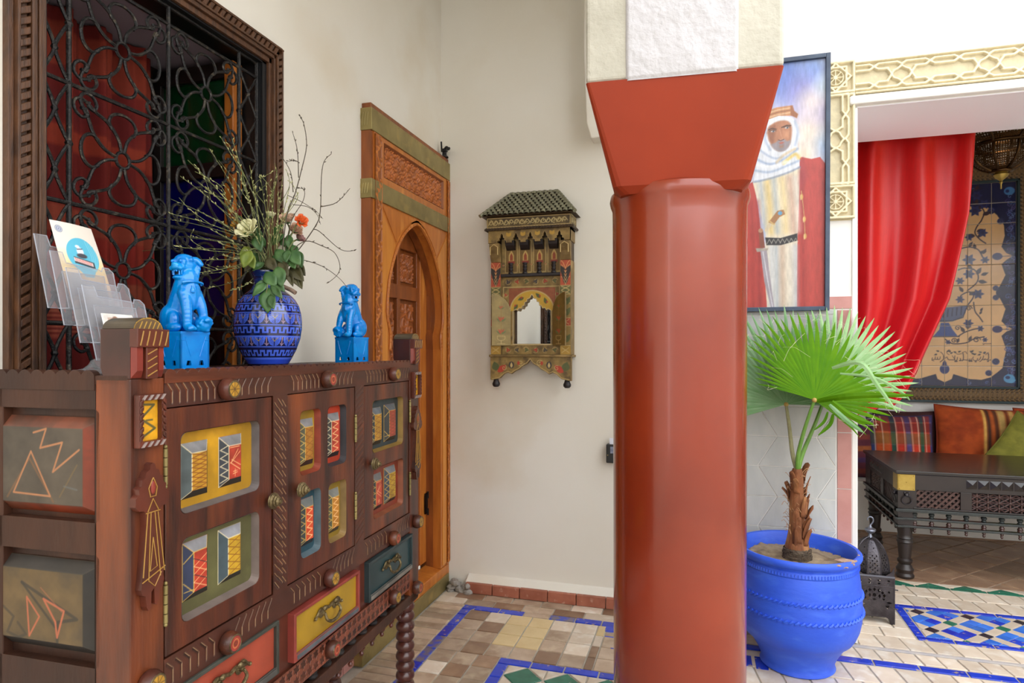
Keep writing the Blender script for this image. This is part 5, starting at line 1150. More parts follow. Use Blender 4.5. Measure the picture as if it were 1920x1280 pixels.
leaflet('small_leaflet', 'small pale leaflet with a faded picture in the lowest pocket of the acrylic stand', .078, .08, TOPZ+.032, .085, -.125, .02, p2_, .002)
# ------------------------------------------------------------------ carved and painted wall mirror
GOLD = mat('dull_gilt_wood', (136, 110, 62), .55, c2=(104, 82, 46), scale=26, bump=.15, bscale=90, c3=(160, 130, 78), c3scale=14)
GOLD_D = mat('dark_gilt_wood', (78, 58, 36), .55, c2=(54, 40, 28), scale=24)
BLKW = mat('blackened_wood', (44, 36, 36), .5, c2=(30, 26, 28), scale=24)
ROOFT = mat('green_grey_roof_tile', (128, 126, 100), .45, c2=(98, 96, 74), scale=30, rnd=.15, bump=.1)
PW = vmat('painted_wood', .55, noise=.14, nscale=60, bump=.1)
mx = thing('wall_mirror', 'carved painted wall mirror with a small tiled roof and two open arched shutters', 'mirror', (-.852, 3.279, 1.115))
hw = .213; F0 = -.095
gbg = (140, 114, 62); gdk = (70, 54, 36); RDp = (176, 64, 44); GNp = (86, 92, 52); CRp = (196, 170, 112)
def vines(c, x0, x1, z0, z1, n, cols=(RDp, GNp, (60, 56, 60)), line=CRp):
    w = (x1-x0)/n; cz = (z0+z1)/2; hgt = (z1-z0)
    for k in range(n):
        cx = x0+(k+.5)*w; col = cols[k % len(cols)]
        c.spiral(cx, cz, min(w, hgt)*.36, 1.3, k*1.3, c.step*1.3, line, 1 if k % 2 else -1, a=.85)
        for a in range(3): c.leaf(cx, cz, min(w, hgt)*.3, min(w, hgt)*.1, a*2.1+k, col)
def pc(name, x0, x1, z0, z1, y, fn=None, par=None, bg=gbg, step=.0022, mask=None, sgn=-1):
    c = Canvas(x0, x1, z0, z1, step, bg); c.mottle(.25, 40, 4); c.tint(gdk, .5, 30, 7, .5)
    if fn: fn(c)
    return c.build(name, PW, lambda x, z, h: (x, y-h, z), par or mx, mask=mask(c) if mask else None)
# main box
MB().box(-hw+.004, hw-.004, -.048, 0, .16, .79).box(-hw+.002, -hw+.02, -.09, 0, .16, .79).box(hw-.02, hw-.002, -.09, 0, .16, .79).build('back_box', GOLD_D, mx)
MB().box(-.158, .158, -.079, -.04, .577, .79).build('arcade_box', GOLD_D, mx)
# shaped skirt board with two bun feet
og = [(0, .132), (-.016, .112), (-.03, .104), (-.045, .096), (-.06, .082), (-.082, .072), (-.1, .058), (-.118, .066), (-.14, .058), (-.165, .034), (-.205, .026)]
sk = [(-.215, .15)]+[(-.215, .026)]+og[::-1][0:]+[(-x, z) for x, z in og[1:]]+[(.215, .026), (.215, .15)]
MB().plate(sk, [], F0, -.07, 'y').build('skirt_board', GOLD, mx)
def skp(c):
    for s in (1, -1):
        c.leaf(s*.175, .068, .06, .016, PI/2+s*.9, RDp); c.leaf(s*.18, .075, .05, .02, PI/2-s*.3, GNp); c.ell(s*.10, .105, .014, .018, (56, 50, 52)); c.leaf(s*.10, .09, .03, .007, PI/2, CRp); c.spiral(s*.05, .115, .018, 1.4, 0, .003, CRp, s); c.ell(s*.062, .115, .007, .010, RDp); c.spiral(s*.14, .09, .014, 1.2, 1, .0025, CRp, s)
        c.line([(-s*x, z+.006) for x, z in og], .003, CRp)
def inp(poly, X, Y):
    ins = np.zeros(X.shape, bool)
    for i in range(len(poly)):
        (ax, ay), (bx, by) = poly[i], poly[(i+1) % len(poly)]
        if ay != by: ins ^= ((ay > Y) != (by > Y)) & (X < (bx-ax)*(Y-ay)/(by-ay)+ax)
    return ins
pc('skirt_painting', -.213, .213, .027, .149, F0-.0012, skp, mask=lambda c: inp(sk, c.X, c.Y))
for s in (1, -1): MB().lathe([(.0, -.012), (.012, -.011), (.0195, -.003), (.0205, .007), (.015, .018), (.012, .03)], 16, (s*.19, -.075, .0)).build('bun_foot', BLKW, mx)
MB().box(-.221, .221, -.104, 0, .146, .158).build('shelf_moulding', GOLD, mx, .003)
# side columns: block, painted shaft, block
for s in (1, -1):
    a, b = sorted((s*.158, s*.213)); q = MB().box(a, b, F0, 0, .158, .64).build('side_column', GOLD, mx, .003); cxx = (a+b)/2
    def colp(c, cxx=cxx, a=a, b=b):
        for z0, z1, col in ((.158, .205, (176, 136, 52)), (.205, .305, gbg), (.305, .345, RDp), (.345, .42, gbg), (.42, .465, gbg), (.465, .51, GNp), (.51, .64, (186, 70, 46))): c.poly(rect(a, b, z0, z1), col, a=.8); c.line([(a, z0), (b, z0)], .003, CRp)
        for z in (.182, .325): c.line([(a+.01, z-.012), (b-.01, z+.012)], .003, CRp); c.line([(a+.01, z+.012), (b-.01, z-.012)], .003, CRp)
        for z in (.25, .385, .44): c.leaf(cxx, z-.03, .05, .012, PI/2-.5*s, GNp); c.leaf(cxx, z-.03, .05, .01, PI/2+.6*s, (60, 54, 50)); c.ell(cxx, z, .006, .012, (44, 40, 40))
        for t in (-1, 1): c.line(cr([(cxx+t*.02, .47), (cxx-t*.02, .485), (cxx+t*.02, .505)], 5), .004, CRp)
        for k in range(5):
            for t in (-1, 1): c.leaf(cxx, .515+k*.018, .05, .007, PI/2+t*(.25+.18*k), (50, 44, 40)); 
            c.line(cr([(cxx, .515+k*.02), (cxx+.012, .545+k*.02), (cxx+.022, .555+k*.02)], 4), .0022, (226, 190, 120)); c.line(cr([(cxx, .515+k*.02), (cxx-.012, .545+k*.02), (cxx-.022, .555+k*.02)], 4), .0022, (226, 190, 120))
    pc('column_painting', a+.001, b-.001, .159, .639, F0-.0012, colp, q)
# panel round the mirror, with a lobed arch
lob = [(-.115, .215), (-.115, .385), (-.10, .392), (-.088, .385), (-.08, .398), (-.064, .396), (-.056, .41), (-.045, .412), (-.043, .428), (-.03, .432), (-.026, .446), (-.012, .448), (0, .468)]
lob = lob+[(-x, z) for x, z in lob[::-1][1:]]; lobm = [(x*.86+.004, z) for x, z in lob]
pan = rect(-.158, .158, .158, .565)
MB().plate(pan, [lobm], -.074, -.05, 'y').build('mirror_surround', GOLD, mx)
def panp(c):
    vines(c, -.15, .15, .16, .205, 6, (RDp, (70, 64, 60), GNp)); vines(c, -.15, .15, .515, .56, 6, ((60, 56, 64), RDp, GNp)); vines(c, -.155, -.12, .42, .52, 1); vines(c, .12, .155, .42, .52, 1)
    c.line(rect(-.15, .15, .21, .51), .004, CRp, closed=True); c.line([(-.116, .39), (-.116, .5), (.124, .5), (.124, .39)], .005, (150, 60, 44)); c.poly([(-.112, .39), (-.112, .495), (.12, .495), (.12, .39), (.1, .44), (.05, .485), (.004, .492), (-.045, .485), (-.092, .44)], (150, 70, 46), a=.7)
    A = [(.004+.117*math.cos(t), .385+.105*math.sin(t)) for t in np.linspace(0, PI, 24)]; c.poly(A, (196, 156, 52)); c.line(A, .006, CRp)
    for t in (.45, 1.0, 2.1, 2.7): c.leaf(.004+.085*math.cos(t), .385+.08*math.sin(t), .035, .009, t+1.4, GNp); c.ell(.004+.095*math.cos(t+.1), .385+.086*math.sin(t+.1), .005, None, RDp)
    c.line(lobm, .008, (206, 188, 150), closed=True)
pc('surround_painting', -.157, .157, .159, .564, -.0755, panp, mask=lambda c: ~inp(lobm, c.X, c.Y))
gl = MB().box(-.12, .12, -.003, .0, .205, .475); g_ = gl.build('mirror_glass', mat('silvered_glass', (236, 238, 236), .02, 1.0), mx, 0, (.004, -.052, 0), (0, 0, R(-4.6)))
# shutters, half arches, open
for s in (1, -1):
    Lf = [(0, .205), (0, .375)]+[(.0+.1*(1-math.cos(t)), .375+.1*math.sin(t)) for t in np.linspace(.1, PI/2, 8)]+[(.1, .205)]
    pl = [(x, z) for x, z in Lf]; h_ = link('shutter', None, mx, (s*.113+.004, -.078, 0), (0, 0, R(180+(0))))
    ang = R(180-62) if s < 0 else R(62)
    # local x runs from the hinge outwards
    h_.rotation_euler = (0, 0, R(198) if s < 0 else R(-38))
    out = pl
    MB().plate(out, [], -.004, .004, 'y').build('shutter_leaf', GOLD, h_, .001)
    for sd in (-1, 1):
        c = Canvas(.002, .098, .207, .474, .0022, (150, 130, 80) if s < 0 else (122, 98, 46)); c.mottle(.12, 30, 3); m_ = .05
        c.line(out, .004, (196, 180, 130), closed=True); c.ell(m_, .245, .016, .010, None); c.line([(m_-.02, .215), (m_+.02, .215)], .003, CRp); c.line([(m_, .215), (m_, .232)], .004, CRp); c.line(cr([(m_-.02, .255), (m_-.018, .238), (m_, .232), (m_+.018, .238), (m_+.02, .255)], 4), .003, CRp, closed=True)
        for z in (.285, .35, .415):
            sc_ = .9 if z < .4 else .6
            for a in (-1.0, -.5, 0, .5, 1.0): c.leaf(m_, z-.02, .034*sc_, .006*sc_, PI/2+a, (182, 84, 56) if abs(a) < .8 else (110, 118, 70))
        c.line([(m_, .255), (m_, .43)], .0022, (150, 120, 60))
        c.build('shutter_painting', PW, lambda x, z, h, sd=sd: (x, sd*.0052+0*x, z), h_, mask=inp(out, c.X, c.Y))
# arcade: dark ledge, back, turned spindles, little niches, brackets, lobed valance
MB().box(-.16, .16, -.098, -.03, .562, .578).build('dark_ledge', BLKW, mx, .003)
def backp(c):
    for k in range(4):
        cx = -.105+k*.076; c.poly(rect(cx-.03, cx+.03, .59, .745), (120, 92, 44)); c.line(rect(cx-.032, cx+.032, .585, .75), .003, CRp, closed=True)
        c.poly([(cx-.014, .645), (cx-.014, .675), (cx-.007, .69), (cx, .7), (cx+.007, .69), (cx+.014, .675), (cx+.014, .645)], (200, 168, 96)); c.poly([(cx-.008, .648), (cx-.008, .672), (cx, .688), (cx+.008, .672), (cx+.008, .648)], (150, 70, 40)); c.poly(rect(cx-.018, cx+.018, .632, .645), (140, 50, 36))
    for k in range(5): cx = -.143+k*.076; vines(c, cx-.012, cx+.012, .59, .66, 2)
pc('arcade_back', -.158, .158, .578, .76, -.0805, backp)
spm = MB().lathe([(.013, 0), (.013, .006), (.008, .012), (.0125, .02), (.009, .028), (.0125, .036), (.009, .044), (.012, .05), (.013, .056)], 14).mesh('turned_spindle', BLKW)
for k in range(4):
    cx = -.105+k*.076; link('turned_spindle', spm, mx, (cx, -.09, .578))
    m = MB(); m.prism([(-.08, .75), (-.118, .75), (-.118, .738), (-.112, .722), (-.1, .712), (-.09, .705), (-.08, .70)], cx-.024, cx+.024, 'x'); m.build('carved_bracket', BLKW, mx, .002)
for s in (1, -1):
    cx = s*.186; m = MB(); m.prism([(-.08, .735), (-.125, .735), (-.125, .72), (-.118, .70), (-.11, .685), (-.105, .665), (-.095, .64), (-.08, .64)], cx-.027, cx+.027, 'x'); b_ = m.build('corner_bracket', GOLD, mx, .002)
    st = MB(); st.tube([(cx-.02, -.1255, .675), (cx-.02, -.1265, .715), (cx, -.127, .728), (cx+.02, -.1265, .715), (cx+.02, -.1255, .675)], .003, 5); st.build('lobed_edge', mat('cream_paint', (196, 170, 112), .5), b_)
def lobe(cx, w): return [(cx-w, .735), (cx-w, .745), (cx-w*.55, .748), (cx-w*.6, .758), (cx-w*.3, .762), (cx-w*.28, .772), (cx, .784), (cx+w*.28, .772), (cx+w*.3, .762), (cx+w*.6, .758), (cx+w*.55, .748), (cx+w, .745), (cx+w, .735)]
vl = [(-.216, .80), (-.216, .735)]
for k in range(5): vl += lobe(-.143+k*.076-.0, .024)
vl += [(.216, .735), (.216, .80)]
MB().plate(vl, [], -.128, -.112, 'y').build('lobed_valance', GOLD, mx)
def valp(c):
    for k in range(5): c.line(lobe(-.143+k*.076, .024), .004, CRp)
    for k in range(4): cx = -.105+k*.076; c.leaf(cx, .765, .026, .008, PI/2+.5, (190, 150, 60)); c.leaf(cx, .765, .026, .008, PI/2-.5, (190, 150, 60))
pc('valance_painting', -.215, .215, .736, .799, -.1292, valp, mask=lambda c: inp(vl, c.X, c.Y))
MB().box(-.216, .216, -.128, 0, .735, .80).box(-.15, .15, -.12, -.02, .73, .74).build('canopy_box', GOLD_D, mx) if 0 else MB().box(-.216, -.2, -.128, 0, .735, .80).box(.2, .216, -.128, 0, .735, .80).box(-.216, .216, -.128, 0, .79, .80).build('canopy_side', GOLD, mx)
rp = MB(); rp.tube([(-.228, -.136, .804), (.228, -.136, .804)], .007, 8); rp.tube([(.228, -.136, .804), (.228, 0, .804)], .007, 8); rp.tube([(-.228, -.136, .804), (-.228, 0, .804)], .007, 8)
for k in range(30): x = -.226+k*.0156; rp.tube([(x-.005, -.1425, .798), (x+.005, -.1435, .811)], .0026, 5)
rp.build('rope_moulding', GOLD_D, mx)
MB().box(-.222, .222, -.135, 0, .81, .865).build('frieze', GOLD, mx)
def frz(c):
    c.C *= .72; c.line(rect(-.218, .218, .814, .861), .004, CRp, closed=True)
    rr2 = random.Random(3)
    for k in range(15):
        x = -.2+k*.0278; c.spiral(x, .838, .014, 1.1, rr2.random()*6, .0034, (206, 186, 128), 1 if k % 2 else -1); c.line(cr([(x-.012, .826), (x, .85), (x+.016, .832)], 4), .003, (206, 186, 128))
pc('frieze_carving', -.221, .221, .811, .864, -.1362, frz)
c = Canvas(-.134, -.001, .811, .864, .0024, gbg); c.C *= .72; c.line(rect(-.13, -.005, .814, .861), .004, CRp, closed=True); [c.spiral(-.115+k*.028, .838, .014, 1.1, k, .0034, (206, 186, 128), 1 if k % 2 else -1) for k in range(4)]
c.build('frieze_carving', PW, lambda x, z, h: (.2232+0*x, x, z), mx)
# tiled roof
E0 = [(-.246, -.165), (.246, -.165), (.246, 0), (-.246, 0)]; T0 = [(-.125, -.012), (.125, -.012), (.125, 0), (-.125, 0)]
MB().frustum(E0, T0, .868, 1.01, 'z').build('roof_board', GOLD_D, mx)
tl = MB(); n = 5; L_ = .026
tl.add([(.0118*math.cos(PI*k/n), 0, .0085*math.sin(PI*k/n)) for k in range(n+1)]+[(.0134*math.cos(PI*k/n), -L_, .0098*math.sin(PI*k/n)-.001) for k in range(n+1)], [(k, k+1, n+2+k, n+1+k) for k in range(n)], 0, True)
tlm = tl.mesh('roof_tile', ROOFT)
sl = math.atan2(.142, .153); rows_ = 9; SLn = math.hypot(.142, .153)
for r_ in range(rows_):
    t = (r_+.98)/rows_; y = -.012-.153*t; z = 1.01-.142*t; wd = .125+.121*(r_+.5)/rows_; nn = int(2*wd/.0275)
    for k in range(nn):
        x = -wd+(k+.5)*2*wd/nn; link('roof_tile', tlm, mx, (x, y+.024*math.cos(sl), z+.024*math.sin(sl)+.004), (sl, 0, 0))
for s in (1, -1):
    for r_ in range(rows_):
        t = (r_+.5)/rows_; x = s*(.125+.121*t); z = 1.012-.142*t
        m_ = MB(); p0_ = Vector((s*(.125+.121*(t-.06)), -.012-.153*(t-.06), 1.012-.142*(t-.06)+.002)); p1_v = Vector((s*(.125+.121*(t+.07)), -.012-.153*(t+.07), 1.012-.142*(t+.07)+.002))
        m_.tube([tuple(p0_), tuple(p1_v)], [.0085, .0105], 8); m_.build('ridge_tile', ROOFT, mx)
for k in range(13): MB().tube([(-.125+k*.0195, -.008, 1.012), (-.105+k*.0195, -.008, 1.012)], [.0075, .009], 8).build('ridge_tile', ROOFT, mx)

# ------------------------------------------------------------------ little black card box behind the column
kb_ = thing('card_box', 'small black wall box with a white card sticking out, beside the red column', 'box', (-.41, 3.279, .727))
MB().box(-.058, .058, -.045, 0, 0, .094).build('box_body', mat('black_plastic', (26, 26, 28), .35), kb_, .004)
MB().box(-.037, .05, -.0462, -.0448, .05, .083).build('sticker', mat('grey_sticker', (150, 156, 176), .5, c2=(90, 96, 120), scale=70), kb_)
MB().lathe([(.003, -.0455), (.003, -.047), (.0, -.0472)], 10, (-.05, 0, .04), 'y').build('screw', BRASS, kb_)
MB().box(-.043, .052, -.03, -.0285, .08, .125).box(-.04, .05, -.024, -.0225, .08, .118).build('card', mat('white_card', (226, 228, 238), .6), kb_)

# ------------------------------------------------------------------ portrait painting
PWd, PHt = .43, 1.13
pt = thing('portrait_painting', 'tall framed painting of a bearded person in a white headscarf and red cloak', 'painting', (.323, YP-.012, 1.474)); pt.rotation_euler = (R(1.6), 0, 0)
fb = MB(); FRM = mat('slate_blue_frame', (66, 80, 100), .5, c2=(52, 64, 84), scale=20)
for a in (rect(-.215, -.196, 0, PHt), rect(.196, .215, 0, PHt)): MB().prism(a, -.026, 0, 'y').build('frame_side', FRM, pt, .002)
for a in (rect(-.196, .196, 0, .019), rect(-.196, .196, PHt-.019, PHt)): MB().prism(a, -.026, 0, 'y').build('frame_rail', FRM, pt, .002)
MB().box(-.2, .2, -.008, -.001, .01, PHt-.01).build('canvas_back', mat('raw_canvas', (190, 180, 160), .9), pt)
c = Canvas(-.197, .197, .018, PHt-.018, .0024, (206, 208, 226))
q = lambda px, py: ((px-1365)/187*.43-.215, (583-py)/480*PHt)
Q = lambda pts: [q(1395+a/4, 180+b/4) for a, b in pts]
def U(pts): return [q(*p) for p in pts]
n1 = vnoise(c.X, c.Y, 6, 11)[..., None]; n2 = vnoise(c.X, c.Y, 5, 12)[..., None]
c.C = np.array(rgb(196, 200, 226))*(1-n1)+np.array(rgb(226, 220, 232))*n1
def wash(px, py, r, col, a): x, y = q(px, py); c.ell(x, y, r, r*1.1, col, soft=r*.7, a=a)
for w_ in ((1470, 135, .09, (86, 130, 220), .9), (1520, 130, .06, (120, 160, 226), .8), (1440, 140, .08, (120, 150, 226), .7), (1500, 165, .08, (150, 140, 200), .7), (1530, 215, .06, (150, 140, 196), .7), (1540, 265, .05, (130, 170, 220), .7), (1520, 190, .05, (240, 224, 216), .8), (1515, 245, .06, (244, 224, 200), .8), (1505, 290, .05, (244, 220, 190), .8), (1545, 160, .04, (206, 226, 236), .7), (1410, 200, .08, (226, 190, 190), .6)): wash(*w_)
c.C *= (1+.16*(n2-.5))
CLK = (196, 70, 60)
c.poly(U([(1365, 420), (1390, 345), (1415, 330), (1423, 380), (1435, 480), (1450, 583), (1365, 583)]), CLK); c.poly(Q([(405, 460), (430, 445), (500, 465), (560, 455), (600, 510), (612, 1700), (395, 1700), (400, 1100), (410, 800)]), CLK)
RB = (236, 222, 196)
c.poly(Q([(70, 600), (420, 520), (410, 800), (400, 1120), (400, 1700), (190, 1700), (160, 1300), (170, 1020), (120, 800)]), RB)
for x, w_, col in ((130, 40, (176, 190, 206)), (180, 50, (240, 206, 120)), (250, 40, (250, 236, 200)), (290, 40, (240, 210, 140)), (345, 50, (206, 160, 140)), (385, 30, (236, 226, 220)), (225, 25, (150, 170, 190))): c.line(Q([(x, 600), (x+20, 800), (x+30, 1000)]), w_*.0005, col, soft=.014, a=.7)
for x, w_, col in ((210, 40, (206, 214, 226)), (250, 30, (170, 190, 214)), (290, 40, (200, 170, 150)), (340, 40, (236, 228, 214)), (385, 30, (180, 186, 206))): c.line(Q([(x, 1120), (x+10, 1700)]), w_*.0005, col, soft=.014, a=.75)
for x, col in ((430, (140, 34, 36)), (480, (196, 70, 62)), (530, (186, 60, 52)), (580, (150, 40, 40)), (20, (200, 66, 56)), (60, (150, 40, 36)), (110, (130, 30, 34))): c.line(Q([(x, 560 if x > 300 else 760), (x+10, 1000), (x+20, 1700)]), .008, col, soft=.014, a=.6)
c.poly(Q([(415, 470), (440, 448), (470, 600), (430, 690), (410, 640)]), (160, 60, 70), a=.5, soft=.01)
# scarf
c.poly(Q([(160, 150), (260, 110), (360, 140), (405, 200), (415, 280), (400, 360), (415, 450), (415, 520), (300, 560), (80, 610), (90, 520), (110, 430), (130, 350), (165, 240)]), (236, 238, 244))
for P_, col, w_ in (([(110, 440), (200, 480), (300, 450), (400, 380)], (150, 170, 206), .008), ([(90, 520), (200, 540), (330, 500), (410, 470)], (160, 180, 210), .008), ([(130, 370), (180, 410), (240, 440), (300, 430)], (160, 176, 206), .006), ([(300, 480), (380, 420), (410, 450)], (240, 206, 110), .014), ([(80, 608), (200, 590), (330, 555), (415, 520)], (120, 140, 176), .006), ([(250, 470), (300, 420), (380, 380)], (226, 200, 160), .01), ([(170, 200), (165, 290), (200, 370)], (170, 186, 214), .008), ([(380, 170), (400, 260), (380, 350)], (176, 190, 216), .008), ([(100, 480), (220, 500), (320, 470)], (250, 250, 250), .008)): c.line(cr(Q(P_), 5), w_, col, soft=.005, a=.85)
# face
FC = (190, 128, 94)
c.poly(cr(Q([(178, 240), (190, 195), (250, 160), (320, 160), (355, 200), (358, 270), (345, 340), (310, 380), (265, 388), (220, 355), (192, 300)]), 4), FC, soft=.004)
c.poly(Q([(180, 240), (200, 190), (250, 175), (240, 230), (225, 330), (195, 300)]), (140, 84, 60), a=.55, soft=.008); c.poly(Q([(300, 240), (345, 240), (335, 290), (300, 285)]), (222, 160, 120), a=.7, soft=.008); c.poly(Q([(235, 175), (330, 170), (320, 195), (250, 200)]), (196, 134, 100), a=.6, soft=.006)
c.poly(cr(Q([(205, 330), (240, 318), (258, 305), (300, 298), (325, 315), (350, 310), (340, 350), (310, 385), (265, 390), (225, 365)]), 3), (152, 150, 160), soft=.004, a=.85); c.poly(Q([(262, 322), (285, 315), (305, 322), (290, 334), (272, 334)]), (186, 110, 96)); c.poly(Q([(265, 345), (300, 340), (295, 362), (272, 362)]), (180, 130, 104), a=.8, soft=.004)
c.line(Q([(188, 218), (215, 208), (245, 218)]), .004, (66, 44, 36)); c.line(Q([(285, 208), (320, 195), (350, 200)]), .004, (66, 44, 36))
for ex, ey in ((220, 232), (322, 214)): c.ell(*q(1395+ex/4, 180+ey/4), .008, .0036, (206, 206, 206)); c.ell(*q(1395+(ex+4)/4, 180+ey/4), .0036, .0038, (60, 70, 80)); c.line(Q([(ex-24, ey-4), (ex, ey-12), (ex+24, ey-2)]), .002, (50, 34, 30))
c.line(Q([(270, 225), (282, 270), (292, 300), (272, 306)]), .004, (210, 150, 116), a=.8); c.line(Q([(262, 300), (275, 308), (300, 300)]), .003, (90, 54, 44))
# head band
c.poly(Q([(162, 75), (250, 52), (360, 48), (372, 90), (404, 118), (395, 150), (360, 128), (260, 118), (165, 145)]), (206, 146, 100))
for k in range(3): c.line(Q([(168, 92+k*18), (260, 72+k*18), (345, 66+k*18)]), .003, (130, 76, 48) if k % 2 else (240, 210, 170))
c.poly(Q([(345, 50), (365, 50), (375, 90), (400, 120), (392, 146), (350, 125)]), (160, 96, 60), a=.8)
# belt, dagger, sword, tassels
c.poly(Q([(165, 1040), (280, 1050), (400, 1020), (402, 1075), (280, 1105), (175, 1100)]), (44, 42, 44))
for k in range(7): c.line(Q([(180+k*32, 1090), (196+k*32, 1056), (212+k*32, 1084)]), .0022, (190, 184, 170))
c.poly(Q([(160, 985), (200, 920), (215, 950), (170, 1000)]), (226, 206, 170)); c.poly(Q([(190, 925), (255, 840), (300, 835), (312, 870), (270, 890), (230, 945)]), (176, 124, 76)); c.ell(*q(1395+275/4, 180+860/4), .009, None, (110, 170, 210)); c.line(Q([(195, 915), (235, 945)]), .005, (226, 190, 120))
c.poly(Q([(115, 985), (150, 985), (165, 1120), (130, 1125)]), (140, 76, 56)); c.ell(*q(1395+132/4, 180+985/4), .010, None, (190, 140, 110)); c.poly(Q([(95, 1120), (190, 1125), (180, 1145), (105, 1150)]), (176, 164, 150)); c.poly(Q([(130, 1140), (178, 1140), (210, 1400), (240, 1620), (215, 1610), (160, 1380)]), (170, 160, 168)); c.line(Q([(150, 1150), (190, 1400), (228, 1610)]), .003, (226, 226, 232))
c.line(Q([(428, 700), (440, 800), (450, 900), (456, 1040)]), .0022, (226, 196, 120))
for x, y in ((430, 745), (450, 915), (456, 1045)): c.ell(*q(1395+x/4, 180+y/4), .0065, .013, (226, 176, 96)); c.line(Q([(x-6, y+22), (x-4, y-14)]), .002, (250, 230, 180))
c.C *= .88; c.mottle(.1, 70, 6, (2, .4)); c.build('painted_canvas', vmat('oil_paint', .45, noise=.05, nscale=80, coat=.1, bump=.06, bscale=160), lambda x, z, h: (x, -.0105+0*x, z), pt)
# ------------------------------------------------------------------ alcove: curtain, tile mural, bench cushions, table, hanging lamp, floor lantern
c = Canvas(0, 1, 0, 1, 1/190, (196, 22, 34)); S, T = c.X, 1-c.Y
tz = [2.42, 2.386, 1.986, 1.557, 1.177, 1.038, .985]; txr = [1.322, 1.316, 1.282, 1.2, 1.057, .985, .93]
zend = .955+.05*S; Zc_ = 2.42-T*(2.42-zend); XR = np.interp(-Zc_, [-a for a in tz], txr); gather = np.clip((1.25-Zc_)/.3, 0, 1); XLc = .56+.0*T
Xc = XLc+(XR-XLc)*S; fr_ = S*4.6+.25*np.sin(S*5)+.16*np.sin(T*4+S*3)
amp = .045*(1-.55*gather)*(.6+.4*T); Yf = amp*np.sin(2*PI*fr_+.5*np.sin(T*3))+.010*np.sin(2*PI*fr_*1.9+1+2.6*T)
drape = .02*gather*np.sin(S*18+Zc_*30)
Zc_ = Zc_-.10*gather*np.sin(PI*np.clip(S, 0, 1))*(1-S)
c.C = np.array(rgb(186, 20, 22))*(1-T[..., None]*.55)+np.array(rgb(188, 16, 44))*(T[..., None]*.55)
sheen = np.clip(.5+.5*np.sin(2*PI*fr_-.9), 0, 1)**1.5*np.clip(1.25-T, 0, 1); c.C = c.C*(1-.35*sheen[..., None])+np.array(rgb(226, 86, 50))*(.35*sheen[..., None])  # satin sheen along the folds, mixed into the cloth colour
c.mottle(.05, 30, 3, (8, .5)); c.H = Yf+drape
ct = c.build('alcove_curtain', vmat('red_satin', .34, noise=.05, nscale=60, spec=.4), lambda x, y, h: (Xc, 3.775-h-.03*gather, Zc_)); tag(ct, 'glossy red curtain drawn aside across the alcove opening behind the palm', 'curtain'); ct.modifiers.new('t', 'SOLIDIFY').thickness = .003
ro = thing('curtain_rod', 'thin rod carrying the red curtain behind the alcove lintel', 'rod', (.5, 3.775, 2.425)); MB().tube([(0, 0, 0), (2.6, 0, 0)], .011, 10).build('rod_pole', IRON, ro)
# mural of painted tiles in a carved frame on the far wall
YM = 5.6; mu = thing('tile_mural', 'painted tile mural of vines, bowl and calligraphy in a carved frame', 'mural', (1.754, YM, .906))
mp = lambda px, py: (1.754+(px-1769)/289.3, 1.176+(685.8-py)/250.7)
V8 = lambda pts: [mp(1590+a/3.555, 420+b/3.555) for a, b in pts]
V3 = lambda pts: [mp(1730+a/10.105, 620+b/10.105) for a, b in pts]
x0m, x1m, z0m, z1m = 1.298, 2.21, 1.026, 2.536; SAND = (226, 180, 126); NAVY = (22, 27, 70); BRN = (58, 40, 50)
c = Canvas(x0m, x1m, z0m, z1m, .0036, SAND); c.mottle(.06, 6, 3)
cxm = 1.754
def both(fn):
    for s in (1, -1): fn(lambda pts: [(cxm+s*(x-cxm), z) for x, z in pts], s)
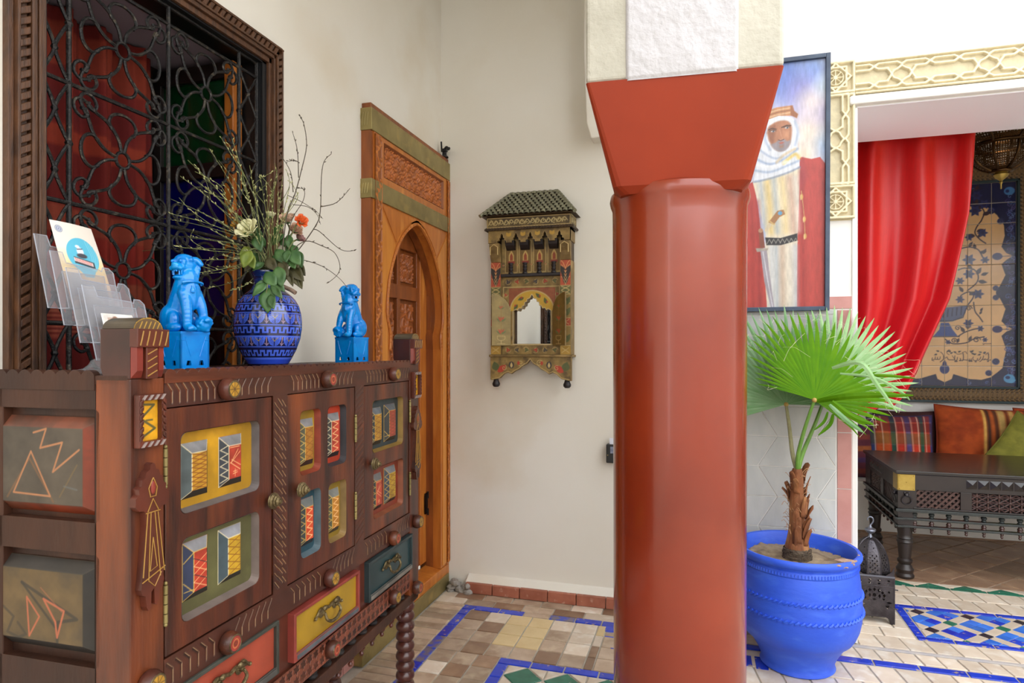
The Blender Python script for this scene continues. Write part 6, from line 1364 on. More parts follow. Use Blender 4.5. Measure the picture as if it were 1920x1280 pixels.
# border with cusps and scrolls
edge = [(2.10, 1.026)]
def border(mir, s):
    out = [(cxm, 1.026), (cxm, 1.048), (cxm+.05, 1.075), (cxm+.06, 1.11), (cxm+.16, 1.075), (cxm+.24, 1.07), (cxm+.30, 1.09), (cxm+.345, 1.13), (cxm+.375, 1.16), (cxm+.385, 1.22), (cxm+.4, 1.30), (cxm+.37, 1.40), (cxm+.40, 1.43), (cxm+.445, 1.45), (cxm+.40, 1.475), (cxm+.37, 1.51), (cxm+.395, 1.60), (cxm+.36, 1.68), (cxm+.335, 1.71), (cxm+.335, 1.73), (cxm+.36, 1.77), (cxm+.395, 1.85), (cxm+.37, 1.93), (cxm+.40, 1.96), (cxm+.445, 1.99), (cxm+.40, 2.015), (cxm+.37, 2.06), (cxm+.39, 2.14), (cxm+.385, 2.22), (cxm+.34, 2.30), (cxm+.28, 2.36), (cxm+.2, 2.36), (cxm+.12, 2.40), (cxm+.06, 2.44), (cxm, 2.50), (cxm, 2.536), (2.215, 2.54), (2.215, 1.02)]
    c.poly(mir(out), NAVY); c.line(mir(out[:-3]), .007, (20, 24, 60))
    for x, z, r, t in ((.33, 1.21, .024, 1), (.285, 1.125, .022, -1), (.33, 1.685, .02, 1), (.33, 1.755, .02, -1), (.30, 2.33, .024, -1), (.36, 2.25, .022, 1)): p_ = mir([(cxm+x, z)])[0]; c.ell(p_[0], p_[1], r, None, (60, 64, 110)); c.spiral(p_[0], p_[1], r*.85, 1.4, 0, .005, (24, 24, 60), s*t)
    rb = random.Random(4)
    for k in range(110):
        z = rb.uniform(1.04, 2.52); x = cxm+rb.uniform(.395, .45) if 1.2 < z < 2.3 else cxm+rb.uniform(.05, .44)
        if not (1.2 < z < 2.3) and not (z < 1.065 or z > 2.44): x = cxm+rb.uniform(.40, .45)
        p_ = mir([(x, z)])[0]; c.spiral(p_[0], p_[1], rb.uniform(.01, .022), .9, rb.random()*6, .004, rb.choice([(84, 110, 170), (110, 130, 180), (70, 60, 120), (96, 84, 140)]), s)
    for z in (1.45, 1.99): p_ = mir([(cxm+.34, z)])[0]; c.ell(p_[0], p_[1], .032, .026, (44, 36, 92)); c.line(mir([(cxm+.37, z), (cxm+.45, z)]), .004, (44, 36, 70))
    p_ = mir([(cxm+.415, 1.085)])[0]; c.ell(p_[0], p_[1], .036, .032, (80, 150, 200)); c.ell(p_[0]-s*.01, p_[1]+.008, .015, .012, (40, 50, 100)); c.leaf(p_[0], p_[1]-.03, .05, .012, .5, (90, 160, 206))
    p_ = mir([(cxm+.415, 2.47)])[0]; c.ell(p_[0], p_[1], .034, .03, (74, 130, 190)); c.ell(p_[0]-s*.012, p_[1], .012, .012, (34, 44, 96))
both(border)
c.ell(cxm, 1.152, .032, .036, (50, 56, 110)); c.leaf(cxm, 1.17, .05, .014, PI/2, (50, 50, 100)); c.line([(cxm, 1.12), (cxm, 1.19)], .003, (130, 130, 170))
# bowl on a foot
c.poly(V8([(520, 580), (560, 600), (640, 610), (740, 600), (790, 540), (775, 590), (750, 625), (690, 645), (640, 650), (560, 645), (520, 620)]), (70, 78, 110)); c.poly(V8([(480, 600), (520, 560), (790, 540), (770, 600), (690, 640), (560, 640)]), (84, 92, 128))
for k in range(6): c.line(V8([(600+k*30, 575-k*5), (596+k*30, 620-k*4)]), .008, (40, 36, 70))
c.line(V8([(560, 640), (690, 640), (760, 620), (780, 560)]), .006, (40, 40, 70)); c.poly(V8([(560, 745), (600, 700), (610, 655), (665, 655), (690, 700), (725, 745)]), (46, 70, 140)); c.line(V8([(560, 748), (735, 748)]), .007, BRN)
PUR = (46, 32, 46); FLB = (44, 48, 100)
def vine(P_, lv=(), fl=(), sp_=()):
    c.line(cr(V8(P_), 5), .008, PUR)
    for x, y, a, l in lv: X_, Z_ = mp(1590+x/3.555, 420+y/3.555); c.leaf(X_, Z_, l, l*.24, R(a), BRN)
    for x, y, r in fl:
        X_, Z_ = mp(1590+x/3.555, 420+y/3.555)
        for k in range(6): c.leaf(X_, Z_, r, r*.28, k*PI/3, FLB)
        c.ell(X_, Z_, r*.35, None, (40, 36, 76))
    for x, y, r in sp_: X_, Z_ = mp(1590+x/3.555, 420+y/3.555); c.spiral(X_, Z_, r, 1.3, 0, .006, PUR)
vine([(790, 540), (830, 480), (800, 450), (750, 470), (735, 500)], ((800, 470, 30, .05), (840, 470, 150, .05), (760, 450, 120, .05)), ((860, 465, .04), (740, 500, .03)), ((800, 560, .02),))
vine([(790, 440), (850, 390), (860, 340), (830, 300), (770, 290), (730, 300)], ((860, 380, -10, .06), (850, 335, 60, .06), (880, 340, 20, .05), (820, 300, 130, .05)), ((800, 330, .04), (740, 375, .03)), ())
vine([(740, 160), (800, 150), (860, 170), (890, 220), (905, 240)], ((800, 150, 60, .045), (840, 165, 100, .045), (870, 190, 10, .045), (890, 200, 60, .045)), ((905, 240, .03), (800, 235, .045)), ())
vine([(910, 130), (870, 100), (840, 60), (850, 20), (880, -20)], ((850, 50, 20, .05), (840, 80, 160, .05), (860, 90, 60, .04)), ((890, 60, .035), (800, 85, .03)), ())
vine([(880, -20), (900, -80), (860, -130), (820, -140)], ((890, -60, 20, .06), (880, -100, 160, .05), (850, -130, 90, .05)), ((840, -90, .045), (900, -130, .04)), ())
vine([(830, -140), (800, -190), (830, -230), (880, -240)], ((810, -180, 150, .05), (840, -225, 60, .05)), ((850, -190, .04),), ())
vine([(730, 745), (770, 720), (830, 700), (870, 695)], ((770, 720, 120, .05), (790, 700, 80, .05)), ((795, 660, .035), (875, 695, .025)), ((725, 690, .02),))
vine([(640, 765), (690, 795), (780, 790), (830, 765), (900, 750)], ((720, 790, 70, .04), (800, 780, 70, .045)), ((905, 770, .02), (660, 785, .02)), ((850, 770, .025), (700, 775, .02)))
vine([(830, 520), (840, 580), (870, 620), (890, 650)], ((870, 600, 60, .03), (875, 580, 60, .03)), (), ())
for s0 in ((505, 600), (480, 400), (470, 250), (500, 100)): pass
# line of calligraphy and its marks
TX = (60, 44, 50)
for P_, w_ in ((([(1215, 410), (1225, 470), (1225, 520), (1190, 545), (1160, 530), (1140, 545)], 15)), (([(1265, 550), (1215, 550)], 13)), (([(1230, 440), (1195, 420), (1175, 450)], 10)), (([(1130, 470), (1120, 520), (1090, 560), (1060, 578)], 13)), (([(1100, 540), (1150, 545)], 12)), (([(1080, 490), (1065, 530), (1030, 560)], 12)), (([(1020, 520), (1010, 555), (960, 560), (930, 530), (940, 490)], 13)), (([(910, 555), (840, 555), (780, 550), (740, 550)], 13)), (([(905, 525), (900, 555)], 11)), (([(870, 530), (866, 555)], 11)), (([(835, 530), (830, 555)], 11)), (([(745, 420), (755, 500), (740, 560), (715, 560)], 15)), (([(690, 520), (705, 545), (680, 560)], 13)), (([(640, 500), (630, 550), (590, 555), (590, 470)], 13)), (([(580, 550), (520, 550), (470, 545), (440, 500)], 14)), (([(540, 470), (590, 540)], 10)), (([(400, 520), (440, 490)], 9)), (([(375, 480), (370, 540), (310, 590)], 15)), (([(320, 400), (360, 440), (380, 490)], 11)), (([(310, 490), (300, 535), (260, 540), (255, 500)], 12)), (([(255, 540), (215, 540), (212, 490)], 12)), (([(200, 540), (150, 545), (160, 510)], 12)), (([(190, 570), (150, 560)], 10)), (([(730, 410), (790, 390), (820, 430)], 10)), (([(590, 400), (640, 440), (720, 430)], 9)), (([(440, 380), (440, 420), (480, 450)], 10))):
    c.line(cr(V3(P_), 3), w_/10.105/275, TX)
for x, y in ((985, 580), (905, 572), (870, 572), (1215, 572), (625, 575), (600, 578), (690, 560)): X_, Z_ = mp(1730+x/10.105, 620+y/10.105); c.ell(X_, Z_, .006, .005, TX)
for x, y, a in ((1100, 410, 160), (1120, 420, 20), (1080, 440, 200), (920, 410, 140), (900, 400, 40), (940, 450, 20), (650, 400, 20), (620, 410, 160), (500, 430, 30), (450, 400, 60), (500, 410, 100), (250, 440, 200), (290, 390, 160), (1140, 440, 70), (960, 440, 160)): X_, Z_ = mp(1730+x/10.105, 620+y/10.105); c.leaf(X_, Z_, .022, .006, R(a), (64, 58, 62))
c.line(V3([(1120, 240), (1130, 255), (1150, 240), (1190, 242), (1270, 240)]), .004, TX)
full = c; nxm, nzm = 6, 10; GT = vmat('glazed_tile', .2, noise=.04, nscale=30, coat=.3)
for i in range(nxm):
    for j in range(nzm):
        xa, xb = x0m+i*.152, x0m+(i+1)*.152; za, zb_ = z0m+j*.151, z0m+(j+1)*.151
        i0, i1 = np.searchsorted(full.xs, [xa-.0001, xb+.0003]); j0, j1 = np.searchsorted(full.ys, [za-.0001, zb_+.0003])
        s_ = Canvas.__new__(Canvas); s_.nx, s_.ny = i1-i0, j1-j0; s_.X, s_.Y = full.X[j0:j1, i0:i1], full.Y[j0:j1, i0:i1]; s_.C = full.C[j0:j1, i0:i1]; s_.H = np.zeros(s_.X.shape)
        s_.H[0, :] = s_.H[-1, :] = s_.H[:, 0] = s_.H[:, -1] = -.0005
        s_.build('mural_tile', GT, lambda x, z, h: (x-1.754, -.022-h, z-.906), mu, smooth=False)
MB().box(x0m-1.754-.01, x1m-1.754+.01, -.0215, 0, z0m-.906-.01, z1m-.906+.01).build('tile_bed', mat('tile_grout', (160, 146, 130), .8), mu)
TEAL = mat('dark_teal_edge', (26, 50, 54), .4); CWF = vmat('carved_dark_gilt', .55, noise=.15, nscale=50)
def carved_rail(name, a0, a1, b0, b1, vert):
    cc = Canvas(a0, a1, b0, b1, .005, (66, 48, 30)); X_, Y_ = (cc.X, cc.Y) if not vert else (cc.Y, cc.X); bm_ = (Y_.min()+Y_.max())/2; p_ = .092
    for k in range(-1, 2):
        d_ = np.hypot(((X_+k*p_/3) % p_)-p_/2, Y_-bm_); cc.H = np.maximum(cc.H, .007*np.clip(1-np.abs(d_-.036)/.006, 0, 1)); cc.H = np.maximum(cc.H, .006*np.clip(1-np.abs(d_-.018)/.005, 0, 1))
    ed = np.minimum(Y_-Y_.min(), Y_.max()-Y_); cc.H = np.where(ed < .012, .008*np.clip(np.sin(X_*2*PI/.03+ed*200), 0, 1), cc.H)
    k_ = np.clip(cc.H/.007, 0, 1)[..., None]; cc.C = cc.C*(1-k_)+np.array(rgb(136, 104, 56))*k_
    cc.build(name, CWF, lambda x, z, h: (x-1.754, -.042-h, z-.906), mu)
carved_rail('frame_rail', 1.18, 2.33, .918, 1.008, 0); carved_rail('frame_rail', 1.18, 2.33, 2.554, 2.66, 0); carved_rail('frame_stile', 2.228, 2.33, 1.008, 2.554, 1); carved_rail('frame_stile', 1.18, 1.28, 1.008, 2.554, 1)
for r_ in (rect(1.18, 2.33, .918, 1.008), rect(1.18, 2.33, 2.554, 2.66), rect(2.228, 2.33, 1.008, 2.554), rect(1.18, 1.28, 1.008, 2.554)): MB().prism([(a-1.754, b-.906) for a, b in r_], -.0415, 0, 'y').build('frame_core', GOLD_D, mu)
for r_ in (rect(1.17, 2.34, .9, .918), rect(1.28, 2.228, 1.008, 1.024), rect(2.212, 2.228, 1.008, 2.554), rect(1.28, 1.296, 1.008, 2.554), rect(1.28, 2.228, 2.538, 2.554)): MB().prism([(a-1.754, b-.906) for a, b in r_], -.048, 0, 'y').build('teal_fillet', TEAL, mu, .003)
# cushions
def pillow(name, label, loc, rot, w, h, t, paint, base, pipe=None, group=None):
    g = thing(name, label, 'cushion', loc, 0, group); g.rotation_euler = rot
    cc = Canvas(-1, 1, -1, 1, 1/38, base); paint(cc) if paint else None; cc.mottle(.1, 9, 5)
    prf = (np.clip(1-np.abs(cc.X)**2.6, 0, 1)*np.clip(1-np.abs(cc.Y)**2.6, 0, 1))**.55; pin = 1-.07*(1-np.abs(cc.Y)**2), 1-.07*(1-np.abs(cc.X)**2)
    XX = cc.X*w/2*(1-.06*(1-cc.Y**2)*np.abs(cc.X)); YY = cc.Y*h/2*(1-.06*(1-cc.X**2)*np.abs(cc.Y)); wr_ = .004*np.sin(cc.X*9+cc.Y*4)*prf
    m_ = vmat('cushion_cloth', .9, noise=.1, nscale=120, bump=.2, bscale=300)
    cc.build('cover', m_, lambda x, y, hh_: (XX, -t/2*prf-wr_, YY), g); cc.build('cover_back', m_, lambda x, y, hh_: (XX, t/2*prf, YY), g)
    n = 20; ed = [(-1+2*k/n, -1) for k in range(n)]+[(1, -1+2*k/n) for k in range(n)]+[(1-2*k/n, 1) for k in range(n)]+[(-1, 1-2*k/n) for k in range(n)]
    MB().tube([(x*w/2*(1-.06*(1-y*y)*abs(x)), 0, y*h/2*(1-.06*(1-x*x)*abs(y))) for x, y in ed], .006, 6, closed=True).build('piping', mat('piping_%d_%d_%d' % (pipe or base), pipe or base, .9), g)
    return g
def plaid(cc):
    cc.C[:] = rgb(196, 52, 34)
    for a, b, col in ((-1, -.82, (60, 70, 120)), (-.35, -.2, (36, 74, 62)), (.1, .26, (90, 74, 130)), (.55, .68, (40, 84, 66)), (.9, 1, (60, 66, 130)), (-.8, -.4, (190, 80, 30)), (.3, .5, (206, 60, 36))): cc.poly(rect(a, b, -1.1, 1.1), col)
    for a, b, col, al in ((.78, 1.1, (60, 40, 70), .55), (.45, .75, (90, 30, 34), .55), (.05, .4, (110, 100, 50), .5), (-.55, -.3, (230, 70, 40), .4), (-1.1, -.8, (60, 40, 60), .45)): cc.poly(rect(-1.1, 1.1, a, b), col, a=al)
    for x in (-.84, -.6, -.18, .06, .3, .5, .74): cc.line([(x, -1.1), (x, 1.1)], .03, (226, 196, 170), a=.8)
    for z in (.76, .42, .02, -.28, -.58, -.8): cc.line([(-1.1, z), (1.1, z)], .022, (200, 150, 130), a=.35)
pillow('cushion', 'red and blue plaid cushion at the left end of the alcove bench', (1.405, 5.38, .585), (R(-10), 0, R(2)), .44, .46, .14, plaid, (196, 52, 34), (60, 44, 80))
pillow('cushion', 'dark maroon cushion mostly hidden behind the plaid cushion', (1.48, 5.525, .60), (R(-3), 0, R(-3)), .44, .47, .08, None, (70, 36, 36))
def strp(cc):
    cc.C[:] = rgb(176, 74, 24); cc.tint((140, 50, 16), .6, 4, 5, .45)
    for a, b, col in ((-.12, -.06, (226, 176, 90)), (-.05, .02, (76, 44, 30)), (.03, .09, (190, 96, 40)), (.1, .17, (96, 54, 34)), (.18, .32, (214, 176, 104)), (.34, .39, (120, 64, 36)), (.4, .5, (206, 160, 90)), (.52, .58, (150, 60, 30)), (.6, .7, (196, 96, 40)), (.71, .78, (110, 60, 36))): cc.poly(rect(a, b, -1.1, 1.1), col)
pillow('cushion', 'rust orange velvet cushion with cream and brown stripes leaning on the alcove wall', (1.96, 5.42, .615), (R(-12), R(3), R(-2)), .64, .53, .2, strp, (176, 74, 24), (130, 46, 18))
pillow('cushion', 'olive green velvet cushion turned on its corner before the striped orange one', (2.13, 5.17, .59), (R(-22), R(38), R(-4)), .42, .42, .15, lambda cc: cc.tint((150, 146, 60), .5, 3, 8), (124, 122, 44), (110, 108, 40))
pillow('cushion', 'plain rust orange cushion at the right edge beyond the green one', (2.46, 5.45, .62), (R(-12), 0, R(3)), .60, .52, .19, lambda cc: cc.tint((140, 50, 16), .5, 4, 9), (184, 76, 26), (130, 46, 18))
pillow('cushion', 'dim purple and red striped cushion in the shadowed left corner of the alcove', (1.0, 5.22, .57), (R(-10), 0, R(20)), .42, .42, .18, lambda cc: [cc.poly(rect(-1.1, 1.1, -.9+k*.4, -.72+k*.4), [(120, 50, 40), (70, 40, 80), (150, 80, 40)][k % 3]) for k in range(5)], (90, 34, 48))
# carved low table
TB = mat('dark_table_wood', (38, 27, 23), .3, c2=(26, 19, 17), scale=7, stretch=(.5, 2, 2), bump=.05, coat=.35, c3=(70, 46, 30), c3scale=10, c3th=(.62, .75)); TBD = mat('table_frame_wood', (46, 34, 30), .42, c2=(32, 25, 23), scale=8, bump=.08, coat=.15); TBG = mat('grey_green_wood', (48, 53, 50), .42, c2=(36, 39, 38), scale=14, coat=.2); TBR = mat('red_brown_wood', (78, 48, 40), .42, c2=(58, 36, 32), scale=14, coat=.2)
tx0, tx1, ty0, ty1 = 1.046, 2.45, 4.085, 4.865
tb = thing('carved_table', 'dark carved low table with lattice panels, brass corner and turned legs in the alcove', 'table', (tx0, ty0, 0))
LX_, LY_ = tx1-tx0, ty1-ty0
MB().box(0, LX_, 0, LY_, .598, .617).build('table_top', TB, tb, .003)
def apron(axis, off, length, face):
    """frame with panels on one side; face -1 looks along -axis normal"""
    def bx(m, a0, a1, d0, d1, z0, z1):
        lo, hi = sorted((off+face*d0, off+face*d1))
        return m.box(a0, a1, lo, hi, z0, z1) if axis == 'x' else m.box(lo, hi, a0, a1, z0, z1)
    P3 = lambda a, d, z: (a, off+face*d, z) if axis == 'x' else (off+face*d, a, z)
    m = MB(); bx(m, .09, length-.09, -.02, 0, .51, .597); bx(m, .09, length-.09, -.02, 0, .403, .412)
    k = 0; a = .098; segs = []
    while a < length-.2: segs.append((a, a+(.22 if k % 2 == 0 else .26), k % 2)); a += .22+.055 if k % 2 == 0 else .26+.055; k += 1
    for a0, a1, kd in segs: bx(m, a1, a1+.055, -.02, 0, .412, .51)
    fr_ = m.build('apron', TBD, tb, .002); m = MB(); bx(m, .09, length-.09, -.05, -.045, .405, .52); m.build('apron_back', BLKW, fr_)
    for a0, a1, kd in segs:
        if kd == 0:
            m = MB()
            for s in (1, -1):
                for q_ in range(-3, 10):
                    x = a0+q_*.034; A_, B_ = (x, .412), (x+s*.098, .51)
                    if s < 0: A_, B_ = (x+.098, .412), (x, .51)
                    pl = clip_rect([(A_[0]-.008, A_[1]), (A_[0]+.008, A_[1]), (B_[0]+.008, B_[1]), (B_[0]-.008, B_[1])], a0, a1, .411, .511)
                    if len(pl) > 2:
                        d0, d1 = (-.014, -.008) if s > 0 else (-.02, -.014); n = len(pl)
                        m.add([P3(u, d0, z) for u, z in pl]+[P3(u, d1, z) for u, z in pl], [tuple(range(n)), tuple(range(n, 2*n))]+[(i, (i+1) % n, n+(i+1) % n, n+i) for i in range(n)])
            m.build('lattice_panel', TBR, fr_)
        else:
            m = MB(); n_ = 5
            for q_ in range(n_):
                x = a0+(q_+.5)*(a1-a0)/n_
                for zc in (.43, .461, .492):
                    m.ball(P3(x, -.01, zc), .008, 8, 6)
                    for s in (-1, 1): m.tube([P3(x, -.01, zc), P3(x+s*(a1-a0)/n_/2, -.01, zc+.0155)], .0035, 6); m.tube([P3(x, -.01, zc), P3(x+s*(a1-a0)/n_/2, -.01, zc-.0155)], .0035, 6)
                    m.tube([P3(x-(a1-a0)/n_/2, -.01, zc), P3(x+(a1-a0)/n_/2, -.01, zc)], .0035, 6)
                m.tube([P3(x, -.01, .412), P3(x, -.01, .51)], .005, 6)
            m.build('spindle_screen', TBR, fr_)
            m = MB(); w_ = .056
            for q_ in range(5):
                u0 = a0-.03+q_*w_; z0, z1 = .532, .58; cu, cz_ = u0+w_/2, (z0+z1)/2; n0 = [(u0+.002, z0), (u0+w_-.002, z0), (u0+w_-.002, z1), (u0+.002, z1)]
                m.add([P3(u, .0, z) for u, z in n0]+[P3(cu, .014, cz_)], [(0, 1, 4), (1, 2, 4), (2, 3, 4), (3, 0, 4)])
            m.build('pyramid_studs', TB, fr_)
    for z0, z1, dd_, mm in ((.386, .403, .012, TBG), (.340, .352, .006, TBG), (.297, .308, .004, TBG)): m = MB(); bx(m, .0, length, -.03, dd_, z0, z1); m.build('rail', mm, tb, .002)
    n_ = int((length-.1)/.0837)
    for q_ in range(n_):
        x = .098+q_*.0837
        for nm, prf_, zc, mm in (('spindle', [(.008, .0), (.014, .004), (.009, .010), (.014, .017), (.015, .024), (.010, .03), (.010, .034)], .352, TBG), ('spindle', [(.008, .0), (.013, .005), (.010, .010), (.0135, .016), (.009, .024), (.009, .032)], .308, TBR), ('drop_finial', [(.0, -.03), (.005, -.028), (.008, -.02), (.005, -.014), (.009, -.008), (.007, .0)], .297, TBR)):
            key = 'tbl_%s_%s' % (nm, zc); me = _m.get(key)
            if me is None: me = MB().lathe(prf_, 10).mesh(nm, mm); _m[key] = me
            link(nm, me, tb, P3(x, -.012, zc))
apron('x', .01, LX_, -1); apron('y', .012, LY_, -1)
lp = [(.03, .0), (.046, .006), (.048, .016), (.04, .03), (.044, .044), (.046, .052), (.038, .064), (.036, .072), (.03, .08), (.038, .09), (.039, .102), (.03, .112), (.031, .12), (.037, .195), (.037, .2), (.042, .206), (.037, .216), (.036, .222), (.043, .228), (.037, .238), (.036, .25), (.04, .275), (.038, .297)]
lgm = MB().lathe(lp, 24).mesh('leg', TBD); blm = MB().box(-.046, .046, -.046, .046, .297, .597).mesh('corner_block', TBD)
for x in (.06, LX_-.06):
    for y in (.06, LY_-.06): link('leg', lgm, tb, (x, y, 0)); link('corner_block', blm, tb, (x, y, 0))
BRP = mat('polished_brass', (196, 168, 90), .35, .8, c2=(170, 142, 70), scale=18)
pl_ = MB().box(.013, .098, .0095, .0135, .506, .596).build('brass_plate', BRP, tb, .001)
for x, z in ((.02, .514), (.091, .514), (.02, .588), (.091, .588), (.055, .551)): MB().ball((x, .009, z), .003, 8, 5).build('rivet', BRP, pl_)
MB().box(.0095, .0135, .013, .098, .506, .596).build('brass_plate', BRP, tb, .001)
for ax_ in (0, 1):
    f = (lambda a, d, z: (a, d, z)) if ax_ == 0 else (lambda a, d, z: (d, a, z)); m = MB()
    m.tube([f(.055+.024*math.cos(t), .004-.002*math.sin(t), .452+.024*math.sin(t)) for t in np.linspace(0, 2*PI, 25)[:-1]], .0036, 6, closed=True); m.ball(f(.055, .006, .482), .012, 8, 6); m.ball(f(.055, .0, .478), .007, 8, 6)
    for s in (-1, 1): m.ball(f(.055+s*.010, .006, .492), .005, 6, 4)
    m.build('ring_handle', mat('iron_ring', (74, 70, 72), .35, .8), tb)
# pierced brass hanging lamp
PB = mat('pierced_brass', (84, 58, 28), .35, .85, c2=(52, 36, 20), scale=20); hl = thing('hanging_lamp', 'pierced brass hanging lamp with ribs and a pointed finial over the table', 'lamp', (1.67, 4.4, 2.235))
def pierced(name, prof_, seg, nu, holes=.34):
    m = MB(); n = len(prof_); vs_ = []; 
    for r_, z in prof_:
        for k in range(seg): a = 2*PI*k/seg; vs_.append((r_*math.cos(a), r_*math.sin(a), z))
    fs_ = []; rh = random.Random(9)
    for i in range(n-1):
        for k in range(seg):
            q_ = (i*seg+k, i*seg+(k+1) % seg, (i+1)*seg+(k+1) % seg, (i+1)*seg+k); cen = [sum(vs_[t][d] for t in q_)/4 for d in range(3)]; rad = math.hypot(cen[0], cen[1])
            b_ = len(vs_); f_ = .60+rh.uniform(-.1, .06); ro_ = rh.uniform(-.35, .35)
            for t in q_:
                p_ = [cen[d]+(vs_[t][d]-cen[d])*f_ for d in range(3)]; vs_.append(tuple(p_))
            for e in range(4): fs_.append((q_[e], q_[(e+1) % 4], b_+(e+1) % 4, b_+e))
    m.add(vs_, fs_); o = m.build(name, PB, hl); o.modifiers.new('t', 'SOLIDIFY').thickness = .0012; return o
def lerp_prof(P_, n): 
    q_ = cr([(r_, z, 0) for r_, z in P_], n); return [(a[0], a[1]) for a in q_]
bp_ = lerp_prof([(.045, .108), (.10, .135), (.14, .18), (.152, .225), (.15, .25)], 4); pierced('pierced_bowl', bp_, 80, 0)
up_ = lerp_prof([(.16, .262), (.225, .315), (.235, .36)], 5); pierced('pierced_collar', up_, 96, 0)
dm = lerp_prof([(.235, .385), (.26, .42), (.255, .50), (.20, .60), (.10, .68), (.04, .72)], 4); pierced('pierced_dome', dm, 96, 0)
m = MB()
for k in range(8):
    a = 2*PI*k/8+.2; m.tube([(r_*1.015*math.cos(a), r_*1.015*math.sin(a), z) for r_, z in bp_+up_+dm], .008, 6)
m.build('rib', PB, hl); m = MB()
for r_, z, w_ in ((.155, .255, .010), (.238, .37, .012), (.243, .385, .008), (.048, .105, .010)): m.tube([(r_*math.cos(2*PI*k/48), r_*math.sin(2*PI*k/48), z) for k in range(48)], w_, 8, closed=True)
m.build('band', PB, hl)
MB().lathe([(.0, 0), (.004, .005), (.004, .03), (.010, .04), (.006, .05), (.03, .07), (.038, .085), (.03, .1), (.05, .108)], 20).build('finial', BRP, hl); MB().tube([(0, 0, .71), (0, 0, .766)], .006, 8).build('chain', PB, hl)
bl_ = bpy.data.lights.new('lamp_bulb', 'POINT'); bl_.energy = 2; bl_.color = (1, .75, .5); bl_.shadow_soft_size = .04; bo = bpy.data.objects.new('lamp_bulb', bl_); COL.objects.link(bo); bo.parent = hl; bo.location = (0, 0, .45)
# black iron floor lantern
LI = mat('black_lantern_metal', (92, 88, 92), .32, .9, c2=(56, 52, 56), scale=16, bump=.25, bscale=120, c3=(90, 74, 58), c3scale=20, c3th=(.64, .74))
ln = thing('floor_lantern', 'black pierced metal lantern with a domed top standing by the alcove jamb', 'lantern', (.785, 3.5, 0), R(-1)); hb = .084
def dmd(x, z, a, b):
    a *= 1.5; b *= 1.5
    return [(x-a, z), (x, z-b), (x+a, z), (x, z+b)]
foot = [(-hb, 0), (-hb+.018, .0), (-hb+.022, .022), (-hb+.036, .03), (hb-.036, .03), (hb-.022, .022), (hb-.018, .0), (hb, .0), (hb, .22), (-hb, .22)]
hl_ = [dmd(x, .203, .005, .0035) for x in (-.06, -.02, .02, .06)]+[dmd(x, .188, .005, .0035) for x in (-.06, -.02, .02, .06)]
for k in range(9): a = R(200-k*27.5); hl_.append(dmd(.042*math.cos(a), .128+.03*math.sin(a), .0045, .006))
hl_ += [circ(0, .132, .009, 8), dmd(-.02, .13, .004, .007), dmd(.022, .128, .004, .007), dmd(0, .112, .006, .004), dmd(-.062, .15, .004, .005), dmd(.062, .15, .004, .005), dmd(-.065, .1, .006, .004), dmd(.062, .1, .009, .004), dmd(.055, .085, .006, .01), dmd(-.05, .085, .008, .005)]
for k in range(4):
    f = MB().plate(foot, hl_, -.001, .001, 'y').build('pierced_side', LI, ln); f.location = (hb*math.sin(k*PI/2), -hb*math.cos(k*PI/2), .0); f.rotation_euler = (0, 0, k*PI/2)
m = MB()
for sx in (-1, 1):
    for sy in (-1, 1): m.tube([(sx*hb, sy*hb, 0), (sx*hb, sy*hb, .222)], .003, 6)
for z in (.175, .218, .224): m.tube([(hb, hb, z), (-hb, hb, z), (-hb, -hb, z), (hb, -hb, z)], .003, 6, closed=True)
m.build('edge_bar', LI, ln); m = MB(); m.box(-hb-.002, hb+.002, -hb-.004, -hb, .219, .226); m.build('hinge_bar', mat('worn_steel', (120, 124, 136), .3, .8), ln)
for sx in (-1, 1):
    for sy in (-1, 1): MB().prism([(sx*hb, .224), (sx*(hb-.04), .224), (sx*(hb-.012), .246), (sx*hb, .27)], sy*hb-.001, sy*hb+.001, 'y').build('corner_horn', LI, ln)
dpz = lerp_prof([(.082, .226), (.08, .262), (.071, .305), (.053, .348), (.03, .374), (.008, .385)], 4)
for k in range(8):
    a0 = PI/8+k*PI/4; a1 = a0+PI/4; rh = random.Random(2); vs_ = []; fs_ = []; nu = 6
    for r_, z in dpz:
        for j in range(nu+1): t = j/nu; vs_.append((r_*(math.cos(a0)*(1-t)+math.cos(a1)*t), r_*(math.sin(a0)*(1-t)+math.sin(a1)*t), z))
    for i in range(len(dpz)-1):
        for j in range(nu):
            q_ = (i*(nu+1)+j, i*(nu+1)+j+1, (i+1)*(nu+1)+j+1, (i+1)*(nu+1)+j)
            if 0 < j < nu-1 and i < len(dpz)-4 and ((i < 9 and (i+j) % 2 == 0 and i > 0) or (i in (11, 14) and j == 2+(i % 2))):
                b_ = len(vs_); cen = [sum(vs_[t][d] for t in q_)/4 for d in range(3)]; mid = [[(vs_[q_[e]][d]+vs_[q_[(e+1) % 4]][d])/2 for d in range(3)] for e in range(4)]
                vs_ += [tuple(cen[d]+(p_[d]-cen[d])*.8 for d in range(3)) for p_ in mid]
                for e in range(4): fs_.append((q_[e], q_[(e+1) % 4], b_+e)); fs_.append((q_[(e+1) % 4], b_+(e+1) % 4, b_+e))
            else: fs_.append(q_)
    o = MB().add(vs_, fs_).build('dome_panel', LI, ln); o.modifiers.new('t', 'SOLIDIFY').thickness = .0015
    MB().tube([(r_*1.01*math.cos(a0), r_*1.01*math.sin(a0), z) for r_, z in dpz], .0028, 6).build('dome_rib', LI, ln)
MB().lathe([(.012, .383), (.008, .392), (.006, .4), (.018, .408), (.026, .418), (.024, .424), (.012, .43), (.006, .436), (.004, .445)], 18).build('knob', mat('worn_steel', (120, 124, 136), .3, .8), ln)
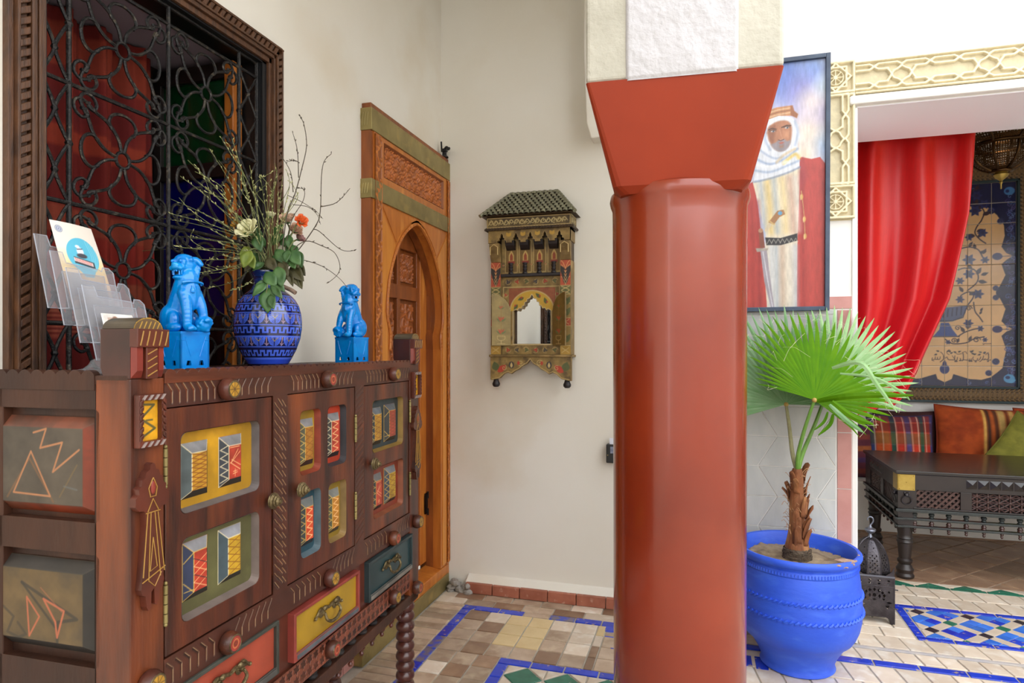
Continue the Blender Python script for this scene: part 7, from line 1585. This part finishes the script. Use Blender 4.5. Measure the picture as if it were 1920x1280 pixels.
MB().tube(cr([(0, 0, .442), (.008, 0, .452), (.013, 0, .464), (.010, 0, .477), (0, 0, .482), (-.010, 0, .477), (-.012, 0, .464)], 5), .0034, 6).build('ring', mat('worn_steel', (120, 124, 136), .3, .8), ln)

for z in (.165, .075): MB().tube([(hb-.004, -hb, z), (hb+.015, -hb-.004, z)], .003, 6).build('latch_pin', LI, ln)
# ------------------------------------------------------------------ blue pot and fan palm
POTB = mat('matt_blue_clay', (52, 98, 226), .5, c2=(42, 84, 212), scale=6, bump=.12, bscale=40, c3=(74, 118, 232), c3scale=9, c3th=(.55, .8), stretch=(1, 1, 2.5))
SOIL = mat('dry_soil', (128, 108, 86), .95, c2=(94, 76, 58), scale=30, bump=.8, bscale=70)
PX, PY = .375, 2.885
po = thing('plant_pot', 'large blue clay pot with two rope bands holding the fan palm', 'pot', (PX, PY, 0))
pp = [(.0, .004), (.138, .0), (.145, .006), (.142, .016), (.139, .03), (.158, .07), (.183, .11), (.208, .132), (.219, .15), (.231, .18), (.239, .22), (.241, .26), (.239, .31), (.235, .36), (.229, .405), (.225, .418), (.229, .424), (.227, .438), (.221, .444), (.224, .452), (.236, .458), (.241, .468), (.240, .478), (.233, .486), (.222, .484), (.214, .47), (.207, .44), (.2, .40), (.0, .40)]
MB().lathe(pp, 64, cap=False).build('pot_body', POTB, po)
for r_, z in ((.2385, .325), (.2415, .256)):
    m = MB(); n_ = 74
    for k in range(n_):
        a = 2*PI*k/n_; da = .055; m.tube([((r_)*math.cos(a-da*.55), (r_)*math.sin(a-da*.55), z-.005), ((r_+.003)*math.cos(a), (r_+.003)*math.sin(a), z), (r_*math.cos(a+da*.55), r_*math.sin(a+da*.55), z+.005)], .0054, 5)
    m.build('rope_band', POTB, po)
m = MB()
for k in range(120): a = 2*PI*k/120; m.tube([(.2285*math.cos(a), .2285*math.sin(a), .425), (.2285*math.cos(a), .2285*math.sin(a), .437)], .0028, 4)
m.build('fluted_band', POTB, po)
rs_ = random.Random(8); m = MB(); m.ball((.21*math.cos(-.75), .21*math.sin(-.75), .483), (.04, .02, .006), 10, 6)
for k in range(22):
    a = rs_.uniform(-1.15, -.1); r_ = rs_.uniform(.222, .24); m.ball((r_*math.cos(a), r_*math.sin(a), .481+rs_.uniform(-.012, .004)), (rs_.uniform(.005, .012), rs_.uniform(.005, .010), rs_.uniform(.002, .005)), 7, 5)
m.build('chips', mat('chipped_clay', (190, 160, 140), .8, c2=(150, 116, 92), scale=60, bump=.4), po)['kind'] = 'stuff'
c = Canvas(-.205, .205, -.205, .205, .006, (150, 130, 104)); c.H = (vnoise(c.X, c.Y, 14, 3)-.5)*.03+(vnoise(c.X, c.Y, 50, 5)-.5)*.008; c.tint((104, 84, 62), .7, 14, 9, .5); c.tint((176, 156, 126), .5, 30, 6, .55)
so = c.build('potting_soil', vmat('soil', .95, noise=.2, nscale=90, bump=.6, bscale=140), lambda x, y, h: (x+PX, y+PY, .432+h), None, mask=np.hypot(c.X, c.Y) < .206); so['kind'] = 'stuff'; so['label'] = 'dry crumbly soil filling the blue pot'; so['category'] = 'soil'
pa = thing('fan_palm', 'small fan palm with three pleated leaves and a shaggy brown trunk in the blue pot', 'palm', (PX+.0, PY+.0, .42))
BARK = mat('palm_bark', (150, 92, 52), .8, c2=(112, 66, 38), scale=24, stretch=(1, 1, .25), bump=.6, bscale=90, c3=(186, 134, 84), c3scale=16, c3th=(.55, .7)); BARKR = mat('palm_root_bark', (104, 88, 70), .9, c2=(72, 60, 48), scale=40, bump=.8, bscale=110)
m = MB(); m.lathe([(.05, -.005), (.056, .01), (.055, .03), (.05, .05), (.046, .06)], 22)
for k in range(70): a = rs_.random()*2*PI; z = rs_.uniform(0, .055); r_ = .0555-.12*max(0, z-.03); m.tube([(r_*math.cos(a-.22), r_*math.sin(a-.22), z), (r_*1.03*math.cos(a), r_*1.03*math.sin(a), z+.001), (r_*math.cos(a+.22), r_*math.sin(a+.22), z+rs_.uniform(-.003, .003))], .0028, 4)
m.build('root_collar', BARKR, pa)
MB().lathe([(.047, .055), (.046, .07), (.040, .095), (.033, .13), (.030, .17), (.031, .21), (.029, .26), (.026, .31), (.024, .36), (.018, .385)], 18).build('trunk', BARK, pa)
for k in range(24):
    a = rs_.random()*2*PI if k > 8 else -PI/2+R(16.6)+rs_.uniform(-1.7, 1.7); z = .06+.29*((k*7) % 24)/24; r_ = .040-.045*(z-.06); w_ = rs_.uniform(.014, .022); h_ = rs_.uniform(.05, .10); fl_ = rs_.uniform(.004, .016)
    V = []; F = []
    for i in range(6):
        t = i/5; wi = w_*(1-.55*t**1.5); rr = r_+.004+fl_*t*t*1.6
        for j in (-1, 0, 1): an = a+j*wi/r_*.8; V.append(((rr-(abs(j)*.002))*math.cos(an), (rr-abs(j)*.002)*math.sin(an), z+h_*t-abs(j)*.008*t+.004*math.sin(j*5+k)))
    for i in range(5):
        for j in range(2): F.append((i*3+j, i*3+j+1, (i+1)*3+j+1, (i+1)*3+j))
    o = MB().add(V, F, 0, True).build('leaf_sheath', BARK, pa); o.modifiers.new('t', 'SOLIDIFY').thickness = .003
m = MB()
for k in range(46): a = rs_.random()*2*PI; z = rs_.uniform(.08, .38); r_ = .034-.03*(z-.08); q_ = rs_.uniform(.01, .035); m.tube(cr([(r_*math.cos(a), r_*math.sin(a), z), ((r_+q_*.6)*math.cos(a+.2), (r_+q_*.6)*math.sin(a+.2), z+q_*.8), ((r_+q_)*math.cos(a+.4), (r_+q_)*math.sin(a+.4), z+rs_.uniform(.2, 1)*q_)], 3), .0011, 4)
stuff(m.build('bark_fibre', mat('palm_fibre', (176, 132, 92), .8), pa))
def palmleaf_mat(name, a, b): return mat(name, a, .55, c2=b, scale=9, spec=.1)
PG = palmleaf_mat('palm_green', (84, 126, 0), (62, 108, 0)); PS = palmleaf_mat('palm_silver', (130, 160, 120), (92, 134, 82)); PPale = palmleaf_mat('palm_pale', (156, 186, 138), (120, 160, 98))
FIB = mat('pale_fibre', (226, 216, 184), .7)
def fan(hub, nrm, upv, R_, a0, a1, n, m_, split, pet, petm, droop, seed, wj=1.0, folded=(), lf=None):
    """a pleated fan: each segment is a folded blade, free beyond `split` of its length"""
    r = random.Random(seed); f = link('fan_leaf', None, pa); H = Vector(hub)-Vector((PX, PY, .42)); f.location = H
    N_ = Vector(nrm).normalized(); U_ = (Vector(upv)-N_*Vector(upv).dot(N_)).normalized(); S_ = U_.cross(N_)
    for k in range(n):
        t0 = a0+(a1-a0)*k/n; t1 = a0+(a1-a0)*(k+1)/n; tm = (t0+t1)/2; Lk = R_*r.uniform(.94, 1.04)*(float(np.interp(math.degrees(tm), lf[0], lf[1])) if lf else 1-.10*abs(2*(k+.5)/n-1)**2); half = (t1-t0)/2; V = []; F = []; nn = 13
        dr = droop*r.uniform(.6, 1.4); side = r.uniform(-.02, .02)
        fo = 1.6 if k in folded else 0
        for i in range(nn):
            t = i/(nn-1); rad = Lk*(.02+.98*t); w = rad*math.tan(half) if t < split else Lk*split*math.tan(half)*max(0, (1-(t-split)/(1-split))**.62)
            w *= wj if t > split else 1.0
            c0 = -.10*R_*t*t-dr*R_*max(0, t-split)**2*1.6
            for j, hgt_ in ((-1, -.16), (0, .16), (1, -.16)):
                an = tm+side*max(0, t-split); d2 = (math.cos(an)*rad, math.sin(an)*rad); x = d2[0]-math.sin(an)*w*j; y = d2[1]+math.cos(an)*w*j
                z = c0+hgt_*w
                if fo and t > .55: q_ = (t-.55); z += fo*R_*q_*.55; x *= 1-.2*q_; y -= R_*q_*1.1
                V.append(S_*x+U_*y+N_*z)
        for i in range(nn-1):
            for j in range(2): F.append((i*3+j, i*3+j+1, (i+1)*3+j+1, (i+1)*3+j))
        MB().add(V, F, 0, False).build('leaflet_blade', m_, f)
    b = MB()
    for k in range(int(n*.7)):
        an = r.uniform(a0, a1); q0 = R_*r.uniform(.6, .9)*(float(np.interp(math.degrees(an), lf[0], lf[1])) if lf else 1); p0_ = S_*(math.cos(an)*q0)+U_*(math.sin(an)*q0)-N_*.04*R_; d_ = S_*r.uniform(-1, 1)+U_*r.uniform(-1, .6)+N_*r.uniform(.0, .7); e = p0_+d_*.05; e2 = e+(S_*r.uniform(-1, 1)+U_*r.uniform(-1, .3))*.06
        b.tube(cr([tuple(p0_), tuple(p0_+d_*.03+N_*.01), tuple(e), tuple(e2)], 4), .0004, 4)
    stuff(b.build('fibre', FIB, f))
    MB().ball((0, 0, 0), .010, 8, 6).build('hub', mat('hub_brown', (170, 140, 70), .6), f)
    P_ = cr([tuple(Vector(q_)-Vector(hub)) for q_ in pet], 6); n_ = len(P_); MB().tube(P_, [.0115-.0045*i/(n_-1) for i in range(n_)], 8, flat=.75).build('petiole', petm, f)
    return f
cf = Vector((-math.sin(R(16.6)), math.cos(R(16.6)), 0)); crr = Vector((math.cos(R(16.6)), math.sin(R(16.6)), 0))
crown = (PX+.002, PY, .79); zc0 = 2.66
h1 = ray_at(1527, 750, 2.56); h2 = ray_at(1474, 758, 2.72); h3 = ray_at(1552, 728, 2.74)
PET = mat('palm_petiole', (108, 150, 60), .4, c2=(90, 132, 48), scale=20); PETB = mat('dry_petiole', (150, 148, 104), .6, c2=(120, 112, 76), scale=30)
fan(h1, -cf+crr*.05+UP*.42, UP+crr*.02, .43, R(-38), R(160), 36, PG, .60, [crown, ray_at(1497, 850, 2.64), ray_at(1510, 800, 2.60), h1], PET, .14, 1, lf=([-38, 0, 12, 30, 48, 61, 90, 108, 127, 140, 160], [.55, .85, .98, .8, .88, 1, 1, .93, .8, .62, .5]))
fan(h2, -cf+UP*.15-crr*.1, UP-crr*.12, .44, R(-8), R(190), 40, PS, .58, [crown, ray_at(1486, 850, 2.68), ray_at(1480, 800, 2.71), h2], PETB, .2, 2)
fan(h3, -cf-crr*.2+UP*.15, UP, .385, R(-18), R(104), 24, PPale, .62, [crown, ray_at(1505, 850, 2.68), ray_at(1530, 790, 2.72), h3], PET, .2, 3)
for k, (pts, w_, m_) in enumerate((([(1560, 690, 2.5), (1612, 680, 2.44), (1645, 722, 2.42), (1682, 773, 2.42)], .010, PPale), ([(1575, 700, 2.5), (1640, 708, 2.46), (1690, 735, 2.44), (1706, 750, 2.44)], .006, PPale), ([(1560, 752, 2.5), (1600, 782, 2.47), (1638, 795, 2.46)], .011, PG), ([(1555, 758, 2.5), (1590, 790, 2.47), (1618, 810, 2.46)], .009, PS), ([(1600, 705, 2.5), (1660, 704, 2.46), (1716, 709, 2.44)], .006, PG), ([(1552, 772, 2.55), (1545, 790, 2.55), (1527, 806, 2.55)], .006, PG), ([(1562, 776, 2.55), (1556, 796, 2.55), (1534, 816, 2.55)], .008, PG), ([(1530, 752, 2.56), (1600, 742, 2.48), (1712, 741, 2.42)], .012, PG))):
    q_ = cr([tuple(ray_at(*p_)-Vector((PX, PY, .42))) for p_ in pts], 6); n_ = len(q_); V = []; F = []
    for i, p_ in enumerate(q_):
        a = Vector(q_[min(i+1, n_-1)])-Vector(q_[max(i-1, 0)]); sd = a.cross(cf).normalized(); t = i/(n_-1); w = w_*math.sin(PI*min(.98, .12+.88*t))**.6
        for j, dz in ((-1, 0), (0, .35), (1, 0)): V.append(tuple(Vector(p_)+sd*w*j-cf*w*dz))
    for i in range(n_-1):
        for j in range(2): F.append((i*3+j, i*3+j+1, (i+1)*3+j+1, (i+1)*3+j))
    MB().add(V, F).build('loose_blade', m_, pa)
